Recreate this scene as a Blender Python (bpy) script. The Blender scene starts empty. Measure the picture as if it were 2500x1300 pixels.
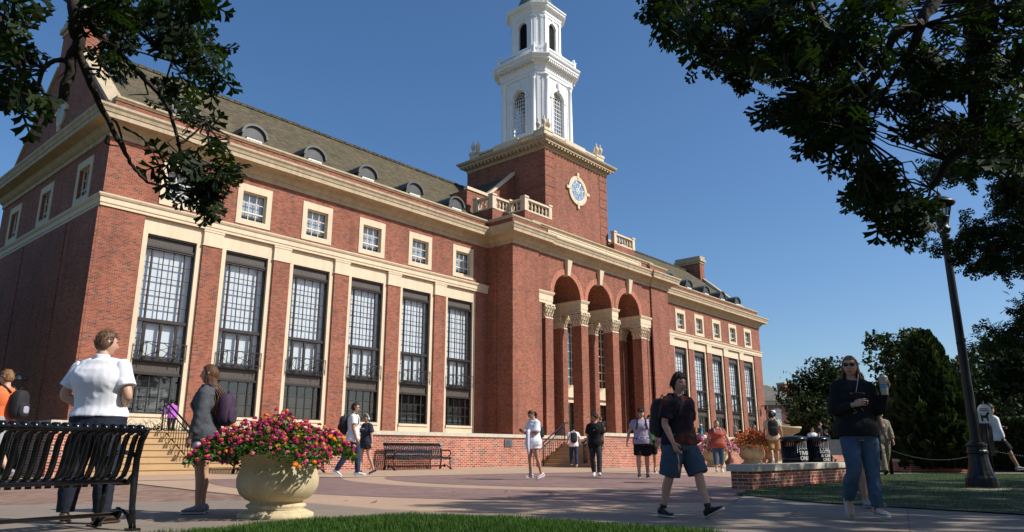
import bpy, math, random
import numpy as np
from mathutils import Vector, Matrix, noise
R = math.radians
random.seed(7)
rng = np.random.default_rng(11)
SC = bpy.context.scene
COL = SC.collection

# ------------------------------------------------------------------ camera
CAMH, FPX, HEAD = 0.74, 1790.0, R(41.2)
PIT = math.atan(456/1790.0)
CF = Vector((math.cos(HEAD)*math.cos(PIT), math.sin(HEAD)*math.cos(PIT), math.sin(PIT)))
CR = Vector((math.sin(HEAD), -math.cos(HEAD), 0))
CU = CR.cross(CF)
CAM = Vector((0, 0, CAMH))
SLOPE = .0088

def gz(y): return SLOPE*y
def ray(x, y): return (CF*FPX + CR*(x-1250) + CU*(650-y)).normalized()
def at_ground(x, y):
    d = ray(x, y); t = CAMH/(SLOPE*d.y - d.z); return CAM + d*t
def at_y(x, y, Y):
    d = ray(x, y); return CAM + d*(Y/d.y)
def at_depth(x, y, z):          # z = distance along the level view direction
    d = ray(x, y); h = d.x*math.cos(HEAD)+d.y*math.sin(HEAD); return CAM + d*(z/h)
def depth_of(p): return p.x*math.cos(HEAD)+p.y*math.sin(HEAD)

cd = bpy.data.cameras.new('camera'); cam = bpy.data.objects.new('camera', cd); COL.objects.link(cam)
cd.sensor_width = 36; cd.lens = 36*FPX/2500; cd.clip_start = .05; cd.clip_end = 2000
cam.matrix_world = Matrix((( CR.x, CU.x, -CF.x, 0), (CR.y, CU.y, -CF.y, 0), (CR.z, CU.z, -CF.z, CAMH), (0, 0, 0, 1)))
SC.camera = cam

# ------------------------------------------------------------------ mesh builder
class MB:
    def __init__(s, off=(0, 0, 0)):
        s.v = []; s.f = []; s.m = []; s.sm = []; s.off = Vector(off); s.cm = 0; s.cs = False
    def face(s, idx): s.f.append(tuple(idx)); s.m.append(s.cm); s.sm.append(s.cs)
    def poly(s, pts):
        n = len(s.v); s.v += [tuple(p) for p in pts]; s.face(range(n, n+len(pts)))
    def box(s, x0, x1, y0, y1, z0, z1):
        n = len(s.v)
        s.v += [(x0, y0, z0), (x1, y0, z0), (x1, y1, z0), (x0, y1, z0), (x0, y0, z1), (x1, y0, z1), (x1, y1, z1), (x0, y1, z1)]
        for q in ((0, 3, 2, 1), (4, 5, 6, 7), (0, 1, 5, 4), (1, 2, 6, 5), (2, 3, 7, 6), (3, 0, 4, 7)): s.face([n+i for i in q])
    def prism(s, prof, a, b, fn):       # prof 2d pts, fn(u,v,t)->3d, extruded t=a..b
        n = len(s.v); k = len(prof)
        s.v += [tuple(fn(u, v, a)) for u, v in prof] + [tuple(fn(u, v, b)) for u, v in prof]
        for i in range(k): j = (i+1) % k; s.face((n+i, n+j, n+k+j, n+k+i))
        s.face(range(n+k-1, n-1, -1)); s.face(range(n+k, n+2*k))
    def lathe(s, prof, c=(0, 0, 0), seg=16, smooth=True, cap=True, rot=0):
        n = len(s.v); k = len(prof); o = s.cs; s.cs = smooth
        for r, z in prof:
            for i in range(seg):
                a = rot+2*math.pi*i/seg; s.v.append((c[0]+r*math.cos(a), c[1]+r*math.sin(a), c[2]+z))
        for j in range(k-1):
            for i in range(seg):
                i2 = (i+1) % seg; s.face((n+j*seg+i, n+j*seg+i2, n+(j+1)*seg+i2, n+(j+1)*seg+i))
        s.cs = False
        if cap:
            s.face([n+i for i in range(seg-1, -1, -1)]); s.face([n+(k-1)*seg+i for i in range(seg)])
        s.cs = o
    def rings(s, rs, closed_caps=True, smooth=True):
        n = len(s.v); k = len(rs[0]); o = s.cs; s.cs = smooth
        for r in rs: s.v += [tuple(p) for p in r]
        for j in range(len(rs)-1):
            for i in range(k):
                i2 = (i+1) % k; s.face((n+j*k+i, n+j*k+i2, n+(j+1)*k+i2, n+(j+1)*k+i))
        if closed_caps:
            s.face([n+i for i in range(k-1, -1, -1)]); s.face([n+(len(rs)-1)*k+i for i in range(k)])
        s.cs = o
    def tube(s, pts, rad, seg=8, smooth=True, flat=1.0, up=None):
        pts = [Vector(p) for p in pts]
        if not hasattr(rad, '__len__'): rad = [rad]*len(pts)
        rs = []; ref = Vector(up) if up else None
        for i, p in enumerate(pts):
            t = (pts[min(i+1, len(pts)-1)]-pts[max(i-1, 0)])
            if t.length < 1e-9: t = Vector((0, 0, 1))
            t.normalize()
            if ref is None: ref = Vector((1, 0, 0)) if abs(t.x) < .8 else Vector((0, 1, 0))
            a = (ref - t*ref.dot(t))
            if a.length < 1e-6: a = t.orthogonal()
            a.normalize(); b = t.cross(a)
            if up is None: ref = a
            rs.append([p+(a*math.cos(q)+b*math.sin(q)*flat)*rad[i] for q in [2*math.pi*h/seg for h in range(seg)]])
        s.rings(rs, True, smooth)
    def ball(s, c, r, seg=10, rg=6):
        r3 = r if hasattr(r, '__len__') else (r, r, r)
        rs = []
        for j in range(1, rg):
            th = math.pi*j/rg
            rs.append([(c[0]+r3[0]*math.sin(th)*math.cos(2*math.pi*i/seg), c[1]+r3[1]*math.sin(th)*math.sin(2*math.pi*i/seg), c[2]-r3[2]*math.cos(th)) for i in range(seg)])
        s.rings(rs)
    def sweep(s, path, prof, closed=False):   # path: 2d pts (axis aligned or not), prof [(out,z)], outside is to the right of travel
        n0 = len(s.v); k = len(prof); P = [Vector(p) for p in path]; N = len(P)
        for i in range(N):
            def nrm(a, b):
                d = (b-a).normalized(); return Vector((d.y, -d.x))
            if closed or 0 < i < N-1:
                n1 = nrm(P[(i-1) % N], P[i]); n2 = nrm(P[i], P[(i+1) % N]); m = (n1+n2); m = m/(1+n1.dot(n2)) if (1+n1.dot(n2)) > 1e-3 else n1
            else: m = nrm(P[0], P[1]) if i == 0 else nrm(P[-2], P[-1])
            for o, z in prof: s.v.append((P[i].x+m.x*o, P[i].y+m.y*o, z))
        for i in range(N if closed else N-1):
            a = n0+i*k; b = n0+((i+1) % N)*k
            for j in range(k-1): s.face((a+j, b+j, b+j+1, a+j+1))
        if not closed:
            s.face([n0+j for j in range(k)]); s.face([n0+(N-1)*k+j for j in range(k-1, -1, -1)])
    def add(s, o, M=None):
        n = len(s.v); s.v += [tuple(M @ Vector(p)) if M else p for p in o.v]
        s.f += [tuple(i+n for i in q) for q in o.f]; s.m += o.m; s.sm += o.sm
    def mesh(s, name, mats):
        me = bpy.data.meshes.new(name)
        o = s.off
        me.from_pydata([(p[0]-o.x, p[1]-o.y, p[2]-o.z) for p in s.v], [], s.f)
        for m in (mats if isinstance(mats, (list, tuple)) else [mats]): me.materials.append(m)
        me.polygons.foreach_set('material_index', s.m); me.polygons.foreach_set('use_smooth', s.sm)
        me.update(); return me
    def build(s, name, mats, parent=None, loc=None):
        ob = bpy.data.objects.new(name, s.mesh(name, mats)); COL.objects.link(ob)
        if parent: ob.parent = parent
        if loc: ob.location = loc
        return ob

def tag(o, label=None, cat=None, group=None, kind=None):
    if label: o['label'] = label
    if cat: o['category'] = cat
    if group: o['group'] = group
    if kind: o['kind'] = kind
    return o
def empty(name, loc, rz=0, label=None, cat=None, group=None):
    o = bpy.data.objects.new(name, None); COL.objects.link(o); o.location = loc; o.rotation_euler = (0, 0, rz); o.empty_display_size = .3
    return tag(o, label, cat, group)
def kids(o): return [c for c in bpy.data.objects if c.parent == o]
def copy_tree(o, parent=None, loc=None, rz=None, cache=None):
    c = o.copy(); COL.objects.link(c)
    if parent is not None: c.parent = parent
    if loc is not None: c.location = loc
    if rz is not None: c.rotation_euler = (0, 0, rz)
    for ch in list(o.children): copy_tree(ch, c)
    return c
def bulk(name, V, F, mats, parent=None, MI=None, smooth=False):   # numpy triangles
    me = bpy.data.meshes.new(name); nv, nf = len(V), len(F)
    me.vertices.add(nv); me.vertices.foreach_set('co', np.asarray(V, dtype=np.float32).ravel())
    me.loops.add(nf*3); me.loops.foreach_set('vertex_index', np.asarray(F, dtype=np.int32).ravel())
    me.polygons.add(nf); me.polygons.foreach_set('loop_start', np.arange(0, nf*3, 3, dtype=np.int32))
    for m in (mats if isinstance(mats, (list, tuple)) else [mats]): me.materials.append(m)
    if MI is not None: me.polygons.foreach_set('material_index', np.asarray(MI, dtype=np.int32))
    if smooth: me.polygons.foreach_set('use_smooth', np.ones(nf, dtype=bool))
    me.update(calc_edges=True); me.validate()
    ob = bpy.data.objects.new(name, me); COL.objects.link(ob)
    if parent: ob.parent = parent
    return ob

# ------------------------------------------------------------------ materials
class NT:
    def __init__(s, name):
        s.mat = bpy.data.materials.new(name); s.mat.use_nodes = True; s.t = s.mat.node_tree; s.N = s.t.nodes; s.L = s.t.links
        s.b = s.N['Principled BSDF']
    def n(s, ty, **kw):
        q = s.N.new(ty)
        for k, v in kw.items():
            if k.startswith('i_'):
                key = k[2:]; q.inputs[int(key) if key.isdigit() else key.replace('_', ' ')].default_value = v
            else: setattr(q, k, v)
        return q
    def l(s, a, b): s.L.new(a, b)
    def m(s, op, a, b=None, c=None):
        q = s.N.new('ShaderNodeMath'); q.operation = op
        for i, x in enumerate((a, b, c)):
            if x is None: continue
            if isinstance(x, (int, float)): q.inputs[i].default_value = x
            else: s.L.new(x, q.inputs[i])
        return q.outputs[0]
    def ramp(s, fac, stops, interp='LINEAR'):
        q = s.N.new('ShaderNodeValToRGB'); q.color_ramp.interpolation = interp; e = q.color_ramp.elements
        while len(e) < len(stops): e.new(1)
        for k, (p, c) in enumerate(stops): e[k].position = p; e[k].color = (*c, 1)
        s.L.new(fac, q.inputs[0]); return q.outputs[0]
    def mix(s, fac, a, b, mode='MIX'):
        q = s.N.new('ShaderNodeMix'); q.data_type = 'RGBA'; q.blend_type = mode
        for i, x in ((0, fac), (6, a), (7, b)):
            if isinstance(x, (int, float)): q.inputs[i].default_value = x
            elif isinstance(x, tuple): q.inputs[i].default_value = (*x, 1)
            else: s.L.new(x, q.inputs[i])
        return q.outputs[2]
    def pos(s): return s.N.new('ShaderNodeNewGeometry').outputs['Position']
    def obj(s): return s.N.new('ShaderNodeTexCoord').outputs['Object']
    def noise(s, vec, scale, detail=3, rough=.55):
        q = s.n('ShaderNodeTexNoise', i_Scale=scale, i_Detail=detail, i_Roughness=rough); s.L.new(vec, q.inputs['Vector']); return q.outputs['Fac']
    def bump(s, h, strength=.3, dist=.01):
        q = s.n('ShaderNodeBump', i_Strength=strength, i_Distance=dist); s.L.new(h, q.inputs['Height']); s.L.new(q.outputs[0], s.b.inputs['Normal'])
    def set(s, col=None, rough=.6, metal=0, spec=.5, coat=0):
        if col is not None:
            if isinstance(col, tuple): s.b.inputs['Base Color'].default_value = (*col, 1)
            else: s.L.new(col, s.b.inputs['Base Color'])
        if isinstance(rough, (int, float)): s.b.inputs['Roughness'].default_value = rough
        else: s.L.new(rough, s.b.inputs['Roughness'])
        s.b.inputs['Metallic'].default_value = metal; s.b.inputs['Specular IOR Level'].default_value = spec
        s.b.inputs['Coat Weight'].default_value = coat
        return s.mat

_mc = {}
def pm(name, col, rough=.6, var=.12, scale=6, bump=0, bscale=60, spec=.4, metal=0, coat=0, fine=0):
    if name in _mc: return _mc[name]
    t = NT(name); p = t.obj(); f = t.noise(p, scale, 4)
    c = t.ramp(f, [(.25, tuple(x*(1-var) for x in col)), (.75, tuple(min(1, x*(1+var)) for x in col))])
    if fine:
        f2 = t.noise(p, bscale, 2); c = t.mix(fine, c, t.ramp(f2, [(.3, tuple(x*.55 for x in col)), (.7, tuple(min(1, x*1.4) for x in col))]))
    t.set(c, rough, metal, spec, coat)
    if bump: t.bump(t.noise(p, bscale, 3), bump, .02)
    _mc[name] = t.mat; return t.mat

def brick_mat(name, mode, bw, bh, mo, stops, mortar, rough=.85, bump=.35, dirt=.18):
    t = NT(name); s = t.n('ShaderNodeSeparateXYZ'); t.l(t.pos(), s.inputs[0]); x, y, z = s.outputs
    if mode == 'wall': u, v = t.m('ADD', x, y), z
    elif mode == 'floor': u, v = x, y
    else:
        u = t.m('MULTIPLY', t.m('ADD', x, y), .7071); v = t.m('MULTIPLY', t.m('SUBTRACT', x, y), .7071)
    vv = t.m('DIVIDE', v, bh); row = t.m('FLOOR', vv); fv = t.m('FRACT', vv)
    sh = t.m('MULTIPLY', t.m('FLOORED_MODULO', row, 2.0), .5)
    uu = t.m('ADD', t.m('DIVIDE', u, bw), sh); cl = t.m('FLOOR', uu); fu = t.m('FRACT', uu)
    mk = t.m('MAXIMUM', t.m('LESS_THAN', fu, mo/bw), t.m('LESS_THAN', fv, mo/bh))
    cv = t.n('ShaderNodeCombineXYZ'); t.l(cl, cv.inputs[0]); t.l(row, cv.inputs[1])
    wn = t.n('ShaderNodeTexWhiteNoise', noise_dimensions='2D'); t.l(cv.outputs[0], wn.inputs['Vector'])
    c = t.ramp(wn.outputs['Value'], stops, 'CONSTANT')
    nz = t.noise(t.pos(), .55, 5, .6); nf = t.noise(t.pos(), 35, 3)
    c = t.mix(1, c, t.ramp(nf, [(.3, (.82, .82, .82)), (.7, (1.12, 1.1, 1.08))]), 'MULTIPLY')
    c = t.mix(mk, c, mortar)
    c = t.mix(1, c, t.ramp(nz, [(.3, (1-dirt,)*3), (.7, (1+dirt*.7, 1+dirt*.6, 1+dirt*.5))]), 'MULTIPLY')
    if mode == 'wall':
        mp = t.n('ShaderNodeMapping'); mp.inputs['Scale'].default_value = (1.3, 1.3, .09); t.l(t.pos(), mp.inputs[0]); c = t.mix(1, c, t.ramp(t.noise(mp.outputs[0], 1, 5, .65), [(.32, (.80, .79, .79)), (.5, (1, 1, 1)), (.72, (1.1, 1.09, 1.07))]), 'MULTIPLY')
    t.set(c, rough, 0, .3)
    t.bump(t.m('SUBTRACT', t.m('MULTIPLY', nf, .3), mk), bump, .008)
    return t.mat

M = {}
M['brick'] = brick_mat('library brick', 'wall', .205, .0677, .0115,
    [(0, (.25, .066, .039)), (.22, (.288, .082, .049)), (.45, (.212, .053, .033)), (.62, (.31, .098, .058)), (.78, (.174, .046, .03)), (.91, (.078, .048, .044)), (.955, (.136, .076, .062))], (.35, .232, .15))
M['brick_trim'] = brick_mat('arch brick', 'wall', .0677, .2, .009, [(0, (.43, .135, .075)), (.4, (.36, .10, .06)), (.8, (.30, .09, .055))], (.55, .43, .30))
M['brick_wall'] = brick_mat('terrace brick', 'wall', .215, .0677, .014,
    [(0, (.36, .085, .05)), (.3, (.42, .12, .07)), (.55, (.30, .07, .045)), (.72, (.44, .15, .09)), (.84, (.18, .07, .05)), (.92, (.13, .09, .075))], (.58, .47, .36))
M['far_brick'] = brick_mat('far brick', 'wall', .205, .0677, .011, [(0, (.27, .105, .07)), (.4, (.31, .125, .08)), (.8, (.22, .085, .06))], (.42, .34, .27))
M['paver'] = brick_mat('purple paver', 'floor', .21, .105, .006, [(0, (.225, .140, .120)), (.3, (.25, .158, .135)), (.6, (.205, .126, .11)), (.85, (.265, .172, .146))], (.21, .15, .125), .8, .25, .12)
M['paver2'] = brick_mat('brown paver', 'diag', .2, .1, .007, [(0, (.235, .145, .105)), (.3, (.27, .165, .12)), (.6, (.205, .125, .09)), (.85, (.295, .195, .145))], (.17, .12, .09), .85, .3, .15)

def stone(name, col, dirt=.25, joint=True, bump=.2):
    t = NT(name); p = t.pos(); s = t.n('ShaderNodeSeparateXYZ'); t.l(p, s.inputs[0])
    nz = t.noise(p, 1.1, 6, .65); nf = t.noise(p, 26, 4)
    mp = t.n('ShaderNodeMapping'); mp.inputs['Scale'].default_value = (4, 4, .35); t.l(p, mp.inputs[0]); st = t.noise(mp.outputs[0], 1, 5, .6)
    c = t.ramp(nz, [(.3, tuple(x*(1-dirt*.5) for x in col)), (.7, tuple(min(1, x*1.08) for x in col))])
    c = t.mix(.35, c, t.ramp(st, [(.35, tuple(x*(1-dirt*1.6) for x in col)), (.6, col)]))
    c = t.mix(.3, c, t.ramp(nf, [(.3, tuple(x*.75 for x in col)), (.7, tuple(min(1, x*1.15) for x in col))]))
    if joint:
        v = t.m('LESS_THAN', t.m('FRACT', t.m('DIVIDE', s.outputs[2], .93)), .012)
        u = t.m('LESS_THAN', t.m('FRACT', t.m('DIVIDE', t.m('ADD', s.outputs[0], s.outputs[1]), 1.35)), .008)
        c = t.mix(t.m('MULTIPLY', t.m('MAXIMUM', u, v), .45), c, tuple(x*.5 for x in col))
    t.set(c, .8, 0, .3); t.bump(nf, bump, .006); return t.mat
M['stone'] = stone('limestone', (.68, .555, .385))
M['stone2'] = stone('carved limestone', (.665, .545, .38), .3, False, .35)
M['cornice'] = stone('weathered cornice stone', (.50, .395, .26), .5, True)
M['cap'] = stone('wall cap stone', (.58, .52, .40), .35)
M['planter'] = stone('buff cast stone', (.56, .455, .27), .2, False, .3)
def pitted():
    t = NT('pitted buff planter'); p = t.obj(); v = t.n('ShaderNodeTexVoronoi', i_Scale=26); t.l(p, v.inputs['Vector'])
    n1 = t.noise(p, 2.2, 5); n2 = t.noise(p, 60, 3)
    pit = t.m('MULTIPLY', t.m('LESS_THAN', v.outputs['Distance'], .17), t.m('GREATER_THAN', t.noise(p, 7, 2), .5))
    c = t.ramp(n1, [(.3, (.48, .385, .22)), (.7, (.60, .495, .30))]); c = t.mix(.2, c, t.ramp(n2, [(.3, (.4, .32, .18)), (.7, (.68, .57, .36))]))
    mp = t.n('ShaderNodeMapping'); mp.inputs['Scale'].default_value = (9, 9, .8); t.l(p, mp.inputs[0]); st = t.noise(mp.outputs[0], 1, 4, .6)
    c = t.mix(.3, c, t.ramp(st, [(.4, (.33, .26, .15)), (.6, (.60, .49, .29))]))
    c = t.mix(pit, c, (.16, .12, .07)); t.set(c, .75, 0, .3); t.bump(t.m('SUBTRACT', t.m('MULTIPLY', n2, .3), pit), .5, .012); return t.mat
M['pitted'] = pitted()
M['white'] = pm('white painted wood', (.80, .80, .78), .5, .05, 1.2, .05, 30)
M['bronze'] = pm('dark bronze metal', (.032, .024, .022), .45, .25, 3, 0, 60, .5, .3)
M['bronze2'] = pm('ribbed bronze panel', (.125, .10, .078), .55, .25, 2)
M['cream'] = pm('cream window paint', (.70, .60, .45), .5, .05)
M['black'] = pm('gloss black steel', (.004, .004, .005), .22, .3, 12, .12, 25, .4, 0, .12)
M['blackm'] = pm('satin black metal', (.006, .006, .007), .42, .2, 8, .05, 90)
M['lead'] = pm('dark lead dormer', (.05, .052, .05), .5, .35, 2.5)
M['dormroof'] = pm('dormer copper edge', (.062, .066, .062), .45, .3, 3)
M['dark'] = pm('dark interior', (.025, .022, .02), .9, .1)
M['louvre'] = pm('dark louvre wood', (.012, .012, .012), .6, .1)
M['copper'] = pm('green copper dome', (.12, .19, .165), .55, .3, 2.5)
M['slate_r'] = pm('slate block', (.10, .11, .115), .6, .2)
def shingles():
    t = NT('wood shingle roof'); s = t.n('ShaderNodeSeparateXYZ'); t.l(t.pos(), s.inputs[0]); x, y, z = s.outputs
    u = t.m('ADD', x, t.m('MULTIPLY', y, .15)); vv = t.m('DIVIDE', z, .135); row = t.m('FLOOR', vv); fv = t.m('FRACT', vv)
    wr = t.n('ShaderNodeTexWhiteNoise', noise_dimensions='1D'); t.l(row, wr.inputs['W'])
    uu = t.m('ADD', t.m('DIVIDE', u, .3), t.m('MULTIPLY', wr.outputs['Value'], 7)); cl = t.m('FLOOR', uu); fu = t.m('FRACT', uu)
    cv = t.n('ShaderNodeCombineXYZ'); t.l(cl, cv.inputs[0]); t.l(row, cv.inputs[1])
    wn = t.n('ShaderNodeTexWhiteNoise', noise_dimensions='2D'); t.l(cv.outputs[0], wn.inputs['Vector'])
    c = t.ramp(wn.outputs['Value'], [(0, (.115, .088, .058)), (.3, (.095, .078, .05)), (.55, (.135, .105, .068)), (.75, (.078, .066, .044)), (.9, (.11, .10, .062))], 'CONSTANT')
    nz = t.noise(t.pos(), .7, 5, .65); c = t.mix(1, c, t.ramp(nz, [(.3, (.72, .8, .72)), (.7, (1.15, 1.1, 1.05))]), 'MULTIPLY')
    edge = t.m('MAXIMUM', t.m('LESS_THAN', fv, .2), t.m('LESS_THAN', fu, .06)); c = t.mix(t.m('MULTIPLY', edge, .6), c, (.03, .026, .018))
    t.set(c, .9, 0, .2); t.bump(t.m('SUBTRACT', fv, edge), .5, .03); return t.mat
M['roof'] = shingles()
def glass(name, tint=(.9, .95, .97), refl=.12):
    t = NT(name); t.N.remove(t.b); out = t.N['Material Output']
    tr = t.n('ShaderNodeBsdfTransparent'); tr.inputs[0].default_value = (*tint, 1)
    gl = t.n('ShaderNodeBsdfGlossy'); gl.inputs['Roughness'].default_value = .02; gl.inputs[0].default_value = (1, 1, 1, 1)
    lw = t.n('ShaderNodeLayerWeight', i_Blend=.35); f = t.m('ADD', t.m('MULTIPLY', lw.outputs['Fresnel'], .35), refl)
    bp = t.n('ShaderNodeBump', i_Strength=.03, i_Distance=.05); t.l(t.noise(t.pos(), .8, 2), bp.inputs['Height']); t.l(bp.outputs[0], gl.inputs['Normal'])
    mx = t.n('ShaderNodeMixShader'); t.l(f, mx.inputs[0]); t.l(tr.outputs[0], mx.inputs[1]); t.l(gl.outputs[0], mx.inputs[2]); t.l(mx.outputs[0], out.inputs[0]); return t.mat
M['glass'] = glass('window glass', (.95, .975, .985), .03)
M['glass_dark'] = glass('low window glass', (.80, .84, .85), .06)
M['glass_lamp'] = glass('lamp glass', (.75, .72, .66), .1)
M['glass_blue'] = pm('rippled sky blue glass', (.22, .33, .43), .15, .25, 5, .2, 20, .8)
M['blind'] = pm('white roller blind', (.84, .87, .88), .8, .07, .8)
M['blind2'] = pm('pale blue grey blind', (.42, .48, .55), .8, .07, .8)
def slats():
    t = NT('venetian blind slats'); s = t.n('ShaderNodeSeparateXYZ'); t.l(t.pos(), s.inputs[0])
    k = t.m('FRACT', t.m('DIVIDE', s.outputs[2], .06)); g = t.m('GREATER_THAN', k, .42)
    c = t.mix(g, (.34, .34, .33), (.03, .03, .03)); t.set(c, .7); return t.mat
M['slats'] = slats()
def ribbed():
    t = NT('ribbed bronze spandrel'); s = t.n('ShaderNodeSeparateXYZ'); t.l(t.pos(), s.inputs[0])
    k = t.m('FRACT', t.m('DIVIDE', s.outputs[0], .085)); g = t.m('LESS_THAN', k, .4)
    nz = t.noise(t.pos(), 1.3, 4); c = t.mix(g, t.ramp(nz, [(.3, (.085, .067, .053)), (.7, (.115, .095, .077))]), (.04, .032, .027)); t.set(c, .55, 0, .4); t.bump(k, .5, .03); return t.mat
M['ribbed'] = ribbed()
def concrete(name, col, var=.12, jx=0, jy=0, rot=0, step=None):
    t = NT(name); p = t.pos(); n1 = t.noise(p, .6, 6, .65); n2 = t.noise(p, 45, 3); n3 = t.noise(p, 5, 4)
    c = t.ramp(n1, [(.3, tuple(x*(1-var) for x in col)), (.7, tuple(x*(1+var) for x in col))])
    c = t.mix(.25, c, t.ramp(n2, [(.3, tuple(x*.72 for x in col)), (.7, tuple(x*1.22 for x in col))]))
    c = t.mix(.2, c, t.ramp(n3, [(.35, tuple(x*.75 for x in col)), (.6, col)]))
    spot = t.noise(p, 16, 2, .3); c = t.mix(t.m('MULTIPLY', t.m('GREATER_THAN', spot, .71), .45), c, tuple(x*.45 for x in col))
    if jx:
        mp = t.n('ShaderNodeMapping'); mp.inputs['Rotation'].default_value = (0, 0, rot); t.l(p, mp.inputs[0])
        s = t.n('ShaderNodeSeparateXYZ'); t.l(mp.outputs[0], s.inputs[0])
        a = t.m('LESS_THAN', t.m('FRACT', t.m('DIVIDE', s.outputs[0], jx)), .014/jx); b = t.m('LESS_THAN', t.m('FRACT', t.m('DIVIDE', s.outputs[1], jy)), .014/jy)
        c = t.mix(t.m('MULTIPLY', t.m('MAXIMUM', a, b), .7), c, tuple(x*.35 for x in col))
    t.set(c, .85, 0, .3); t.bump(n2, .15, .004); return t.mat
M['tan'] = concrete('tan concrete', (.425, .285, .19))
M['grey'] = concrete('grey sidewalk concrete', (.235, .19, .146), .12, 2.4, 2.1, R(-14))
M['stepc'] = concrete('tan step concrete', (.47, .31, .16))
M['steps2'] = concrete('pale step stone', (.55, .42, .33))
M['soil'] = pm('dark soil', (.035, .025, .016), .95, .3, 20)
M['lawn'] = pm('lawn soil and thatch', (.022, .036, .009), .95, .4, 6, .4, 60)
M['far_ground'] = pm('far ground', (.10, .10, .05), .95, .25, .05)
M['bark'] = pm('oak bark', (.03, .024, .018), .9, .35, 9, .6, 22)
M['hedge'] = None
def leafmat(name, c1, c2, trans=.35, rough=.4, scale=1.5):
    t = NT(name); out = t.N['Material Output']; f = t.noise(t.pos(), scale, 4, .7)
    g = t.n('ShaderNodeNewGeometry')
    wn = t.n('ShaderNodeTexWhiteNoise', noise_dimensions='1D'); t.l(g.outputs['Random Per Island'], wn.inputs['W'])
    c = t.ramp(f, [(.3, c1), (.7, c2)]); c = t.mix(1, c, t.ramp(wn.outputs['Value'], [(0, (.6, .65, .6)), (1, (1.35, 1.25, 1.2))]), 'MULTIPLY')
    t.set(c, rough, 0, .22)
    tl = t.n('ShaderNodeBsdfTranslucent'); t.l(t.mix(1, c, (1.3, 1.5, .55), 'MULTIPLY'), tl.inputs[0])
    mx = t.n('ShaderNodeMixShader'); mx.inputs[0].default_value = trans; t.l(t.b.outputs[0], mx.inputs[1]); t.l(tl.outputs[0], mx.inputs[2]); t.l(mx.outputs[0], out.inputs[0]); return t.mat
M['oakleaf'] = leafmat('oak leaf', (.010, .021, .004), (.020, .038, .007), .3, .6, 3)
M['leaf2'] = leafmat('tree leaf', (.026, .042, .012), (.044, .070, .02), .2, .7, .8)
M['leaf3'] = leafmat('dark broadleaf', (.015, .026, .009), (.028, .046, .014), .2, .7, .6)
M['conifer'] = leafmat('cedar foliage', (.014, .026, .008), (.05, .075, .022), .15, .7, 2.2)
M['hedge'] = leafmat('hedge foliage', (.018, .036, .008), (.035, .06, .014), .2, .6, 2)
M['lantana'] = leafmat('lantana leaf', (.045, .09, .02), (.075, .14, .03), .3, .45, 8)
M['grass'] = leafmat('grass blade', (.032, .085, .010), (.065, .135, .020), .3, .65, 2)
M['dry'] = leafmat('dry brown leaf', (.18, .10, .05), (.28, .17, .09), .2, .7, 5)
# ------------------------------------------------------------------ library building
OFF = (49.1, 35.7, .2)
LIB = empty('library_building', OFF, 0, 'long red brick library with limestone trim, tall windows, arched entrance and white clock style cupola', 'building')
LIB['label'] = 'long red brick library with limestone trim, arched portico and white cupola tower'
XL, XR, YF, YB, YP = 11.75, 86.45, 35.7, 52.3, 33.28
PXL, PXR = 38.1, 60.1
def lib(): return MB(OFF)
def wall_y(mb, Y, x0, x1, z0, z1, holes=(), depth=.4, s=-1):
    xs = sorted({x0, x1, *[h[0] for h in holes], *[h[1] for h in holes]}); zs = sorted({z0, z1, *[h[2] for h in holes], *[h[3] for h in holes]})
    xs = [x for x in xs if x0-1e-6 <= x <= x1+1e-6]; zs = [z for z in zs if z0-1e-6 <= z <= z1+1e-6]
    for a, b in zip(xs, xs[1:]):
        for c, d in zip(zs, zs[1:]):
            if any(h[0] < (a+b)/2 < h[1] and h[2] < (c+d)/2 < h[3] for h in holes): continue
            mb.poly([(a, Y, c), (b, Y, c), (b, Y, d), (a, Y, d)])
    for h in holes:
        y2 = Y-s*depth
        mb.poly([(h[0], Y, h[2]), (h[0], Y, h[3]), (h[0], y2, h[3]), (h[0], y2, h[2])]); mb.poly([(h[1], Y, h[3]), (h[1], Y, h[2]), (h[1], y2, h[2]), (h[1], y2, h[3])])
        mb.poly([(h[0], Y, h[3]), (h[1], Y, h[3]), (h[1], y2, h[3]), (h[0], y2, h[3])]); mb.poly([(h[0], Y, h[2]), (h[0], y2, h[2]), (h[1], y2, h[2]), (h[1], Y, h[2])])
def wall_x(mb, X, y0, y1, z0, z1, holes=(), depth=.4, s=-1):
    t = MB(); wall_y(t, 0, y0, y1, z0, z1, holes, depth, s)
    mb.add(t, Matrix(((0, 1, 0, X), (1, 0, 0, 0), (0, 0, 1, 0), (0, 0, 0, 1))))

BAYS_L = [15.28+4.035*k for k in range(6)]
BAYS_R = [98.2-x for x in BAYS_L][::-1]
holes_big = lambda xs: [(x-1.5, x+1.5, 1.95, 11.92) for x in xs]
holes_up = lambda xs: [(x+.05-.85, x+.05+.85, 12.9, 14.6) for x in xs]
# wings
for x0, x1, bays in ((XL, PXL, BAYS_L), (PXR, XR, BAYS_R)):
    w = lib(); wall_y(w, YF, x0, x1, 1.0, 15.5, holes_big(bays)+holes_up(bays), .5); wall_y(w, YF+.05, x0, x1, 15.5, 17.3)
    w.poly([(x0, YF+.05, 17.3), (x1, YF+.05, 17.3), (x1, YF+.5, 17.3), (x0, YF+.5, 17.3)]); wall_y(w, YF+.5, x0, x1, 16, 17.3)
    w.build('brick_wall', M['brick'], LIB)
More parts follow.
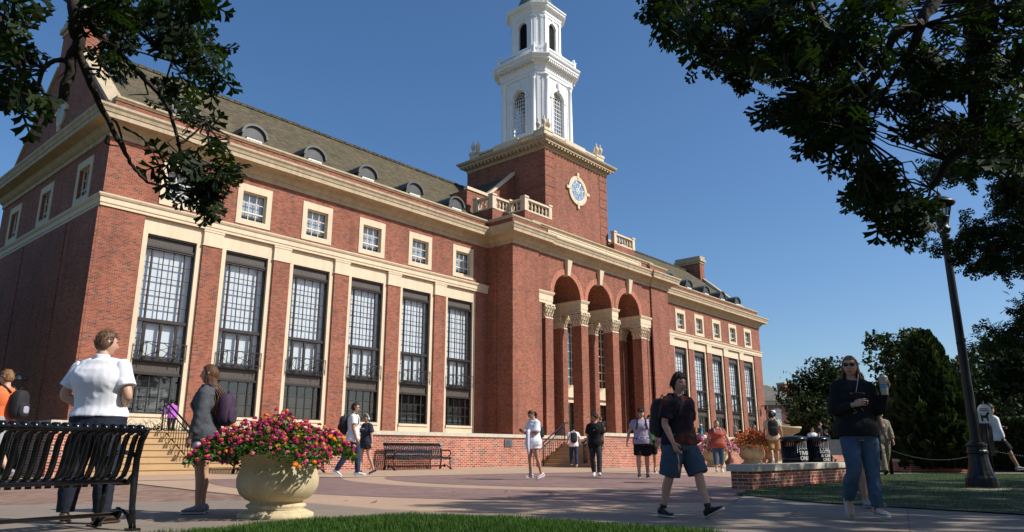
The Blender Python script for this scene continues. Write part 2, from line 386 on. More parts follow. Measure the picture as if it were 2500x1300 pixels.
# gable ends (with pilaster strips), chimney
GY = 44.0
for X, sg in ((XL, 1), (XR, -1)):
    w = lib()
    gw = [(38.55, .0), (44.05, 0), (49.4, 0)]
    wall_x(w, X, YF, YB, 1.0, 15.5, [(y-.7, y+.7, 12.95, 14.55) for y, _ in gw] if sg > 0 else (), .3, -sg)
    # gable with stepped shoulder up to the chimney block
    prof = [(YF+.35, 15.5), (YB-.35, 15.5), (YB-.35, 16.9), (YB-.9, 17.3), (45.65, 22.3), (45.65, 24.3), (42.35, 24.3), (42.35, 22.3), (YF+.9, 17.3), (YF+.35, 16.9)]
    w.prism(prof, X+.02*sg, X+.62*sg, lambda u, v, t: (t, u, v))
    for a, b in ((YF+4.3, YF+9.9),):
        pass
    # projecting panels that leave slots between them
    for a, b in ((YF+.0, YF+3.9), (YF+4.15, YF+10.5), (YF+10.75, YB)):
        w.box(min(X-.1*sg, X), max(X-.1*sg, X), a+.02, b, 1.0, 11.9)
    w.build('gable_wall', M['brick'], LIB)
    for a, b in (((YF+.55, 17.12), (42.35, 22.47)), ((YB-.55, 17.12), (45.65, 22.47))):
        dy, dz = b[0]-a[0], b[1]-a[1]; L = math.hypot(dy, dz); ny, nz = -dz/L*.0, 1
        c = lib(); c.prism([(a[0], a[1]), (b[0], b[1]), (b[0], b[1]+.24), (a[0], a[1]+.24)], X-.12*sg, X+.74*sg, lambda u, v, t: (t, u, v))
        ya, yb = (YF+.28, YF+1.0) if a[0] < 44 else (YB-1.0, YB-.28); c.box(X-.16*sg if sg > 0 else X-.78, X+.78 if sg > 0 else X+.16, ya, yb, 16.85, 17.35); c.build('gable_coping', M['cornice'], LIB)
    ch = lib(); xa, xb = (X+.0, X+1.15) if sg > 0 else (X-1.15, X-.0)
    ch.box(xa-(.04 if sg > 0 else 0), xb+(.04 if sg < 0 else 0), 42.33, 45.67, 22.0, 24.6); cho = ch.build('chimney', M['brick'], LIB)
    cc = lib(); cc.box(xa-.1, xb+.1, 42.25, 45.75, 24.6, 24.85); cc.box(xa-.22, xb+.22, 42.1, 45.9, 24.85, 25.15); cc.box(xa-.1, xb+.1, 42.2, 45.8, 25.15, 25.55); cc.build('chimney_cap', M['cornice'], cho)
    if sg > 0:
        o = lib(); ring = []
        for k in range(24):
            a = 2*math.pi*k/24; ring.append((43.95+.0+math.cos(a), math.sin(a)))
        def oval(mb, ro, ri, x0, x1):
            for k in range(28):
                a, b = 2*math.pi*k/28, 2*math.pi*(k+1)/28
                q = lambda r, t: (43.75+r*.62*math.cos(t), 19.25+r*math.sin(t))
                mb.prism([q(ri, a), q(ro, a), q(ro, b), q(ri, b)], x0, x1, lambda u, v, t: (t, u, v))
        oval(o, 1.0, .72, X-.08, X+.1)
        for y, z, w_, h_ in ((43.75, 20.3, .14, .22), (43.75, 18.2, .14, .22), (44.5, 19.25, .17, .14), (43.0, 19.25, .17, .14)): o.box(X-.12, X+.1, y-w_, y+w_, z-h_, z+h_)
        ov = o.build('oval_window', M['stone2'], LIB)
        o = lib(); o.prism([(43.75+.46*math.cos(2*math.pi*k/24), 19.25+.74*math.sin(2*math.pi*k/24)) for k in range(24)], X-.03, X+.1, lambda u, v, t: (t, u, v)); o.build('pane', M['blind2'], ov)
        v = lib(); v.box(X-.12, X-.02, 50.1, 51.3, 7.0, 9.4); vo = v.build('wall_vent', M['cream'], LIB)
        v = lib(); [v.box(X-.16, X-.11, 50.2, 51.2, 7.1+.2*k, 7.2+.2*k) for k in range(11)]; v.build('louvre', M['stone2'], vo)
# back wall, interior core, floors
w = lib(); wall_y(w, YB, XL, XR, 1.0, 17.3, (), .3, 1); w.build('rear_wall', M['brick'], LIB)
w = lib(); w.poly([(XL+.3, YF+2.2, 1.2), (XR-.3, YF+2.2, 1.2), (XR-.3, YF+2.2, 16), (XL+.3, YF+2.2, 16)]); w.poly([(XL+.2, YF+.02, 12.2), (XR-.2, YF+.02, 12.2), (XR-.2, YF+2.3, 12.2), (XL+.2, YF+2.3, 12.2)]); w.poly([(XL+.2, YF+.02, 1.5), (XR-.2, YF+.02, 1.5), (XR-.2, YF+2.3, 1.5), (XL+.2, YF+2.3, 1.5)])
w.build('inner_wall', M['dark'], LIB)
# roof
for x0, x1 in ((XL+.5, 44.7), (53.5, XR-.5)):
    r = lib(); r.prism([(YF+.45, 16.95), (GY, 23.7), (YB-.45, 16.95), (YB-.45, 16.7), (YF+.45, 16.7)], x0, x1, lambda u, v, t: (t, u, v)); ro = r.build('roof', M['roof'], LIB)
    k = lib(); k.tube([(x0, GY, 23.72), (x1, GY, 23.72)], .11, 6); 
    for q in range(int((x1-x0)/.45)): k.box(x0+q*.45, x0+q*.45+.4, GY-.16, GY+.16, 23.62+.03*(q % 2), 23.8+.03*(q % 2))
    k.build('ridge_cap', M['roof'], ro)
# string course, main cornice, parapet caps
belt = [(0, 11.92), (.07, 11.92), (.07, 12.05), (.11, 12.07), (.11, 12.31), (.16, 12.35), (.21, 12.44), (.21, 12.5), (0, 12.53)]
corn = [(0, 15.36), (.08, 15.36), (.08, 15.6), (.14, 15.62), (.26, 15.72), (.36, 15.92), (.84, 15.98), (.84, 16.2), (.88, 16.22), (.92, 16.36), (1.0, 16.46), (1.0, 16.58), (.08, 16.76), (0, 16.78)]
b = lib(); b.sweep([(XL, YB), (XL, YF), (38.02, YF)], belt); b.build('string_course', M['stone'], LIB)
b = lib(); b.sweep([(60.18, YF), (XR, YF), (XR, YB)], belt); b.build('string_course', M['stone'], LIB)
cpath = [(XL, YB), (XL, YF), (PXL, YF), (PXL, YP), (41.05, YP), (41.05, YP+.15), (57.15, YP+.15), (57.15, YP), (PXR, YP), (PXR, YF), (XR, YF), (XR, YB)]
b = lib(); b.sweep(cpath, corn); b.build('cornice', M['cornice'], LIB)
capp = [(-.1, 17.3), (.06, 17.3), (.09, 17.36), (.15, 17.4), (.15, 17.5), (-.6, 17.53), (-.6, 17.3)]
for pth in ([(XL, YB), (XL, YF+.05), (PXL, YF+.05), (PXL, YP+.05), (41.2, YP+.05)], [(57.0, YP+.05), (PXR, YP+.05), (PXR, YF+.05), (XR, YF+.05), (XR, YB)]):
    b = lib(); q = pth[1:] if pth[0] == (XL, YB) else pth[:-1]; b.sweep(q, capp); b.build('parapet_cap', M['cornice'], LIB)

# ---- tall windows: one prototype, then copies
def bars(mb, xs, z0, z1, y0, y1, w):
    for x in xs: mb.box(x-w/2, x+w/2, y0, y1, z0, z1)
def tall_window():
    ya = .35
    f = MB()                                    # metal frame
    f.box(-1.225, -1.16, ya-.08, ya+.1, 2.5, 11.1); f.box(1.16, 1.225, ya-.08, ya+.1, 2.5, 11.1)
    for s in (-1, 1): f.box(s*.81-.038, s*.81+.038, ya-.03, ya+.08, 2.55, 10.45)
    for z0, z1, d in ((6.84, 7.0, .09), (10.42, 10.5, .09), (11.02, 11.1, .16), (10.5, 10.6, .13), (4.93, 5.06, .2), (4.32, 4.44, .12), (2.5, 2.58, .1)): f.box(-1.16, 1.16, ya-d, ya+.1, z0, z1)
    bars(f, (-.255, .255), 7.0, 10.42, ya-.01, ya+.05, .032)
    for k in range(1, 5):
        z = 7.0+.684*k
        for a, b in ((-1.16, -.86), (-.76, .76), (.86, 1.16)): f.box(a, b, ya-.008, ya+.045, z-.015, z+.015)
    f.box(-.06, .06, ya-.04, ya+.08, 5.06, 6.84)
    for s in (-1, 1): f.box(s*.73-.03, s*.73+.03, ya-.03, ya+.06, 5.06, 6.84)
    f.box(-.7, .7, ya-.03, ya+.06, 6.76, 6.84); f.box(-.7, .7, ya-.03, ya+.06, 5.06, 5.16)
    for z in (5.65, 6.25):
        for a, b in ((-1.16, -.86), (.86, 1.16)): f.box(a, b, ya-.008, ya+.045, z-.02, z+.02)
    bars(f, (-.255, .255), 2.58, 4.32, ya-.01, ya+.05, .045)
    for z in (3.13, 3.72):
        for a, b in ((-1.16, -.86), (-.76, .76), (.86, 1.16)): f.box(a, b, ya-.008, ya+.045, z-.022, z+.022)
    w = f.build('window', M['bronze'], LIB)
    g = MB(); g.poly([(-1.16, ya+.02, 5.06), (1.16, ya+.02, 5.06), (1.16, ya+.02, 10.42), (-1.16, ya+.02, 10.42)]); g.build('pane', M['glass'], w)
    g = MB(); g.poly([(-1.16, ya+.02, 2.58), (1.16, ya+.02, 2.58), (1.16, ya+.02, 4.32), (-1.16, ya+.02, 4.32)]); g.build('low_pane', M['glass_dark'], w)
    p = MB(); p.box(-1.16, 1.16, ya-.03, ya+.04, 10.6, 11.02); p.build('spandrel_panel', M['ribbed'], w)
    p = MB(); p.box(-1.16, 1.16, ya-.03, ya+.04, 4.44, 4.93); p.build('spandrel_panel', M['ribbed'], w)
    bl = MB(); bl.box(-1.3, 1.3, ya+.24, ya+.25, 5.0, 10.35); bl.box(-1.3, 1.3, ya+.22, ya+.28, 10.3, 10.5); bl.build('roller_blind', M['blind'], w)
    r = MB(); y = -.06                           # balconette
    for z in (5.16, 5.84): r.box(-1.2, 1.2, y-.02, y+.02, z-.02, z+.02)
    bars(r, (-1.18, -.72, .72, 1.18), 5.0, 5.84, y-.02, y+.02, .035)
    for k in range(20):
        a, b_ = 2*math.pi*k/20, 2*math.pi*(k+1)/20
        r.tube([(.33*math.cos(a), y, 5.5+.33*math.sin(a)), (.33*math.cos(b_), y, 5.5+.33*math.sin(b_))], .018, 5)
    for s in (-1, 1): r.tube([(-.7, y, 5.5-s*.32), (.7, y, 5.5+s*.32)], .015, 5); r.tube([(s*.72, y, 5.18), (s*1.18, y, 5.82)], .012, 4); r.tube([(s*.72, y, 5.82), (s*1.18, y, 5.18)], .012, 4)
    for s in (-1, 1): r.box(s*.72-.02, s*.72+.02, y, ya-.05, 5.1, 5.14); r.box(s*.72-.02, s*.72+.02, y, ya-.05, 5.78, 5.82)
    r.build('window_railing', M['bronze'], w)
    st = MB()                                    # limestone surround
    for s in (-1, 1): st.box(min(s*1.225, s*1.5), max(s*1.225, s*1.5), .12, .5, 1.95, 11.92)
    st.box(-1.225, 1.225, .12, .5, 11.1, 11.92); st.box(-1.225, 1.225, .08, .5, 1.95, 2.5); st.box(-1.225, 1.225, .02, .14, 2.36, 2.5)
    st.build('stone_surround', M['stone'], w)
    return w
TW = tall_window(); first = True
for i, x in enumerate(BAYS_L+BAYS_R):
    w = TW if first else copy_tree(TW, LIB); first = False
    w.location = (x-OFF[0], 0, -OFF[2])
    b = MB(OFF)                                   # venetian blinds drawn to different heights behind the low lights
    kk = [3.0, 3.0, 4.3, 4.3, 3.5, 3.7, 3.2, 4.0, 3.6, 3.2, 3.9, 3.4][i]
    b2 = MB(); b2.box(-1.2, 1.2, .78, .785, 2.52 if i < 4 else 2.9, 4.3)
    bo = b2.build('venetian_blind', M['slats'], w)
# piers caps and bases between bays
for bays in (BAYS_L, BAYS_R):
    for a, b_ in zip(bays, bays[1:]):
        xm = (a+b_)/2
        p = lib(); p.box(xm-.56, xm+.56, YF-.05, YF+.14, 11.06, 11.17); p.box(xm-.53, xm+.53, YF-.025, YF+.14, 11.17, 11.8); p.box(xm-.56, xm+.56, YF-.05, YF+.14, 11.8, 11.92); p.build('pier_cap', M['stone'], LIB)
for x0, x1 in ((XL-.1, PXL), (PXR, XR+.1)): b = lib(); b.box(x0, x1, YF-.1, YF-.002, 1.3, 1.95); b.build('base_course', M['stone'], LIB)
# upper square windows
def up_window():
    f = MB(); y = .16
    f.box(-.715, -.66, y, y+.08, 12.96, 14.54); f.box(.66, .715, y, y+.08, 12.96, 14.54); f.box(-.66, .66, y, y+.08, 14.48, 14.54); f.box(-.66, .66, y, y+.08, 12.96, 13.02)
    f.box(-.66, .66, y-.01, y+.08, 13.38, 13.45); bars(f, (-.22, .22), 13.02, 14.48, y+.02, y+.06, .035)
    f.box(-.66, .66, y+.02, y+.06, 13.95, 13.985)
    w = f.build('small_window', M['cream'], LIB)
    g = MB(); g.poly([(-.66, y+.04, 13.02), (.66, y+.04, 13.02), (.66, y+.04, 14.48), (-.66, y+.04, 14.48)]); g.build('pane', M['glass'], w)
    b = MB(); b.box(-.8, .8, y+.22, y+.225, 13.22, 14.5); b.build('roller_blind', M['blind2'], w)
    s = MB()
    for a, b_, c, d in ((-1.02, -.715, 12.66, 14.94), (.715, 1.02, 12.66, 14.94), (-.715, .715, 14.54, 14.94), (-.715, .715, 12.66, 12.96)): s.box(a, b_, -.04, .22, c, d)
    s.build('stone_surround', M['stone2'], w); return w
UW = up_window(); first = True
for x in BAYS_L+BAYS_R:
    w = UW if first else copy_tree(UW, LIB); first = False
    w.location = (x+.05-OFF[0], 0, -OFF[2])
for y in (38.55, 44.05, 49.4):
    w = copy_tree(UW, LIB); w.location = (XL-OFF[0], y-OFF[1], -OFF[2]); w.rotation_euler = (0, 0, R(-90))
# dormers
def dormer():
    yf = .85; d = MB(); hw = .72; zs, r = 18.2, .72
    arc = [(hw*math.cos(math.pi*k/12), zs+.62*math.sin(math.pi*k/12)) for k in range(13)]
    d.prism([(hw, 17.1)]+arc+[(-hw, 17.1)], yf, yf+2.6, lambda u, v, t: (u, t, v)); w = d.build('dormer', M['lead'], LIB)
    e = MB()
    for k in range(12):
        a, b = math.pi*k/12, math.pi*(k+1)/12
        q = lambda rr, t: (rr*math.cos(t), zs+(rr-.1)*math.sin(t))
        e.prism([q(.7, a), q(.83, a), q(.83, b), q(.7, b)], yf-.14, yf+2.5, lambda u, v, t: (u, t, v))
    e.build('dormer_hood', M['dormroof'], w)
    f = MB(); f.box(-.52, .52, yf-.05, yf+.02, 17.15, 18.05); f.build('dormer_frame', M['bronze'], w)
    f = MB()
    for a, b, c, dd in ((-.46, -.4, 17.15, 18.0), (.4, .46, 17.15, 18.0), (-.4, .4, 17.93, 18.0)): f.box(a, b, yf-.09, yf-.04, c, dd)
    for x in (-.2, 0, .2): f.box(x-.015, x+.015, yf-.08, yf-.045, 17.15, 17.93)
    f.box(-.4, .4, yf-.08, yf-.045, 17.6, 17.63); f.build('sash', M['white'], w)
    f = MB(); f.box(-.4, .4, yf-.06, yf-.052, 17.15, 17.93); f.build('pane', M['blind2'], w); return w
DM = dormer(); first = True
DX = [15.4+4.03*k for k in range(6)]
for x in DX+[98.2-x for x in DX]:
    w = DM if first else copy_tree(DM, LIB); first = False
    w.location = (x-OFF[0], 0, -OFF[2])

# ---- entrance pavilion
for a, b_ in ((PXL, 41.05), (57.15, PXR)):
    w = lib()
    if a < 50: wall_x(w, PXL, YP, YF, 1.0, 17.3, (), .1, -1); w.box(PXL-.06, PXL-.001, YP+1.5, YF-.002, 1.0, 15.36)
    else: wall_x(w, PXR, YP, YF, 1.0, 17.3, (), .1, 1)
    wall_y(w, YP, a, b_, 1.0, 15.4); wall_y(w, YP+.02, a, b_, 15.4, 17.3); wall_y(w, YP+.55, a, b_, 15.4, 17.3, (), .1, 1)
    wall_x(w, a if a > 50 else b_, YP, YP+.3, 1.0, 17.3)
    w.build('pavilion_wall', M['brick'], LIB)
AC, AR, ZS, YA = [44.7, 49.1, 53.5], 1.72, 12.45, YP+.15
VB = 36.5
w = lib(); ztop = 16.0
def arch_pts(c, r, n=20): return [(c-r*math.cos(math.pi*k/n), ZS+r*math.sin(math.pi*k/n)) for k in range(n+1)]
def arched(mb, Y, x0, x1, cs, r, zt, zb=None):
    edges = [x0]+[e for c in cs for e in (c-r, c+r)]+[x1]
    for i in range(0, len(edges), 2):
        zlow = ZS if zb is None else zb
        mb.poly([(edges[i], Y, zlow), (edges[i+1], Y, zlow), (edges[i+1], Y, zt), (edges[i], Y, zt)])
    for c in cs:
        p = arch_pts(c, r)
        for (a, za), (b_, zb2) in zip(p, p[1:]): mb.poly([(a, Y, za), (b_, Y, zb2), (b_, Y, zt), (a, Y, zt)])
arched(w, YA, 41.05, 57.15, AC, AR, ztop); wall_y(w, YA+.05, 41.05, 57.15, ztop, 17.42); wall_y(w, YA+.6, 41.05, 57.15, ztop, 17.42, (), .1, 1)
for c in AC:
    p = arch_pts(c, AR)
    for (a, za), (b_, zb2) in zip(p, p[1:]): w.poly([(a, YA, za), (a, VB, za), (b_, VB, zb2), (b_, YA, zb2)])
# outer jambs of the portico and the end piers
wall_x(w, 41.05, YA, VB, 1.0, ZS); wall_x(w, 57.15, YA, VB, 1.0, ZS, (), .1, 1)
w.box(41.05, 41.52, YA, YA+.6, 1.6, 11.55); w.box(56.68, 57.15, YA+.2, YA+.8, 1.6, 11.55)
w.build('arcade_wall', M['brick'], LIB)
t = lib()                                      # brick arch rings
for c in AC:
    for k in range(36):
        a, b_ = math.pi*k/36, math.pi*(k+1)/36
        q = lambda rr, th: (c-rr*math.cos(th), ZS+rr*math.sin(th))
        t.prism([q(AR, a), q(AR+.46, a), q(AR+.46, b_), q(AR, b_)], YA-.02, YA+.1, lambda u, v, tt: (u, tt, v))
t.build('arch_ring', M['brick_trim'], LIB)
for c in AC:                                   # keystones
    k = lib(); k.prism([(-.16, 0), (.16, 0), (.2, .4), (.25, .8), (.3, 1.2), (-.3, 1.2), (-.25, .8), (-.2, .4)], YA-.2, YA+.3, lambda u, v, tt: (c+u, tt-(v*.12 if tt < YA else 0), ZS+AR-.06+v)); k.build('keystone', M['stone2'], LIB)
imp_prof = [(0, 11.55), (.05, 11.55), (.05, 11.75), (.08, 11.77), (.08, 12.2), (.13, 12.26), (.2, 12.4), (.2, 12.46), (0, 12.47)]
def impost(x0, x1, y0, y1):
    b = lib(); b.sweep([(x0, y0), (x1, y0), (x1, y1), (x0, y1)][::1], [(o-.08, z) for o, z in imp_prof], True)
    b.poly([(x0, y0, 11.55), (x1, y0, 11.55), (x1, y1, 11.55), (x0, y1, 11.55)]); b.poly([(x0, y0, 12.46), (x1, y0, 12.46), (x1, y1, 12.46), (x0, y1, 12.46)]); b.build('impost', M['stone'], LIB)
CX = [42.4, 46.9, 51.3, 55.8]
for x in CX[1:3]: impost(x-.47, x+.47, YA-.02, VB-.02)
impost(41.0, 42.87, YA-.02, VB-.02); impost(55.33, 57.2, YA-.02, VB-.02)
def capital():
    b = MB(); b.box(-.47, .47, -.47, .47, 10.44, 10.54)
    rs = []
    for z, h in ((10.54, .44), (10.75, .43), (11.0, .45), (11.2, .5), (11.36, .56)): rs.append([(-h, -h, z), (h, -h, z), (h, h, z), (-h, h, z)])
    b.rings(rs, True, False)
    b.box(-.58, .58, -.58, .58, 11.42, 11.55)
    def leaf(u, z, h, out, w):                   # acanthus leaf on the face y=-.45
        return [[(u-w*s, -.44-o, z+v), (u-w*s*.3, -.47-o, z+v), (u+w*s*.3, -.47-o, z+v), (u+w*s, -.44-o, z+v), (u, -.40, z+v)] for s, o, v in ((1, 0, 0), (1.1, .02, h*.5), (.9, .06, h*.8), (.6, out, h), (.3, out+.03, h*.9), (.1, out, h*.78))]
    for q in range(4):
        t = MB()
        for u in (-.3, 0, .3): t.rings(leaf(u, 10.56, .38, .13, .12), True, True)
        for u in (-.42, -.15, .15, .42): t.rings(leaf(u, 10.8, .42, .15, .11), True, True)
        for u in (-.16, .16): t.ball((u, -.53, 11.31), (.085, .06, .085), 8, 6)
        t.ball((0, -.58, 11.46), (.1, .06, .1), 8, 5)
        for u in (-.52, .52):
            t.ball((u*1.02, -.54, 11.29), (.11, .1, .12), 8, 6); t.tube([(u*.75, -.47, 10.95), (u*.9, -.5, 11.15), (u*1.02, -.56, 11.3)], [.05, .06, .05], 6)
        b.add(t, Matrix.Rotation(q*math.pi/2, 4, 'Z'))
    return b
CAPM = capital().mesh('capital', M['stone2'])
def column(x, y0, y1, cap_y):
    c = lib(); c.box(x-.45, x+.45, y0, y1, 1.95, 10.44); o = c.build('brick_column', M['brick'], LIB)
    bb = lib(); bb.box(x-.56, x+.56, y0-.11, y1+.05, 1.5, 1.75); bb.box(x-.5, x+.5, y0-.05, y1+.02, 1.75, 1.95); bb.build('column_base', M['stone2'], o)
    k = bpy.data.objects.new('capital', CAPM); COL.objects.link(k); k.parent = o; k.location = (x-OFF[0], cap_y-OFF[1], -OFF[2]); return o
for x in CX:
    column(x, YA, YA+.9, YA+.45); column(x, 35.5, VB-.01, 35.95)
for x in (41.12, 57.08):
    k = bpy.data.objects.new('capital', CAPM); COL.objects.link(k); k.parent = LIB; k.location = (x-OFF[0], YA+.55-OFF[1], -OFF[2]); k.scale = (.55, .8, 1)
# portico back wall, doors and tall arched windows
w = lib(); wall_y(w, VB, 41.05, 57.15, 1.2, ZS, [(c-1.74, c+1.74, 1.5, ZS) for c in AC], .05); w.build('portico_wall', M['brick'], LIB)
for c in AC:
    s = lib(); wall_y(s, VB+.02, c-1.74, c+1.74, 1.3, ZS, [(c-.95, c+.95, 1.5, 11.3)], .3)
    p = arch_pts(c, 1.76)
    for (a, za), (b_, zb2) in zip(p, p[1:]): s.poly([(a, VB+.02, ZS), (b_, VB+.02, ZS), (b_, VB+.02, zb2), (a, VB+.02, za)])
    for sg in (-1, 1): s.box(min(c+sg*1.0, c+sg*1.3), max(c+sg*1.0, c+sg*1.3), VB-.12, VB+.02, 1.5, 4.7)
    s.box(c-1.45, c+1.45, VB-.2, VB+.02, 4.7, 5.1); s.box(c-1.6, c+1.6, VB-.4, VB+.02, 5.1, 5.25)
    s.prism([(-1.6, 5.25), (1.6, 5.25), (1.6, 5.36), (0, 6.15), (-1.6, 5.36)], VB-.38, VB+.02, lambda u, v, tt: (c+u, tt, v))
    do = s.build('doorway', M['stone'], LIB)
    f = lib(); f.box(c-.95, c+.95, VB+.2, VB+.24, 1.5, 11.3); f.build('dark_glass', M['glass_dark'], do)
    f = lib(); bars(f, (c-.95, c-.32, c+.32, c+.95), 5.4, 11.3, VB+.14, VB+.2, .06)
    for k in range(9): f.box(c-.95, c+.95, VB+.15, VB+.19, 5.4+.7*k, 5.45+.7*k)
    f.build('glazing_bars', M['cream'], do)
    f = lib(); bars(f, (c-.9, c, c+.9), 1.5, 4.6, VB+.1, VB+.18, .1); f.box(c-.95, c+.95, VB+.1, VB+.18, 4.0, 4.1); f.build('door', M['bronze'], do)
    f = lib(); f.box(c-.96, c+.96, VB+1.2, VB+1.25, 1.4, 11.4); f.build('lobby_wall', M['dark'], do)
# floor and steps of the portico
for k in range(5):
    s = lib(); s.box(40.6+.0, 57.6, YP-2.1+.42*k, YP-2.1+.42*(k+1) if k < 4 else VB+.3, 1.2, 1.36+.03*k+.0); s.build('portico_step', M['steps2'], LIB)
# inscribed stone panel, parapet caps of the centre
s = lib(); s.box(42.35, 55.75, YA-.005, YA+.2, 16.52, 17.36); po = s.build('stone_panel', M['stone'], LIB)
s = lib()
for a, b_, c, d in ((42.35, 55.75, 17.26, 17.36), (42.35, 55.75, 16.52, 16.62), (42.35, 42.5, 16.62, 17.26), (55.6, 55.75, 16.62, 17.26)): s.box(a, b_, YA-.05, YA+.0, c, d)
s.build('panel_border', M['stone'], po)
s = lib(); s.sweep([(40.4, YA+.05), (57.8, YA+.05)], [(-.7, 17.42), (.06, 17.42), (.1, 17.5), (.18, 17.56), (.18, 17.66), (-.7, 17.7)]); s.build('parapet_cap', M['cornice'], LIB)
# roof deck, attic blocks
w = lib(); w.box(PXL+.1, PXR-.1, YP+.6, YB-.5, 16.9, 17.2); w.build('flat_roof', M['slate_r'], LIB)

# ---- balustrades (copied balusters)
bal_prof = [(.1, 0), (.1, .06), (.06, .09), (.055, .14), (.1, .3), (.105, .36), (.07, .52), (.05, .6), (.075, .63), (.06, .67), (.09, .7), (.09, .76)]
_bm = {}
def baluster_mesh(mat, sc):
    if (mat, sc) not in _bm:
        b = MB(); b.lathe([(r*sc, z*sc) for r, z in bal_prof], seg=8); _bm[(mat, sc)] = b.mesh('baluster', M[mat])
    return _bm[(mat, sc)]
def balustrade(p0, p1, z, mat, n, h=.76, wid=.32, parent=None, rail=.16):
    p0, p1 = Vector(p0), Vector(p1); d = (p1-p0); L = d.length; d.normalize(); nn = Vector((-d.y, d.x)); b = lib(); sc = h/.76
    def bar(z0, z1, w):
        c = [p0+nn*w, p1+nn*w, p1-nn*w, p0-nn*w]; k = len(b.v)
        b.v += [(q.x, q.y, z0) for q in c]+[(q.x, q.y, z1) for q in c]
        for f in ((0, 1, 2, 3), (7, 6, 5, 4), (0, 4, 5, 1), (1, 5, 6, 2), (2, 6, 7, 3), (3, 7, 4, 0)): b.face([k+i for i in f])
    bar(z, z+rail*.8, wid*.5); bar(z+rail*.8+h, z+rail*1.8+h, wid*.55)
    o = b.build('balustrade', M[mat], parent or LIB)
    for k in range(n):
        q = p0+d*(L*(k+.5)/n); ob = bpy.data.objects.new('baluster', baluster_mesh(mat, sc)); COL.objects.link(ob); ob.parent = o
        ob.location = (q.x-OFF[0], q.y-OFF[1], z+rail*.8-OFF[2])
    return o
def post(x, y, z0, z1, h, mat='stone2', name='balustrade_post'):
    b = lib(); b.box(x-h, x+h, y-h, y+h, z0, z1-.14); b.box(x-h-.05, x+h+.05, y-h-.05, y+h+.05, z1-.14, z1); return b.build(name, M[mat], LIB)
TX0, TX1, TY0, TY1 = 44.6, 53.6, 35.4, 44.4
for sg in (-1, 1):
    mx = lambda x: x if sg < 0 else 98.2-x
    w = lib()
    def bx(x0, x1, y0, y1, z0, z1): w.box(min(mx(x0), mx(x1)), max(mx(x0), mx(x1)), y0, y1, z0, z1)
    bx(41.2, 44.59, 34.75, 36.6, 17.2, 18.95); bx(39.2, 41.2, 36.3, 38.3, 17.2, 18.95)
    bx(38.9, 41.27, 38.8, 44.5, 17.2, 21.0); 
    w.build('attic_block', M['brick'], LIB)
    w = lib(); w.prism([(mx(41.27), 17.2), (mx(44.59), 17.2), (mx(44.59), 23.85), (mx(41.27), 20.98)], 38.81, 44.5, lambda u, v, t: (u, t, v)); w.build('swept_wall', M['brick'], LIB)
    w = lib(); w.prism([(mx(41.22), 20.98), (mx(44.59), 23.85), (mx(44.59), 24.15), (mx(41.22), 21.24)], 38.7, 39.15, lambda u, v, t: (u, t, v)); w.prism([(mx(38.85), 21.0), (mx(41.22), 21.0), (mx(41.22), 21.24), (mx(38.85), 21.24)], 38.7, 39.1, lambda u, v, t: (u, t, v)); w.build('swept_coping', M['stone'], LIB)
    w = lib(); w.prism([(mx(41.3), 20.9), (mx(44.6), 23.7), (mx(44.6), 23.9), (mx(41.3), 21.1)], 39.15, 44.6, lambda u, v, t: (u, t, v)); w.build('swept_roof', M['roof'], LIB)
    for x, y in ((41.35, 34.9), (41.35, 36.45), (39.35, 36.45), (39.35, 38.15)): post(mx(x), y, 18.95, 20.15, .2)
    post(mx(44.4), 34.9, 18.95, 20.15, .18)
    balustrade((mx(41.55), 34.9), (mx(44.2), 34.9), 18.95, 'stone2', 6)
    balustrade((mx(41.35), 35.1), (mx(41.35), 36.25), 18.95, 'stone2', 3); balustrade((mx(39.55), 36.45), (mx(41.15), 36.45), 18.95, 'stone2', 4); balustrade((mx(39.35), 36.65), (mx(39.35), 37.95), 18.95, 'stone2', 3)

# ---- brick tower
w = lib(); wall_y(w, TY0, TX0, TX1, 17, 25.6); wall_y(w, TY1, TX0, TX1, 17, 25.6); wall_x(w, TX0, TY0, TY1, 17, 25.6); wall_x(w, TX1, TY0, TY1, 17, 25.6)
for i in range(9):                              # rusticated brick quoins
    z0 = 17.9+.86*i
    for x, sg in ((TX0, 1), (TX1, -1)):
        w.box(min(x-.03*sg, x+1.15*sg), max(x-.03*sg, x+1.15*sg), TY0-.03, TY0+.3, z0, z0+.79)
        w.box(min(x-.03*sg, x+.3*sg), max(x-.03*sg, x+.3*sg), TY0+.31, TY0+1.15, z0, z0+.79); w.box(min(x-.03*sg, x+.3*sg), max(x-.03*sg, x+.3*sg), TY1-1.15, TY1+.03, z0, z0+.79)
w.build('brick_tower', M['brick'], LIB)
tc = [(0, 25.38), (.08, 25.38), (.08, 25.62), (.16, 25.66), (.2, 25.8), (.55, 25.84), (.55, 25.98), (.72, 26.1), (.78, 26.2), (.78, 26.28), (0, 26.4)]
sq = [(TX0, TY1), (TX0, TY0), (TX1, TY0), (TX1, TY1)]
b = lib(); b.sweep(sq, tc, True); n = 22
for k in range(n):
    u = TX0-.25+(9.5)*(k+.5)/n; b.box(u-.09, u+.09, TY0-.5, TY0-.1, 25.66, 25.83); v = TY0-.25+9.5*(k+.5)/n; b.box(TX0-.5, TX0-.1, v-.09, v+.09, 25.66, 25.83)
b.poly([(TX0, TY0, 26.39), (TX1, TY0, 26.39), (TX1, TY1, 26.39), (TX0, TY1, 26.39)])
b.build('tower_cornice', M['cornice'], LIB)
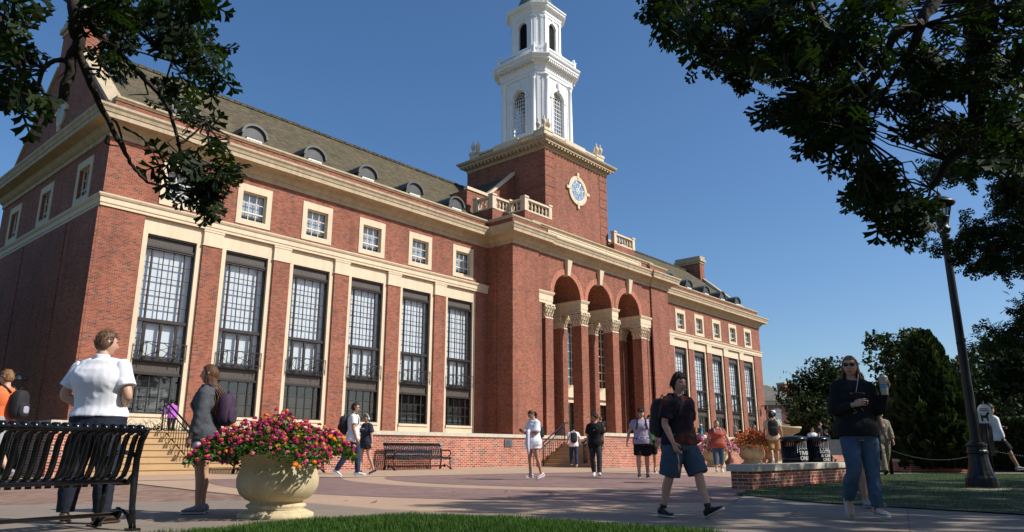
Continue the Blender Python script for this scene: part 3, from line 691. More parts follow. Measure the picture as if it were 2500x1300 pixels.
# oculus
OC, OZ = 49.05, 22.8
def ringy(mb, ro, ri, y0, y1, n=36):
    for k in range(n):
        a, b_ = 2*math.pi*k/n, 2*math.pi*(k+1)/n; q = lambda r, t: (OC+r*math.cos(t), OZ+r*math.sin(t))
        mb.prism([q(ri, a), q(ro, a), q(ro, b_), q(ri, b_)], y0, y1, lambda u, v, t: (u, t, v))
o = lib(); ringy(o, 1.32, .98, TY0-.12, TY0+.05)
for a in range(4):
    c, s = (round(math.cos(a*math.pi/2)), round(math.sin(a*math.pi/2))); w_, h_ = (.26, .13) if c else (.13, .26)
    o.box(OC+c*1.38-w_, OC+c*1.38+w_, TY0-.16, TY0+.05, OZ+s*1.38-h_, OZ+s*1.38+h_)
oc = o.build('round_window', M['stone'], LIB)
o = lib(); o.prism([(OC+1.0*math.cos(2*math.pi*k/32), OZ+1.0*math.sin(2*math.pi*k/32)) for k in range(32)], TY0-.03, TY0-.01, lambda u, v, t: (u, t, v)); o.build('pane', M['glass_blue'], oc)
o = lib(); ringy(o, 1.0, .93, TY0-.08, TY0-.03); ringy(o, .24, .19, TY0-.07, TY0-.032, 20)
for k in range(4):
    a = math.pi*k/4+.2; o.tube([(OC-.95*math.cos(a), TY0-.05, OZ-.95*math.sin(a)), (OC+.95*math.cos(a), TY0-.05, OZ+.95*math.sin(a))], .022, 5)
for k in range(8):
    a = math.pi*k/4+.2+math.pi/8
    pts = [(OC+.95*math.cos(a)+.34*math.cos(a+math.pi+q)-.0, TY0-.05, OZ+.95*math.sin(a)+.34*math.sin(a+math.pi+q)) for q in (-1.2, -.8, -.4, 0, .4, .8, 1.2)]
    o.tube(pts, .02, 5)
o.build('tracery', M['white'], oc)
o = lib(); o.box(48.1, 50.1, TY0-.1, TY0+.05, 17.85, 18.4); o.box(47.95, 50.25, TY0-.22, TY0+.05, 18.4, 18.55); ob = o.build('vent_block', M['stone2'], LIB)
o = lib(); o.box(48.6, 49.0, TY0-.13, TY0-.09, 18.05, 18.12); o.box(49.2, 49.6, TY0-.13, TY0-.09, 18.05, 18.12); o.build('vent_slot', M['dark'], ob)
# tower balustrade with corner pedestals and urns
ZB = 26.4
urn_prof = [(.12, 0), (.12, .08), (.06, .13), (.05, .2), (.16, .34), (.215, .5), (.2, .64), (.1, .74), (.06, .8), (.09, .84), (.055, .9), (.07, .96), (.03, 1.04), (.01, 1.1)]
um = MB(); um.lathe([(r, z) for r, z in urn_prof], seg=14); UM = um.mesh('urn', M['stone2'])
CE = [(TX0+.1, TY0+.1, 1, 1), (TX1-.1, TY0+.1, -1, 1), (TX0+.1, TY1-.1, 1, -1), (TX1-.1, TY1-.1, -1, -1)]
for x, y, sx, sy in CE:
    b = lib()
    for a in range(2):
        l = 1.15; w_ = .4
        x0, x1 = (x, x+sx*(l if a == 0 else w_)); y0, y1 = (y, y+sy*(w_ if a == 0 else l))
        if a == 1: y0 = y+sy*w_
        b.box(min(x0, x1), max(x0, x1), min(y0, y1), max(y0, y1), ZB, ZB+.8)
    b.box(min(x-.06*sx, x+sx*.5), max(x-.06*sx, x+sx*.5), min(y-.06*sy, y+sy*.5), max(y-.06*sy, y+sy*.5), ZB+.8, ZB+1.05)
    b.box(min(x+sx*.5, x+sx*1.2), max(x+sx*.5, x+sx*1.2), min(y-.06*sy, y+sy*.46), max(y-.06*sy, y+sy*.46), ZB+.8, ZB+.95)
    b.box(min(x-.06*sx, x+sx*.46), max(x-.06*sx, x+sx*.46), min(y+sy*.5, y+sy*1.2), max(y+sy*.5, y+sy*1.2), ZB+.8, ZB+.95)
    o = b.build('corner_pedestal', M['stone2'], LIB)
    for dx, dy, zz in ((.22, .22, 1.05), (.85, .2, .95), (.2, .85, .95)):
        u = bpy.data.objects.new('urn', UM); COL.objects.link(u); u.parent = o; u.location = (x+sx*dx-OFF[0], y+sy*dy-OFF[1], ZB+zz-OFF[2]); u.scale = (1, 1, 1.12)
for a in range(4):
    hx, hy = (TX1-TX0)/2-.3, 0
    def loc(u): # u along side
        if a == 0: return (49.1+u, TY0+.28)
        if a == 1: return (TX0+.28, 39.9+u)
        if a == 2: return (49.1+u, TY1-.28)
        return (TX1-.28, 39.9+u)
    for s in (-1, 1): balustrade(loc(s*1.45), loc(s*3.2), ZB, 'stone2', 6, .5, .3, None, .15)
    b = lib(); c0, c1 = loc(-1.45), loc(1.45); b.box(min(c0[0], c1[0])-(.2 if a % 2 else 0), max(c0[0], c1[0])+(.2 if a % 2 else 0), min(c0[1], c1[1])-(0 if a % 2 else .2), max(c0[1], c1[1])+(0 if a % 2 else .2), ZB, ZB+.86); b.build('balustrade_panel', M['stone2'], LIB)

# ---- white cupola
CXC, CYC = 49.1, 39.9
def octa(h, c): return [(CXC-h, CYC+c), (CXC-h, CYC-c), (CXC-c, CYC-h), (CXC+c, CYC-h), (CXC+h, CYC-c), (CXC+h, CYC+c), (CXC+c, CYC+h), (CXC-c, CYC+h)]
def octprism(mb, h, c, z0, z1):
    o = octa(h, c); n = len(mb.v); mb.v += [(x, y, z0) for x, y in o]+[(x, y, z1) for x, y in o]
    for i in range(8): j = (i+1) % 8; mb.face((n+i, n+j, n+8+j, n+8+i))
    mb.face([n+i for i in range(7, -1, -1)]); mb.face([n+8+i for i in range(8)])
H1, C1 = 2.55, 1.95
w = lib()
# four faces with arched openings, chamfer faces
def arch_face(mb, half, zbot, ztop, r, zsill, zspr, dep=.35):
    """local u along face, v up; returns polys in (u,v)"""
    P = []; P.append([(-half, zbot), (-r, zbot), (-r, zspr), (-half, zspr)]); P.append([(r, zbot), (half, zbot), (half, zspr), (r, zspr)])
    P.append([(-r, zbot), (r, zbot), (r, zsill), (-r, zsill)]); P.append([(-half, zspr), (-r, zspr), (-r, ztop), (-half, ztop)]); P.append([(r, zspr), (half, zspr), (half, ztop), (r, ztop)])
    a = [(-r*math.cos(math.pi*k/16), zspr+r*math.sin(math.pi*k/16)) for k in range(17)]
    for (u0, v0), (u1, v1) in zip(a, a[1:]): P.append([(u0, v0), (u1, v1), (u1, ztop), (u0, ztop)])
    return P, [(-r, zsill)]+a+[(r, zsill)]
FM = [Matrix.Translation((CXC, CYC, 0)) @ Matrix.Rotation(q*math.pi/2, 4, 'Z') for q in range(4)]
def cup_stage(H, C, z0, z1, r, zsill, zspr, name):
    w = lib(); P, edge = arch_face(None, C, z0, z1, r, zsill, zspr)
    for m in FM:
        t = MB()
        for p in P: t.poly([(u, -H, v) for u, v in p])
        for (u0, v0), (u1, v1) in zip(edge, edge[1:]): t.poly([(u0, -H, v0), (u1, -H, v1), (u1, -H+.4, v1), (u0, -H+.4, v0)])
        t.poly([(edge[-1][0], -H, edge[-1][1]), (edge[0][0], -H, edge[0][1]), (edge[0][0], -H+.4, edge[0][1]), (edge[-1][0], -H+.4, edge[-1][1])])
        t.poly([(C, -H, z0), (H, -C, z0), (H, -C, z1), (C, -H, z1)])
        w.add(t, m)
    return w.build(name, M['white'], LIB)
s1 = cup_stage(H1, C1, 26.6, 35.0, .78, 28.55, 32.15, 'cupola_stage')
w = lib(); octprism(w, 2.85, 2.2, 26.4, 27.85); octprism(w, 2.72, 2.05, 27.85, 28.05)
for m in FM:
    t = MB()
    for u in (-C1+.22, C1-.22): t.lathe([(.3, 28.05), (.3, 28.2), (.26, 28.3), (.25, 28.4), (.235, 31), (.205, 33.5), (.24, 33.55), (.22, 33.62), (.3, 33.9), (.34, 33.95), (.34, 34.05)], (u, -H1-.02, 0), 14)
    t.box(-C1+.5, -C1+.62, -H1-.05, -H1, 28.05, 33.95); t.box(C1-.62, C1-.5, -H1-.05, -H1, 28.05, 33.95)
    for k in range(16):
        a, b_ = math.pi*k/16, math.pi*(k+1)/16; q = lambda rr, th: (-rr*math.cos(th), 32.15+rr*math.sin(th))
        t.prism([q(.8, a), q(1.05, a), q(1.05, b_), q(.8, b_)], -H1-.09, -H1, lambda u, v, tt: (u, tt, v))
    for s in (-1, 1): t.box(min(s*.8, s*1.05), max(s*.8, s*1.05), -H1-.07, -H1, 28.3, 32.0); t.box(min(s*.76, s*1.2), max(s*.76, s*1.2), -H1-.14, -H1, 32.0, 32.18)
    t.prism([(-.12, 33.0), (.12, 33.0), (.2, 33.75), (-.2, 33.75)], -H1-.22, -H1, lambda u, v, tt: (u, tt, v))
    t.box(-.9, .9, -H1-.06, -H1+.1, 28.35, 28.55)
    # chamfer pilasters
    mid = Vector(((C1+H1)/2, -(C1+H1)/2, 0)); 
    w.add(t, m)
    t = MB(); t.box(-.3, -.16, -.05, .05, 28.05, 34.0); t.box(.16, .3, -.05, .05, 28.05, 34.0); t.box(-.16, .16, -.02, .04, 28.05, 34.0); w.add(t, m @ Matrix.Translation(mid) @ Matrix.Rotation(math.pi/4, 4, 'Z'))
w.build('cupola_columns', M['white'], s1)
def octcorn(prof, H, C, name, par, dent=None):
    b = lib(); b.sweep(octa(H, C), prof, True); z = prof[-1][1]; b.poly([(x, y, z) for x, y in octa(H+prof[-1][0], C)])
    zb = prof[0][1]; b.poly([(x, y, zb) for x, y in octa(H, C)][::-1])
    if dent:
        for m in FM:
            t = MB(); n, d0, d1, zz0, zz1 = dent
            for k in range(n): u = -C-.25+(2*C+.5)*(k+.5)/n; t.box(u-.07, u+.07, -H-d1, -H-d0, zz0, zz1)
            b.add(t, m)
    return b.build(name, M['white'], par)
octcorn([(0, 34.0), (.1, 34.0), (.1, 34.3), (.16, 34.33), (.16, 34.75), (.24, 34.85), (.34, 35.2), (.75, 35.25), (.75, 35.42), (.85, 35.5), (.92, 35.62), (.92, 35.7), (.1, 35.85)], H1, C1, 'cupola_cornice', s1, (16, .3, .7, 35.0, 35.22))
gb = lib()
for m in FM:
    t = MB(); r = .76
    for u in (-.52, -.26, 0, .26, .52): t.box(u-.02, u+.02, -H1+.22, -H1+.28, 28.55, 32.15+(0 if True else 0))
    for k in range(10): t.box(-.78, .78, -H1+.225, -H1+.275, 28.6+.39*k-.02, 28.6+.39*k+.02)
    for rr in (.25, .52, .76):
        for k in range(12):
            a, b_ = math.pi*k/12, math.pi*(k+1)/12; t.tube([(rr*math.cos(a), -H1+.25, 32.15+rr*math.sin(a)), (rr*math.cos(b_), -H1+.25, 32.15+rr*math.sin(b_))], .024, 4)
    for k in range(1, 6): a = math.pi*k/6; t.tube([(.25*math.cos(a), -H1+.25, 32.15+.25*math.sin(a)), (.76*math.cos(a), -H1+.25, 32.15+.76*math.sin(a))], .02, 4)
    gb = lib(); gb.add(t, m); gb.build('cupola_window', M['white'], s1)
cl = lib()  # dark panels added inside; the interior shade is put into their colour
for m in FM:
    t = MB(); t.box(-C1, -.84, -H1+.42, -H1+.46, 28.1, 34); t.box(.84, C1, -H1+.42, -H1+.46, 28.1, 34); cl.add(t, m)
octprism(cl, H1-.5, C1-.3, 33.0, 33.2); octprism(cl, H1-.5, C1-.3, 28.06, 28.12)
cl.build('cupola_shade_panels', pm('painted cupola shade', (.10, .11, .12), .9), s1)
# balustrade of the cupola
zb = 35.85
for q, m in enumerate(FM):
    a = m @ Vector((-C1-.1, -H1-.35, 0)); c = m @ Vector((C1+.1, -H1-.35, 0)); balustrade((a.x, a.y), (c.x, c.y), zb, 'white', 14, .42, .2, None, .14)
    a = m @ Vector((C1+.2, -H1-.3, 0)); c = m @ Vector((H1+.3, -C1-.2, 0)); balustrade((a.x, a.y), (c.x, c.y), zb, 'white', 3, .42, .2, None, .14)
    for sgn in (-1, 1):
        p_ = m @ Vector((sgn*(C1+.12), -H1-.35, 0)); b = lib(); b.box(p_.x-.15, p_.x+.15, p_.y-.15, p_.y+.15, zb, zb+.72); b.box(p_.x-.19, p_.x+.19, p_.y-.19, p_.y+.19, zb+.72, zb+.8); b.ball((p_.x, p_.y, zb+1.0), .14, 10, 7); b.tube([(p_.x, p_.y, zb+.8), (p_.x, p_.y, zb+.9)], .06, 8); b.build('ball_post', M['white'], s1)
H2, C2 = 2.0, 1.2
w = lib(); octprism(w, 2.35, 1.5, 35.85, 37.1); octprism(w, 2.2, 1.36, 37.1, 37.3); w.build('belfry_base', M['white'], LIB)
s2 = cup_stage(H2, C2, 37.3, 41.2, .52, 37.45, 39.7, 'belfry_stage')
w = lib()
for m in FM:
    t = MB()
    for u in (-C2+.14, C2-.14): t.box(u-.13, u+.13, -H2-.1, -H2+.02, 37.3, 40.55); t.box(u-.17, u+.17, -H2-.14, -H2+.02, 40.4, 40.62); t.box(u-.17, u+.17, -H2-.14, -H2+.02, 37.3, 37.5)
    for k in range(14):
        a, b_ = math.pi*k/14, math.pi*(k+1)/14; q = lambda rr, th: (-rr*math.cos(th), 39.7+rr*math.sin(th)); t.prism([q(.54, a), q(.68, a), q(.68, b_), q(.54, b_)], -H2-.05, -H2, lambda u, v, tt: (u, tt, v))
    t.box(-.07, .07, -H2-.1, -H2, 40.2, 40.6); w.add(t, m)
    t = MB(); mid = Vector(((C2+H2)/2, -(C2+H2)/2, 0)); t.box(-.44, -.2, -.07, .05, 37.3, 40.55); t.box(.2, .44, -.07, .05, 37.3, 40.55); t.box(-.48, -.16, -.11, .05, 40.4, 40.62); t.box(.16, .48, -.11, .05, 40.4, 40.62); w.add(t, m @ Matrix.Translation(mid) @ Matrix.Rotation(math.pi/4, 4, 'Z'))
w.build('belfry_pilasters', M['white'], s2)
w = lib()
for m in FM:
    t = MB(); t.box(-.56, .56, -H2+.35, -H2+.36, 37.4, 40.3)
    for k in range(22): t.box(-.54, .54, -H2+.2, -H2+.32, 37.5+.125*k, 37.53+.125*k)
    w = lib(); w.add(t, m); w.build('louvres', M['louvre'], s2)
octcorn([(0, 40.6), (.08, 40.6), (.08, 40.8), (.14, 40.84), (.14, 41.1), (.22, 41.2), (.3, 41.35), (.5, 41.4), (.5, 41.5), (.6, 41.6), (.62, 41.72), (0, 41.95)], H2, C2, 'belfry_cornice', s2)
w = lib(); octprism(w, 1.85, 1.1, 41.9, 42.3); w.build('dome_base', M['white'], LIB)
d = lib(); d.lathe([(1.75, 42.3)]+[(1.72*math.cos(R(a)), 42.4+1.9*math.sin(R(a))) for a in range(0, 90, 9)]+[(.3, 44.4), (.2, 44.9), (.05, 47)], (CXC, CYC, 0), 24, False)
do = d.build('dome', M['copper'], LIB)
d = lib()
for k in range(24):
    a = 2*math.pi*k/24; d.tube([(CXC+1.76*math.cos(R(e))*math.cos(a), CYC+1.76*math.cos(R(e))*math.sin(a), 42.4+1.93*math.sin(R(e))) for e in range(0, 81, 16)], .03, 5)
d.build('dome_seam', M['copper'], do)
# ------------------------------------------------------------------ ground, paving, terrace
def sheet(name, pts, lift, mat, kind='structure'):
    b = MB(); b.poly([(p[0], p[1], gz(p[1])+lift) for p in pts]); return tag(b.build(name, M[mat]), kind=kind)
sheet('ground', [(-500, -300), (900, -300), (900, 700), (-500, 700)], 0, 'far_ground')
sheet('plaza', [(-3, 21), (-3, 4), (11, -12), (60, -12), (60, 21)], .004, 'tan')
PC = (15.8, 11.8)
def ringsheet(name, r0, r1, lift, mat, a0=0, a1=360):
    b = MB(); n = 96
    for k in range(n):
        a, c = R(a0+(a1-a0)*k/n), R(a0+(a1-a0)*(k+1)/n)
        P = [(PC[0]+r*math.cos(t), PC[1]+r*math.sin(t)) for r, t in ((r0, a), (r1, a), (r1, c), (r0, c))]
        b.poly([(x, y, gz(y)+lift) for x, y in (P if r0 > 0 else P[1:3]+[PC])])
    return tag(b.build(name, M[mat]), kind='structure')
ringsheet('paving_disc', 0, 4.75, .008, 'paver'); ringsheet('paving_ring', 5.75, 8.7, .008, 'paver', 100, 290)
sheet('paving_strip', [(-3, 17.2), (7.0, 16.9), (11.8, 15.6), (17.7, 14.75), (25, 12.9), (25, 20.9), (-3, 20.9)], .012, 'tan')
sheet('brick_paving', [(6.5, 16.4), (6.02, 10.75), (5.75, 9.6), (4.54, 10.23), (2.97, 10.96), (-3, 13.9), (-3, 17.0), (4, 17.0)], .016, 'paver2')
sheet('sidewalk', [(-12, 17.5), (-3, 13.9), (2.97, 10.96), (4.54, 10.23), (5.54, 9.71), (5.85, 8.6), (5.9, 7.2), (6.5, 5.6), (8.4, 4.35), (10, 4.7), (11.9, 5.4), (13, -12), (-12, -12)], .02, 'grey')
b = MB(); js = [(6.5, 16.4), (6.34, 14.99), (6.02, 10.75), (5.78, 9.6)]
for p, q in zip(js, js[1:]):
    b.poly([(p[0]-.03, p[1], gz(p[1])+.024), (p[0]+.03, p[1], gz(p[1])+.024), (q[0]+.03, q[1], gz(q[1])+.024), (q[0]-.03, q[1], gz(q[1])+.024)])
tag(b.build('paving_joint', M['soil']), kind='structure')
b = MB(); js = [(5.54, 9.71), (5.85, 8.6), (5.9, 7.2), (6.5, 5.6), (8.4, 4.35), (10, 4.7), (11.9, 5.4)]
for p, q in zip(js, js[1:]): b.poly([(p[0], p[1], gz(p[1])+.024), (q[0], q[1], gz(q[1])+.024), (q[0]+.02, q[1]+.02, gz(q[1])+.024), (p[0]+.02, p[1]+.02, gz(p[1])+.024)])
tag(b.build('paving_joint', M['soil']), kind='structure')
LAWN1 = [(-6, 7.0), (1.2, 6.3), (3.0, 6.25), (3.7, 6.45), (4.45, 6.5), (5.3, 6.3), (5.98, 5.5), (6.2, 4.5), (6.25, 3.6), (6.15, 2.7), (6.2, 1.0), (5, -3), (-6, -3)]
LAWN2 = [(12, 5.6), (13.6, 5.95), (19.3, 5.95), (25.9, 7.1), (30, 3.95), (40, -4), (22, -14), (10.5, -14), (10.7, 1.45), (10.95, 3.9)]
LAWN3 = [(6.1, 19.8), (6.1, 34), (-20, 34), (-20, 17.8), (-12, 17.5), (2, 18.4)]
LAWN4 = [(27.5, 8.6), (33, 4.6), (45, -2), (60, 4), (50, 16), (36, 12)]
for L, lf in ((LAWN1, .03), (LAWN2, .035), (LAWN3, .03), (LAWN4, .03)): sheet('lawn', L, lf, 'lawn')
sheet('path', [(25.9, 7.1), (30, 3.95), (40, -4), (42, -2.5), (31.2, 5.4), (27, 8.4)], .016, 'grey')
sheet('road', [(30, 21), (60, 21), (120, 24), (120, 5), (60, 5), (40, 14.5), (33, 16)], .02, 'grey')
# terrace
def simple_wall(x0, x1, y0, y1, ztop, label, capm='cap', brick='brick_wall', capt=.13):
    e = empty('terrace_wall', ((x0+x1)/2, y0, gz(y0)), 0, label, 'wall'); o = e.location
    b = MB(o); b.box(x0, x1, y0, y1, -.1, ztop-capt); b.build('brick_face', M[brick], e)
    b = MB(o); b.box(x0-.04, x1+.04, y0-.05, y1+.05, ztop-capt, ztop); b.build('stone_cap', M[capm], e); return e
simple_wall(12.9, 28.4, 20, 20.36, 1.46, 'red brick terrace wall with stone cap behind the long black bench')
simple_wall(24.75, 60, 17.3, 17.66, 1.53, 'red brick terrace wall with stone cap right of the entrance steps')
e = simple_wall(6.2, 6.95, 19.95, 23.5, 1.5, 'short brick cheek wall with stone cap left of the tan steps')
b = MB(); b.poly([(x, y, 1.36) for x, y in [(6.95, 23), (12.9, 22.4), (12.9, 20.3), (28.2, 20.3), (28.2, 17.6), (90, 17.6), (90, 36), (6.5, 36), (6.5, 23.4)]])
tag(b.build('terrace_floor', M['tan']), kind='structure')
def stair(name, A, B, up, n, z0, z1, run, mat, label):
    A, B, up = Vector(A), Vector(B), Vector(up).normalized(); e = empty(name, (A.x, A.y, z0), 0, label, 'steps'); o = e.location; h = (z1-z0)/n
    for k in range(n):
        b = MB(o); p, q = A+up*run*k, B+up*run*k; p2, q2 = A+up*(run*(k+1)+.06), B+up*(run*(k+1)+.06); zt = z0+h*(k+1)
        pr, qr = p+up*.025, q+up*.025
        for P, za, zb in (((pr, qr, q2, p2), z0-.1 if k == 0 else z0+h*k-.04, zt-.045), ((p, q, q2, p2), zt-.045, zt)):
            m = len(b.v); b.v += [(v.x, v.y, za) for v in P]+[(v.x, v.y, zb) for v in P]
            for f in ((3, 2, 1, 0), (4, 5, 6, 7), (0, 1, 5, 4), (1, 2, 6, 5), (2, 3, 7, 6), (3, 0, 4, 7)): b.face([m+i for i in f])
        b.build('step', M[mat], e)
    return e
stair('stone_steps', (6.95, 20.0), (12.88, 20.0), (0, 1), 7, gz(20), 1.36, .33, 'stepc', 'wide tan concrete steps behind the man in the white shirt')
stair('entrance_steps', (24.42, 19.99), (24.78, 17.67), (.988, .155), 6, gz(19), 1.10, .32, 'stepc', 'tan steps cut into the brick terrace wall where a student climbs')
stair('upper_steps', (27.0, 19.99), (27.3, 17.67), (.988, .155), 3, 1.10, 1.40, .36, 'steps2', 'short flight of pale stone steps above the tan entrance steps')
b = MB(); b.poly([(26.3, 19.99, 1.097), (26.65, 17.67, 1.097), (27.5, 17.67, 1.097), (27.2, 19.99, 1.097)]); tag(b.build('landing', M['steps2']), kind='structure')
def railing(A, B, n, label, h=.92, mat='blackm'):   # A bottom, B top (points on the stair nosing)
    A, B = Vector(A), Vector(B); e = empty('handrail', A, 0, label, 'railing'); d = B-A; hd = Vector((d.x, d.y, 0)).normalized()
    up = Vector((0, 0, 1))
    for P in (A, B): b = MB(A); b.tube([P, P+up*(h+.02)], .024, 6); b.build('post', M[mat], e)
    b = MB(A); b.tube([A-hd*.3+up*(h-.02), A-hd*.22+up*h, A+up*h, B+up*h, B+hd*.22+up*h, B+hd*.3+up*(h-.02)], .028, 6); b.build('top_rail', M[mat], e)
    b = MB(A); b.tube([A+up*(h-.17), B+up*(h-.17)], .018, 6); b.tube([A+up*.1, B+up*.1], .018, 6); b.build('lower_rail', M[mat], e)
    for k in range(1, n): 
        b = MB(A); P = A+d*(k/n); b.tube([P+up*.1, P+up*(h-.17)], .011, 5); b.build('baluster', M[mat], e)
    return e
def P3(x, y, z): return Vector((x, y, z))
railing(P3(9.85, 20.1, gz(20)+.1), P3(9.85, 22.35, 1.36), 14, 'black steel handrail climbing the tan steps behind the girl')
u2 = Vector((.988, .155)).normalized()
def sp(A, k, z): return P3(A[0]+u2.x*k, A[1]+u2.y*k, z)
railing(sp((24.3, 19.62), .1, gz(19)+.05), sp((24.3, 19.62), 2.0, 1.10), 11, 'black steel handrail beside the woman reading her phone')
railing(sp((24.7, 17.85), .1, gz(19)+.05), sp((24.7, 17.85), 2.0, 1.10), 11, 'black steel handrail beside the man in black')
# plaque on the wall
e = empty('wall_plaque', (22.6, 19.98, 1.0), 0, 'small grey metal plaque fixed to the terrace brick', 'plaque'); b = MB(e.location); b.box(22.38, 22.82, 19.96, 19.999, .98, 1.26); b.build('plate', M['slate_r'], e)
b = MB(e.location)
for k in range(6): b.box(22.44, 22.76-.06*(k % 3), 19.953, 19.962, 1.02+.035*k, 1.03+.035*k)
b.build('engraving', M['lead'], e)
# low wall in front of the bins
e = empty('low_wall', (16.4, 6.0, gz(6)), 0, 'low brick seat wall with thick stone cap in tree shade below the bins', 'wall'); b = MB(e.location); b.box(13.62, 19.2, 6.0, 6.4, -.05, .40); b.build('brick_face', M['brick_wall'], e)
b = MB(e.location); b.box(13.55, 19.25, 5.95, 6.46, .40, .52); b.build('stone_cap', M['cap'], e)
# ------------------------------------------------------------------ street furniture
def bench_mesh(L=2.4, n=30):
    """parts in local coords: x along the bench, y forward (sitting side), z up"""
    parts = {}
    prof = [(-.33, .86), (-.37, .895), (-.40, .90), (-.43, .875), (-.425, .84), (-.39, .815), (-.345, .80), (-.31, .72), (-.29, .62), (-.265, .53), (-.225, .455), (-.16, .425), (-.05, .43), (.1, .44), (.19, .43), (.225, .395), (.22, .355)]
    b = MB(); w = .052
    for k in range(n):
        x = (k+.5)*L/n-L/2; o = b.cs; b.cs = True; m = len(b.v)
        P = [Vector(p) for p in prof]
        for i, p in enumerate(P):
            t = (P[min(i+1, len(P)-1)]-P[max(i-1, 0)]).normalized(); q = p+Vector((-t.y, t.x))*.008
            b.v += [(x-w/2, p.x, p.y), (x+w/2, p.x, p.y), (x+w/2, q.x, q.y), (x-w/2, q.x, q.y)]
        for i in range(len(P)-1):
            for j in range(4): a, c = m+i*4, m+(i+1)*4; b.face((a+j, a+(j+1) % 4, c+(j+1) % 4, c+j))
        b.face([m+j for j in (3, 2, 1, 0)]); b.face([m+(len(P)-1)*4+j for j in range(4)]); b.cs = o
    parts['slats'] = b
    b = MB(); 
    for y, z, r in ((-.40, .855, .03), (-.20, .415, .022), (.17, .405, .022)): b.tube([(-L/2, y, z), (L/2, y, z)], r, 8)
    parts['crossbar'] = b
    b = MB(); b.tube([(-L/2, -.13, .13), (L/2, -.13, .13)], .018, 8); parts['stretcher'] = b
    for s in (-1, 1):
        x = s*(L/2+.02); b = MB(); U = (1, 0, 0)
        b.tube([(x, -.41, .87), (x, -.335, .76), (x, -.30, .6), (x, -.30, .42), (x, -.315, .2), (x, -.36, 0)], [.032, .034, .032, .034, .03, .034], 8, True, .7, U)
        b.tube([(x, -.30, .48), (x, -.22, .40), (x, -.05, .39), (x, .2, .41), (x, .215, .38)], [.03, .034, .03, .03, .02], 8, True, .7, U)
        b.tube([(x, .14, .40), (x, .15, .25), (x, .17, .1), (x, .24, 0)], [.03, .026, .026, .032], 8, True, .7, U)
        b.tube([(x, -.345, .02), (x, -.27, .12), (x, -.2, .155), (x, -.13, .16), (x, -.06, .155), (x, .04, .12), (x, .19, .02)], [.02, .022, .022, .03, .022, .022, .02], 8, True, .7, U)
        b.ball((x, -.11, .135), (.022, .055, .06), 8, 6); b.box(x-.045, x+.045, -.41, -.31, 0, .02); b.box(x-.045, x+.045, .19, .29, 0, .02)
        parts['end_frame%d' % s] = b
        b = MB(); b.tube([(x, -.30, .62), (x, -.22, .655), (x, -.1, .66), (x, .08, .655), (x, .16, .63), (x, .19, .56), (x, .16, .49), (x, .1, .455), (x, .07, .48)], [.018, .02, .02, .022, .022, .02, .018, .018, .02], 8, True, 1, U)
        parts['armrest%d' % s] = b
    return parts
BP = bench_mesh(2.5, 31)
BM = {k: v.mesh(k.rstrip('-1'), M['black']) for k, v in BP.items()}
def bench(loc, rz, label, sc=1):
    e = empty('park_bench', loc, rz, label, 'bench', 'black steel slatted benches'); e.scale = (sc, sc, sc)
    for k, m in BM.items():
        o = bpy.data.objects.new(k.rstrip('-1'), m); COL.objects.link(o); o.parent = e
    return e
ba = R(9.5); br = Vector((2.86, 6.62)); bd = Vector((math.cos(ba), math.sin(ba)))
lg_ = at_ground(322, 1302); br = Vector((lg_.x, lg_.y))+Vector((-bd.y, bd.x))*.36
bc = br-bd*1.27
bench((bc.x, bc.y, gz(bc.y)+.02), ba, 'black steel bench in front, its back to us, behind it a man in white shirt')
bench((17.35, 19.35, gz(19.3)), R(180), 'black steel bench standing against the terrace wall in the sun')
bench((11.85, 19.0, gz(19.0)), R(180), 'black steel bench mostly hidden behind the stone flower urn')

# --- cast stone flower urn
bowl_prof = [(.0, .0), (.40, 0), (.40, .055), (.36, .07), (.33, .085), (.28, .10), (.315, .125), (.315, .145), (.285, .16), (.27, .175), (.33, .205), (.395, .26), (.43, .335), (.435, .42), (.415, .50), (.395, .555), (.40, .60), (.45, .655), (.475, .665), (.475, .695), (.43, .70), (.40, .66), (.0, .60)]
pb = MB(); pb.lathe(bowl_prof[1:-1], seg=40, cap=True); BOWL = pb.mesh('planter_bowl', M['pitted'])
def planter(loc, sc, label, rz=0, group=None):
    e = empty('stone_planter', loc, rz, label, 'planter'); e.scale = (sc,)*3
    o = bpy.data.objects.new('bowl', BOWL); COL.objects.link(o); o.parent = e
    s = MB(); s.lathe([(.42, .655), (.2, .67)], seg=24); s.build('soil', M['soil'], e); return e
PLP = at_ground(672, 1266); PLP.z = gz(PLP.y)
planter(PLP, .98, 'large buff cast stone urn planter overflowing with lantana')
pl2 = MB(); pl2.box(-.42, .42, -.42, .42, 0, .035)
# leaves / flowers on a mound
def rot_mats(n, tiltmax=1.2):
    az = rng.uniform(0, 2*np.pi, n); ti = rng.uniform(0, tiltmax, n); sp_ = rng.uniform(0, 2*np.pi, n)
    def Rz(a): c, s = np.cos(a), np.sin(a); z = np.zeros_like(a); o = np.ones_like(a); return np.stack([np.stack([c, -s, z], -1), np.stack([s, c, z], -1), np.stack([z, z, o], -1)], -2)
    def Rx(a): c, s = np.cos(a), np.sin(a); z = np.zeros_like(a); o = np.ones_like(a); return np.stack([np.stack([o, z, z], -1), np.stack([z, c, -s], -1), np.stack([z, s, c], -1)], -2)
    return Rz(az) @ Rx(ti) @ Rz(sp_)
def scatter(tv, tf, P, Rm, S):
    tv = np.asarray(tv, float); tf = np.asarray(tf, int); n = len(P)
    V = np.einsum('nij,kj->nki', Rm, tv)*np.asarray(S)[:, None, None]+np.asarray(P)[:, None, :]
    F = tf[None]+(np.arange(n)*len(tv))[:, None, None]
    return V.reshape(-1, 3), F.reshape(-1, 3)
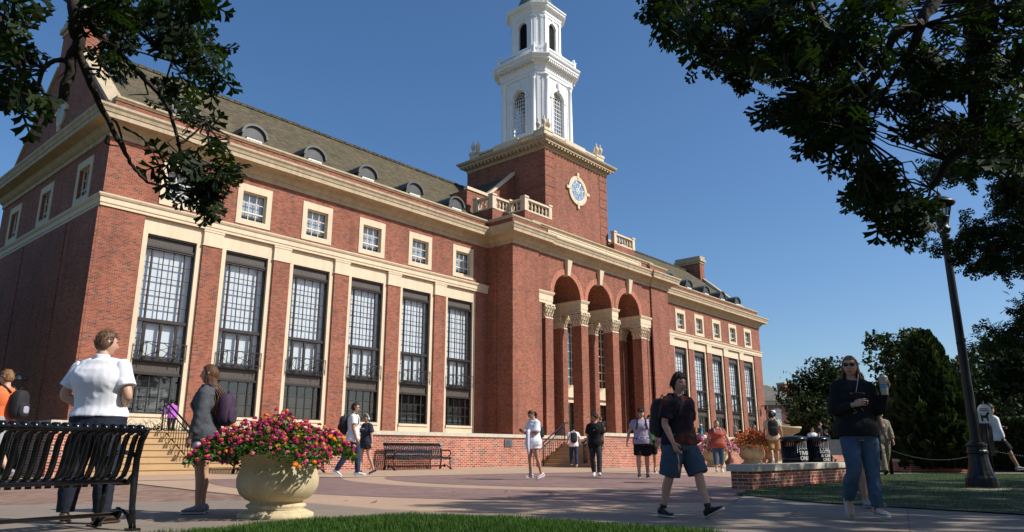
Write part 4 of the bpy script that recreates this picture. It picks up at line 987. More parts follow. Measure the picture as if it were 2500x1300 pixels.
LEAF_O = ([(0, 0, 0), (.28, .3, .05), (.3, .6, .04), (0, 1, -.08), (-.3, .6, .04), (-.28, .3, .05), (0, .5, -.04)], [(0, 1, 6), (1, 2, 6), (2, 3, 6), (3, 4, 6), (4, 5, 6), (5, 0, 6)])
def oak_leaf():
    V, F = [], []; w = .05; ys = (0, .16, .26, .42, .52, .68, .77, 1.02)
    for y in ys: V += [(-w*(1.02-y*.7), y, 0), (w*(1.02-y*.7), y, 0)]
    for k in range(7): a = 2*k; F += [(a, a+1, a+3), (a, a+3, a+2)]
    for s in (1, -1):
        for (i, x, y, x2, y2, x3, y3) in ((1, .29, .29, .36, .25, .33, .44), (3, .39, .57, .48, .54, .41, .77), (5, .25, .85, .33, .84, .25, 1.0)):
            a, b = (2*i+1, 2*i+3) if s > 0 else (2*i, 2*i+2); k = len(V); zz = -.05
            V += [(s*x*.7, y+.01, zz*.6), (s*x2, y2, zz*1.3), (s*x3, y3, zz*1.3), (s*x*.5, y+.085, -.02), (s*x*.5, y-.075, -.02), (s*(x2+x3)*.43, (y2+y3)/2, zz)]
            T = [(a, k+4, k), (a, k, b), (b, k, k+3), (k, k+4, k+1), (k, k+1, k+5), (k, k+5, k+3), (k+5, k+2, k+3)]
            F += T if s > 0 else [(p, r, q) for p, q, r in T]
        k = len(V); V += [(s*.11, .93, -.02), (s*.03, .86, 0)]; F += [(12+(s > 0), k, 14+(s > 0)), (12+(s > 0), k+1, k)]
    return V, F
OAK = oak_leaf()
def mound_points(n, a, b, c, droop=.25):
    P = []
    while len(P) < n:
        u = rng.uniform(-1, 1, 2); r = math.hypot(*u)
        if r > 1: continue
        th = math.atan2(u[1], u[0]); lob = 1+.16*math.sin(3*th+1)+.1*math.sin(7*th)
        z = c*(1-r**2)**.55*(.55+.45*rng.random())+.1*math.sin(5*u[0]+2)*math.cos(4*u[1]) - droop*max(0, r-.6)*1.6
        P.append((u[0]*a*lob, u[1]*b*lob, z))
    return np.array(P)
def flower_head_mesh(name, cols, r=.026, n=16):
    V, F, MI = [], [], []
    tv = [(0, 0, 0)]+[(math.cos(k*math.pi/2.5)*.5, math.sin(k*math.pi/2.5)*.5, .12) for k in range(5)]
    tf = [(0, 1+k, 1+(k+1) % 5) for k in range(5)]
    for i in range(n):
        z = 1-1.15*(i+.5)/n; a = i*2.4; q = math.sqrt(max(0, 1-z*z)); d = Vector((q*math.cos(a), q*math.sin(a), z)); m = Vector((0, 0, 1)).rotation_difference(d).to_matrix()
        for t in range(len(tv)): V.append(tuple(d*r+m @ (Vector(tv[t])*r*1.05)))
        F += [tuple(x+i*len(tv) for x in f) for f in tf]; MI += [(1 if z > .55 else 0)]*5
    me = bpy.data.meshes.new(name); me.from_pydata(V, [], F); [me.materials.append(c) for c in cols]; me.polygons.foreach_set('material_index', MI); me.update(); return me
fl = lambda n, c: leafmat(n, tuple(x*.8 for x in c), tuple(min(1, x*1.15) for x in c), .25, .55, 10)
MAG, ORA, PNK, RED = fl('magenta floret', (.46, .022, .16)), fl('orange floret', (.85, .28, .03)), fl('pink floret', (.62, .22, .42)), fl('red floret', (.5, .08, .05))
HEADS = [flower_head_mesh('flower_head', (MAG, MAG)), flower_head_mesh('flower_head', (MAG, ORA)), flower_head_mesh('flower_head', (PNK, ORA)), flower_head_mesh('flower_head', (ORA, ORA), .024)]
def mound_plant(name, loc, label, cat, a, b, c, nleaf, lsz, nhead, heads, hs, zoff, indiv=100, droop=.25, front=None):
    e = empty(name, loc, 0, label, cat)
    P = mound_points(nleaf, a, b, c, droop); P[:, 2] = P[:, 2]*rng.uniform(.55, 1, nleaf)+zoff
    V, F = scatter(LEAF_O[0], LEAF_O[1], P, rot_mats(nleaf, 1.5), rng.uniform(.7, 1.3, nleaf)*lsz); bulk('leaves', V, F, M['lantana'], e)
    st = MB()
    for k in range(26):
        q = P[rng.integers(nleaf)]; st.tube([(0, 0, zoff-.15), (q[0]*.5, q[1]*.5, zoff+.1), tuple(q)], [.008, .006, .003], 4)
    st.build('stems', M['bark'], e)
    H = mound_points(nhead, a*1.03, b*1.03, c*1.08, droop); H[:, 2] = H[:, 2]+zoff+.01
    sc = rng.uniform(.75, 1.3, nhead)*hs; order = np.argsort(H @ np.array([CF.x, CF.y, 0])-H[:, 2]*1.2)
    pick = lambda: int(rng.choice(len(heads), p=[.44, .36, .06, .14][:len(heads)]/np.sum([.44, .36, .06, .14][:len(heads)])))
    for i in order[:indiv]:
        o = bpy.data.objects.new('flower_head', heads[pick()]); COL.objects.link(o); o.parent = e; o.location = H[i]; s = sc[i]; o.scale = (s, s, s); o.rotation_euler = (rng.uniform(-.6, .6), rng.uniform(-.6, .6), rng.uniform(0, 6))
    rest = order[indiv:]
    if len(rest):
        VV, FF, MI = [], [], []; n = 0; mats = [MAG, ORA, PNK, RED]
        for i in rest:
            me = heads[pick()]; v = np.array([x.co for x in me.vertices])*sc[i]+H[i]; f = np.array([tuple(p.vertices) for p in me.polygons])+n; n += len(v); VV.append(v); FF.append(f)
            MI += [mats.index(me.materials[p.material_index]) for p in me.polygons]
        o = bulk('flower_heads', np.concatenate(VV), np.concatenate(FF), mats, e, MI); tag(o, kind='stuff')
    return e
mound_plant('lantana_plant', (PLP.x, PLP.y, PLP.z), 'mounded lantana with magenta and orange flower heads in the nearest stone urn', 'flowers', .90, .66, .36, 7600, .048, 620, HEADS, .72, .66, 100, .16)
# --- far planters
def far_planter(px, py, sc, lab, flab, heads, a, c):
    p = at_ground(px, py); p.z = gz(p.y)
    planter(p, sc, lab); k = sc
    mound_plant('flowering_plant', p, flab, 'flowers', a, a, c, 1100, .09, 260, heads, 1.7, .62*k, 0, .3)
H2 = [flower_head_mesh('flower_head', (PNK, PNK), .03, 10)]; H3 = [flower_head_mesh('flower_head', (RED, ORA), .03, 10)]
far_planter(1748, 1141, 1.25, 'grey stone bowl planter behind the woman in the rust shirt', 'pale pink flowers spilling from the bowl behind the woman in the rust shirt', H2, .95, .55)
far_planter(1838, 1136, 1.45, 'dark stone bowl planter behind the woman in black', 'green and red foliage plant in the bowl behind the woman in black', H3, .95, .75)
far_planter(1893, 1134, 1.2, 'stone bowl planter left of the trash bins', 'red and pink flowers in the bowl left of the trash bins', H3, .7, .5)
far_planter(2212, 1121, 1.2, 'stone bowl planter beyond the chain posts', 'pink flowers in the bowl beyond the chain posts', H2, 1.0, .6)
far_planter(2262, 1119, 1.2, 'stone bowl planter half hidden by the cedar', 'pink flowers in the bowl half hidden by the cedar', H2, .8, .4)
# large plain stone bowl on the terrace
p = at_depth(1921, 1075, 42); e = empty('stone_basin', (p.x, p.y, 1.36), 0, 'wide plain stone basin behind the man with black backpack', 'basin')
b = MB(); b.lathe([(.3, 0), (.3, .1), (.22, .2), (.3, .3), (.7, .5), (.8, .68), (.83, .7), (.83, .78), (.72, .78), (.5, .6)], seg=28); b.build('bowl', M['planter'], e)

# --- lamp post
lp = at_ground(2400, 1194); LB = Vector((lp.x, lp.y, gz(lp.y)+.03))
e = empty('street_lamp', LB, 0, 'tall black cast iron lamp post with lantern head on the shaded lawn', 'street lamp')
b = MB(); b.lathe([(.31, 0), (.31, .1), (.3, .12), (.3, .17), (.285, .2), (.26, .23), (.225, .33), (.195, .48), (.18, .6), (.18, .66), (.2, .68), (.2, .72), (.185, .74), (.185, .8), (.20, .82), (.20, .86), (.12, .9)], seg=16, smooth=False); b.build('base', M['blackm'], e)
b = MB(); b.lathe([(.105, .86), (.10, 1.1), (.095, 1.4), (.075, 5.3), (.1, 5.32), (.1, 5.38), (.085, 5.4)], seg=16, smooth=False); b.build('pole', M['blackm'], e)
b = MB(); b.lathe([(.085, 5.4), (.14, 5.47), (.15, 5.52), (.11, 5.55), (.125, 5.65), (.15, 5.75), (.165, 5.78), (.15, 5.8)], seg=16); hd = b.build('lantern_base', M['blackm'], e)
b = MB(); b.lathe([(.15, 5.8), (.225, 6.1)], seg=8, smooth=False, cap=False); b.build('lamp_glass', M['glass_lamp'], e)
b = MB()
for k in range(8): a = 2*math.pi*k/8; b.tube([(.152*math.cos(a), .152*math.sin(a), 5.8), (.228*math.cos(a), .228*math.sin(a), 6.1)], .012, 4)
b.build('lantern_frame', M['blackm'], e)
b = MB(); b.lathe([(.29, 6.07), (.31, 6.09), (.30, 6.13), (.22, 6.2), (.13, 6.25), (.05, 6.28), (.03, 6.32), (.04, 6.35), (.02, 6.4), (.005, 6.5)], seg=16); b.build('lamp_cap', M['blackm'], e)
b = MB(); b.tube([(0, 0, 5.8), (0, 0, 5.95)], .035, 8); b.build('bulb', M['white'], e)
tag(sheet('lamp_pad', [(lp.x-1.6, lp.y-.4), (lp.x+1.6, lp.y-2.6), (lp.x+1.8, lp.y-2.2), (lp.x-1.2, lp.y+.25)], .04, 'grey'), kind='structure')
# text helper: real lettering turned into a mesh
def text_mesh(s, size, mat, ext=.002, align='CENTER', space=1.0):
    cu = bpy.data.curves.new('lettering', 'FONT'); cu.body = s; cu.size = size; cu.extrude = ext; cu.align_x = align; cu.align_y = 'CENTER'; cu.space_line = space; cu.offset = size*.02
    o = bpy.data.objects.new('lettering', cu); COL.objects.link(o); dg = bpy.context.evaluated_depsgraph_get(); me = bpy.data.meshes.new_from_object(o.evaluated_get(dg))
    bpy.data.objects.remove(o); bpy.data.curves.remove(cu); me.materials.clear(); me.materials.append(mat); return me
def put(name, me, parent, Mx):
    o = bpy.data.objects.new(name, me); COL.objects.link(o); o.parent = parent; o.matrix_local = Mx; return o
def facing(loc, heading, extra=None):   # text plane whose front normal points to heading (rad), upright
    n = Vector((math.cos(heading), math.sin(heading), 0)); x = Vector((-n.y, n.x, 0)); z = Vector((0, 0, 1))
    return Matrix(((x.x, z.x, n.x, loc[0]), (x.y, z.y, n.y, loc[1]), (x.z, z.z, n.z, loc[2]), (0, 0, 0, 1)))
WHT = pm('white lettering', (.6, .6, .6), .6)
def bin_(px, label, words, size, hd):
    p = at_depth(px, 1140, 20.0 if px < 1970 else 20.35); e = empty('trash_bin', (p.x, p.y, gz(p.y)), 0, label, 'trash can'); H = 1.1; r = .31
    b = MB()
    for k in range(40):
        a = 2*math.pi*k/40; b.tube([(r*.92*math.cos(a), r*.92*math.sin(a), .03), (r*math.cos(a), r*math.sin(a), .2), (r*math.cos(a), r*math.sin(a), 1.0)], .015, 4)
    for z in (.05, .5, .98): b.lathe([(r-.01, z), (r+.012, z), (r+.012, z+.05), (r-.01, z+.05)], seg=28, cap=False)
    b.build('slat_body', M['black'], e)
    b = MB(); b.lathe([(r-.05, .05), (r-.05, .84)], seg=24); b.build('liner', M['blackm'], e)
    b = MB(); b.lathe([(r+.03, 1.0), (r+.06, 1.02), (r+.05, 1.05), (r-.02, 1.09), (.12, 1.11)], seg=28); b.build('lid', M['black'], e)
    b = MB(); n = 8
    for k in range(n):
        a0, a1 = hd-.5+1.0*k/n, hd-.5+1.0*(k+1)/n; q = r+.02
        b.poly([(q*math.cos(a0), q*math.sin(a0), .42), (q*math.cos(a1), q*math.sin(a1), .42), (q*math.cos(a1), q*math.sin(a1), .76), (q*math.cos(a0), q*math.sin(a0), .76)])
    sg = b.build('sign', M['blackm'], e)
    me = text_mesh(words, size, WHT, .001, 'CENTER', .95)
    for v in me.vertices:      # wrap the lettering round the drum
        a = hd+v.co.x/(r+.024); z = v.co.y; q = r+.024+v.co.z; v.co = (q*math.cos(a), q*math.sin(a), .6+z)
    o = bpy.data.objects.new('lettering', me); COL.objects.link(o); o.parent = sg; return e
TC = HEAD+math.pi
bin_(1942, 'black slatted trash bin lettered TRASH ONLY', 'TRASH\nONLY', .135, TC+.62-.0)
bin_(1997, 'black slatted bin lettered BOTTLES & CANS ONLY', 'BOTTLES\n& CANS\nONLY', .105, TC+.5)
# --- chain posts
def bollard(px, py, label):
    p = at_ground(px, py); e = empty('chain_post', (p.x, p.y, gz(p.y)), 0, label, 'post'); b = MB(); b.lathe([(.055, 0), (.055, .8), (.07, .81), (.07, .84), (.03, .9)], seg=12); b.build('shaft', M['blackm'], e); return Vector((p.x, p.y, gz(p.y)))
bp1 = bollard(2178, 1162, 'black chain post right of the woman with the cup'); bp2 = bollard(2425, 1166, 'black chain post behind the lamp post base'); bp3 = bp2+Vector((2.6, -3.2, 0))
e = None
def chain(a, b_, label, sag=.25):
    a = a+Vector((0, 0, .78)); b_ = b_+Vector((0, 0, .78)); n = 60; m = MB(a); L = (b_-a)
    for k in range(n):
        t0, t1 = k/n, (k+.9)/n; q = lambda t: a+L*t+Vector((0, 0, -4*sag*t*(1-t))); A, B_ = q(t0), q(t1); m.tube([A, (A+B_)/2, B_], [.012, .02, .012], 5)
    o = m.build('chain', M['blackm']); o.location = a; tag(o, label, 'chain')
chain(bp1, bp2, 'sagging black chain between the two posts on the lawn edge', .3); chain(bp2, bp3, 'sagging black chain running out of view to the right')
b = MB(bp3); b.lathe([(.055, 0), (.055, .8), (.07, .81), (.07, .84), (.03, .9)], tuple(bp3), 12); o = b.build('chain_post', M['blackm']); o.location = bp3; tag(o, 'black chain post out at the right end of the chain', 'post')
# --- pet waste station
p = at_depth(2428, 1180, 15.6); e = empty('pet_waste_station', (p.x, p.y, gz(p.y)), 0, 'pet waste station with white dog sign beside the lamp post', 'sign'); b = MB(); b.tube([(0, 0, 0), (0, 0, 1.75)], .03, 8); b.build('post', M['blackm'], e)
n2 = Vector((math.cos(TC), math.sin(TC), 0)); mx = facing(Vector((0, 0, 1.5))+n2*.04, TC)
b = MB(); out = [(-.15, -.19), (.15, -.19), (.15, .08)]+[(.15*math.cos(a), .08+.12*math.sin(a)) for a in [math.pi*k/8 for k in range(1, 8)]]+[(-.15, .08)]
b.prism(out, -.004, .004, lambda u, v, t: (u, v, t)); sgn = b.build('sign_panel', M['white'], e); sgn.matrix_local = mx
b = MB(); dog = [(-.09, -.15), (-.06, -.15), (-.05, -.08), (.02, -.09), (.03, -.15), (.06, -.15), (.05, -.06), (.06, -.02), (.09, .0), (.1, .02), (.06, .04), (.03, .02), (.0, -.03), (-.07, -.03), (-.1, .01), (-.1, -.05)]
b.prism(dog, .004, .007, lambda u, v, t: (u, v, t)); b.build('dog_symbol', M['blackm'], sgn)
b = MB(); [b.box(-.1, .1-.03*k, .06+.035*k, .075+.035*k, .004, .006) for k in range(2)]; b.build('print', M['blackm'], sgn)
b = MB(); b.box(-.11, .11, -.02, .1, .65, 1.25); o = b.build('bag_dispenser', M['blackm'], e); o.rotation_euler = (0, 0, TC+math.pi/2)
# --- small wall lights etc. on the library
for q, lab in ((at_y(0, 0, 1), ''),):
    pass
b = lib(); b.tube([(XL-.02, 42.2, 4.3), (XL-.25, 42.2, 4.3)], .05, 8); b.lathe([(.05, 4.45), (.14, 4.4), (.2, 4.28), (.21, 4.22), (.1, 4.24)], (XL-.35, 42.2, 0), 14); b.build('flood_light', pm('galvanised lamp', (.5, .5, .5), .35, .1, 8, 0, 60, .5, .8), LIB)
b = lib(); b.tube([(85.3, YF, 6.0), (85.3, YF-.25, 6.15), (85.3, YF-.5, 6.1)], .05, 6); b.box(85.1, 85.5, YF-.75, YF-.45, 5.6, 6.1); b.build('wall_lantern', M['bronze'], LIB)
# orange notices in the portico
ORG = pm('orange notice', (.75, .16, .02), .7); 
for x in (43.4, 52.6, 54.8):
    b = lib(); b.box(x-.22, x+.22, VB-.16, VB-.13, 2.6, 3.0); o = b.build('notice_board', ORG, LIB); b = lib(); b.box(x-.22, x+.22, VB-.165, VB-.135, 3.02, 3.4); b.build('notice_top', WHT, o)
# brick planter at the cedar
p = at_ground(2226, 1155); e = empty('brick_planter', (p.x, p.y, gz(p.y)), 0, 'low brick planter edge at the foot of the cedar', 'planter'); b = MB()
b.box(0, 2.6, 0, .3, 0, .38); b.box(0, .3, .302, 1.6, 0, .38); b.build('brick_face', M['brick_wall'], e); b = MB(); b.box(-.04, 2.64, -.04, .34, .38, .46); b.box(-.04, .34, .342, 1.62, .38, .46); b.build('stone_cap', M['cap'], e); e.rotation_euler = (0, 0, R(-45))
# blue recycling / utility box and board seen over the low wall
p = at_depth(2051, 1100, 40); e = empty('notice_stand', (p.x, p.y, gz(p.y)), TC-math.pi/2, 'grey framed notice stand in front of the far brick wall', 'sign'); b = MB(); b.box(-.55, .55, -.04, .04, .5, 1.3); b.build('panel', M['slate_r'], e); b = MB(); b.box(-.95, -.6, -.04, .04, .5, 1.1); b.build('side_panel', M['cream'], e)
b = MB(); [b.box(x-.04, x+.04, -.05, .05, 0, .5) for x in (-.5,)]; b.build('leg', M['blackm'], e); b = MB(); [b.box(x-.04, x+.04, -.05, .05, 0, .5) for x in (.5,)]; b.build('leg', M['blackm'], e)
# ------------------------------------------------------------------ people
SKIN = {}
def skin(k):
    cols = {'fair': (.50, .29, .20), 'tan': (.42, .235, .15), 'rosy': (.54, .31, .22), 'olive': (.36, .20, .125), 'brown': (.16, .085, .05)}
    if k not in SKIN: SKIN[k] = pm('skin '+k, cols[k], .5, .08, 9, .05, 60, .35)
    return SKIN[k]
EYE = pm('eye white', (.6, .58, .56), .3); IRIS = pm('iris', (.03, .02, .015), .2); LIP = pm('lip', (.36, .13, .11), .45); BROW = pm('eyebrow', (.05, .03, .02), .8)
def cloth(name, col, var=.1, bump=.25): return pm('cloth '+name, col, .85, var, 7, bump, 140, .2)
def hairmat(name, col):
    key = 'hair '+name
    if key in _mc: return _mc[key]
    t = NT(key); mp = t.n('ShaderNodeMapping'); mp.inputs['Scale'].default_value = (70, 70, 9); t.l(t.obj(), mp.inputs[0]); f = t.noise(mp.outputs[0], 1, 4, .6)
    c = t.ramp(f, [(.3, tuple(x*.45 for x in col)), (.7, tuple(min(1, x*1.6) for x in col))]); t.set(c, .55, 0, .25); t.bump(f, .6, .01); _mc[key] = t.mat; return t.mat
def sm_(a, b, x): t = max(0, min(1, (x-a)/(b-a))); return t*t*(3-2*t)
def lerp(a, b, t): return a+(b-a)*t
def ellring(c, ax, ay, a, b, n=14, p=2.2):
    r = []
    for k in range(n):
        t = 2*math.pi*k/n; x, y = math.cos(t), math.sin(t)
        r.append(c+ax*(a*math.copysign(abs(x)**(2/p), x))+ay*(b*math.copysign(abs(y)**(2/p), y)))
    return r
def limb(mb, pts, rad, seg=12, flat=1.0, ref=(1, 0, 0), cut=False):
    """smooth tapered limb through pts with radii; spherical caps"""
    P = [Vector(p) for p in pts]; n = len(P)
    # catmull resample
    Q, Rr = [], []
    for i in range(n-1):
        p0, p1, p2, p3 = P[max(i-1, 0)], P[i], P[i+1], P[min(i+2, n-1)]
        for s in range(4):
            t = s/4; Q.append(.5*((2*p1)+(p2-p0)*t+(2*p0-5*p1+4*p2-p3)*t*t+(-p0+3*p1-3*p2+p3)*t**3)); Rr.append(lerp(rad[i], rad[i+1], t))
    Q.append(P[-1]); Rr.append(rad[-1])
    d0 = (Q[1]-Q[0]).normalized(); d1 = (Q[-1]-Q[-2]).normalized()
    if cut: Q = [Q[0]-d0*Rr[0]*.6, Q[0]-d0*Rr[0]*.35]+Q+[Q[-1]+d1*.004]; Rr = [Rr[0]*.45, Rr[0]*.85]+Rr+[Rr[-1]]
    else: Q = [Q[0]-d0*Rr[0]*.85, Q[0]-d0*Rr[0]*.5]+Q+[Q[-1]+d1*Rr[-1]*.5, Q[-1]+d1*Rr[-1]*.85]; Rr = [Rr[0]*.45, Rr[0]*.85]+Rr+[Rr[-1]*.85, Rr[-1]*.45]
    mb.tube(Q, Rr, seg, True, flat, ref)
def remesh(name, mb, mats, vox, smooth=6, parent=None, wr=0, seed=0, wscale=9):
    me = mb.mesh(name, mats); o = bpy.data.objects.new(name, me); COL.objects.link(o)
    m = o.modifiers.new('r', 'REMESH'); m.mode = 'VOXEL'; m.voxel_size = vox; m.use_smooth_shade = True
    s = o.modifiers.new('s', 'SMOOTH'); s.iterations = smooth; s.factor = .5
    dg = bpy.context.evaluated_depsgraph_get(); nm = bpy.data.meshes.new_from_object(o.evaluated_get(dg)); o.modifiers.clear(); o.data = nm; bpy.data.meshes.remove(me); nm.name = name
    if wr:
        nv = len(nm.vertices); co = np.empty(nv*3, np.float32); no = np.empty(nv*3, np.float32); nm.vertices.foreach_get('co', co); nm.vertices.foreach_get('normal', no); co = co.reshape(-1, 3); no = no.reshape(-1, 3)
        d = np.array([noise.noise(Vector((float(c[0])*wscale+seed, float(c[1])*wscale, float(c[2])*wscale*.55)))+.6*noise.noise(Vector((float(c[0]+c[2])*wscale*1.7+seed, float(c[1])*wscale*1.7, float(c[2]-c[0])*wscale*1.3))) for c in co])
        d = np.where(d > 0, d, d*.2); nm.vertices.foreach_set('co', (co+no*(d*wr)[:, None]).ravel())
    nm.polygons.foreach_set('use_smooth', np.ones(len(nm.polygons), dtype=bool)); nm.update()
    if parent: o.parent = parent
    return o
def V3(*a): return Vector(a)
DEF = dict(lean=(0, 0), twist=0, roll=0, thR=(.03, .0, -1), shR=(0, -.04, -1), thL=(.03, .0, -1), shL=(0, -.04, -1), ftR=(0, 0), ftL=(0, 0),
           uaR=(.14, -.02, -1), faR=(.05, .18, -1), uaL=(.14, -.02, -1), faL=(.05, .18, -1), head=(0, 0, 0), curl=.5, girth=1.0, fem=0)
WALK = dict(thR=(.02, .38, -1), shR=(0, .22, -1), ftR=(0, .35), thL=(.02, -.22, -1), shL=(0, -.75, -1), ftL=(0, -.55), uaR=(.16, -.3, -1), faR=(.05, -.02, -1), uaL=(.16, .22, -1), faL=(.0, .5, -1))
def joints(p):
    J = {}; H = V3(0, 0, .92); g = p['girth']; fem = p['fem']
    lx, ly = p['lean']; sp_ = V3(lx, ly, 1).normalized(); tw = p['twist']
    cr = V3(math.cos(tw), math.sin(tw), p['roll']).normalized(); J['cr'] = cr; J['sp'] = sp_; J['fw'] = sp_.cross(cr)
    J['H'] = H; J['nb'] = H+sp_*.55
    for s, k in ((1, 'R'), (-1, 'L')):
        f = lambda v: V3(v[0]*s, v[1], v[2]).normalized()
        hp = H+V3(s*.092, 0, -.02); kn = hp+f(p['th'+k])*.43; an = kn+f(p['sh'+k])*.405
        yaw, pit = p['ft'+k]; toe = V3(math.sin(yaw)*s*math.cos(pit), math.cos(yaw)*math.cos(pit), math.sin(pit))
        J['hp'+k], J['kn'+k], J['an'+k], J['toe'+k] = hp, kn, an, toe
        sw = (.175 if not fem else .158)*(1+.35*(g-1)); sh = H+sp_*.462+cr*(s*(sw-.004))
        T = Matrix.Rotation(tw, 3, 'Z'); el = sh+(T @ f(p['ua'+k]))*.285; wr = el+(T @ f(p['fa'+k]))*.25
        J['sh'+k+'o'], J['el'+k], J['wr'+k] = sh, el, wr
    return J
def torso_rings(J, p, off=0, z0=-.14, z1=.55, n=20, chest=1.0, flare=0):
    g, fem = p['girth'], p['fem']
    tab = [(-.16, .13, .10), (-.08, .168, .122), (0, .172 if not fem else .18, .122), (.1, .148 if not fem else .14, .105), (.2, .152 if not fem else .135, .105), (.32, .172 if not fem else .152, .122), (.42, .182 if not fem else .158, .115), (.49, .155 if not fem else .138, .088), (.525, .10, .07), (.55, .062, .06)]
    def get(z):
        for (a, b) in zip(tab, tab[1:]):
            if a[0] <= z <= b[0]: t = (z-a[0])/(b[0]-a[0]); t = t*t*(3-2*t); return lerp(a[1], b[1], t), lerp(a[2], b[2], t)
        return (tab[0] if z < tab[0][0] else tab[-1])[1:]
    out = []
    for k in range(n+1):
        z = lerp(z0, z1, k/n); a, b = get(z); gg = lerp(g, 1, sm_(.35, .52, z)); belly = (g-1)*.16*math.exp(-((z-.08)/.14)**2)
        a = a*gg+off; b = b*(1+(gg-1)*1.25)+off
        if off and z < .2: a += flare*sm_(.25, -.15, z); b += flare*sm_(.25, -.15, z)
        if fem and .2 < z < .42: b += .028*math.exp(-((z-.31)/.06)**2)
        t = sm_(-.05, .35, z); ax = V3(1, 0, 0).lerp(J['cr'], t).normalized(); up = V3(0, 0, 1).lerp(J['sp'], sm_(-.1, .15, z)).normalized(); ay = up.cross(ax).normalized()
        c = J['H']+J['sp']*z if z > 0 else J['H']+V3(0, 0, z)
        out.append(ellring(c+ay*(belly*.5+(.012 if fem and .2 < z < .42 else 0)), ax, ay, a, b, 22, 2.3))
    return out
HEADR = (.076, .095, .118)
def head_frame(J, p):
    yaw, pit, rol = p['head']; up = J['sp']
    base = Matrix((( J['cr'].x, J['fw'].x, up.x), (J['cr'].y, J['fw'].y, up.y), (J['cr'].z, J['fw'].z, up.z)))
    Rm = base @ Matrix.Rotation(yaw, 3, 'Z') @ Matrix.Rotation(pit, 3, 'X') @ Matrix.Rotation(rol, 3, 'Y')
    c = J['nb']+up*.042+(base @ V3(0, .014, 0))+Rm @ V3(0, .015, .088); return c, Rm
def head_mesh(mb, c, Rm, hi):
    nu, nv = (40, 30) if hi else (24, 18); n0 = len(mb.v); fx = lambda a, b, w: math.exp(-((a-b)/w)**2)
    rows = []
    for j in range(nv+1):
        th = math.pi*j/nv
        for i in range(nu):
            ph = 2*math.pi*i/nu; d = V3(math.sin(ph)*math.sin(th), math.cos(ph)*math.sin(th), math.cos(th)); x, y, z = d.x*HEADR[0], d.y*HEADR[1], d.z*HEADR[2]; zc = d.z
            if zc < 0: x *= 1-.30*zc*zc; y *= (1-.1*zc*zc) if y > 0 else (1-.45*sm_(0, -.9, zc))
            if y > 0:
                f = sm_(.2, .75, d.y)
                y += f*(.013*fx(zc, -.84, .16)*fx(x, 0, .03)+.021*fx(x, 0, .0115)*(sm_(.2, -.22, zc)*(1-sm_(-.26, -.36, zc)))+.006*fx(x, 0, .018)*fx(zc, -.26, .09)-.011*(fx(x, .031, .016)+fx(x, -.031, .016))*fx(zc, .03, .10)+.006*fx(zc, .17, .07)*fx(abs(x), .028, .025)+.007*fx(zc, -.5, .06)*fx(x, 0, .022)-.004*fx(zc, -.505, .02)*fx(x, 0, .022)+.004*(fx(abs(x), .042, .018))*fx(zc, -.2, .14)-.004*fx(zc, -.66, .06)*fx(x, 0, .03))
            rows.append((V3(x, y, z), d)); mb.v.append(tuple(c+Rm @ V3(x, y, z)))
    o = mb.cs; mb.cs = True
    for j in range(nv):
        for i in range(nu):
            a, b = n0+j*nu+i, n0+j*nu+(i+1) % nu; q, d = rows[j*nu+i]
            mb.cm = 0
            if d.y > .6 and abs(q.x) < .024 and -.6 < d.z < -.42: mb.cm = 3
            if d.y > .5 and .012 < abs(q.x) < .046 and .15 < d.z < .235: mb.cm = 4
            mb.face((a, a+nu, b+nu, b))
    mb.cm = 0
    for s in (-1, 1):
        e = c+Rm @ V3(s*.031, .067, .004); mb.cm = 1; mb.ball(tuple(e), .0115, 10, 8); mb.cm = 2; mb.ball(tuple(e+Rm @ V3(0, .0075, 0)), .0057, 8, 6); mb.cm = 0
        q = lambda x, y, z: c+Rm @ V3(s*x, y, z)          # ear
        mb.tube([q(.068, .005, -.03), q(.076, -.002, -.012), q(.083, -.008, .01), q(.082, -.012, .026), q(.070, -.006, .03)], [.007, .011, .015, .013, .006], 8, True, .55, tuple(Rm @ V3(0, 1, 0)))
    mb.cs = o
def hand(mb, wr, d, side, curl, roll, hi, palmn=None):
    d = d.normalized(); n = Vector(palmn) if palmn is not None else V3(-side, .15, 0); n = (n-d*n.dot(d)); n = n.normalized() if n.length > 1e-4 else d.orthogonal().normalized(); t = n.cross(d)*side*-1
    # t points to the thumb side
    P = lambda a, b, c: wr+d*a+t*b+n*c
    seg = 8
    mb.rings([[P(a, w*math.cos(q), h*math.sin(q)) for q in [2*math.pi*k/10 for k in range(10)]] for a, w, h in ((-.02, .022, .02), (.01, .027, .018), (.045, .038, .016), (.08, .041, .014), (.096, .036, .011))], True, True)
    for k, (b, L) in enumerate(((.029, .072), (.010, .080), (-.010, .075), (-.028, .058))):
        a = .088-.004*abs(k-1); pts = [P(a-.02, b, 0), P(a, b, 0)]; ang = 0; cur = pts[-1]
        for f, add in ((.45, curl*(.75+.1*k)), (.32, curl*1.1), (.23, curl*.8)):
            ang += add; cur = cur+(d*math.cos(ang)+n*math.sin(ang)+t*.06*(1.5-k)/1.5)*L*f; pts.append(cur)
        mb.tube(pts, [.0085, .009, .0082, .0074, .0055], seg, True, 1)
    th = [P(.005, .018, .004), P(.032, .040, .010), P(.058, .050, .018+.02*curl), P(.078, .048-.02*curl, .026+.03*curl)]; mb.tube(th, [.012, .012, .0095, .007], seg, True, 1)
    return P(.07, 0, .02), d, n, t
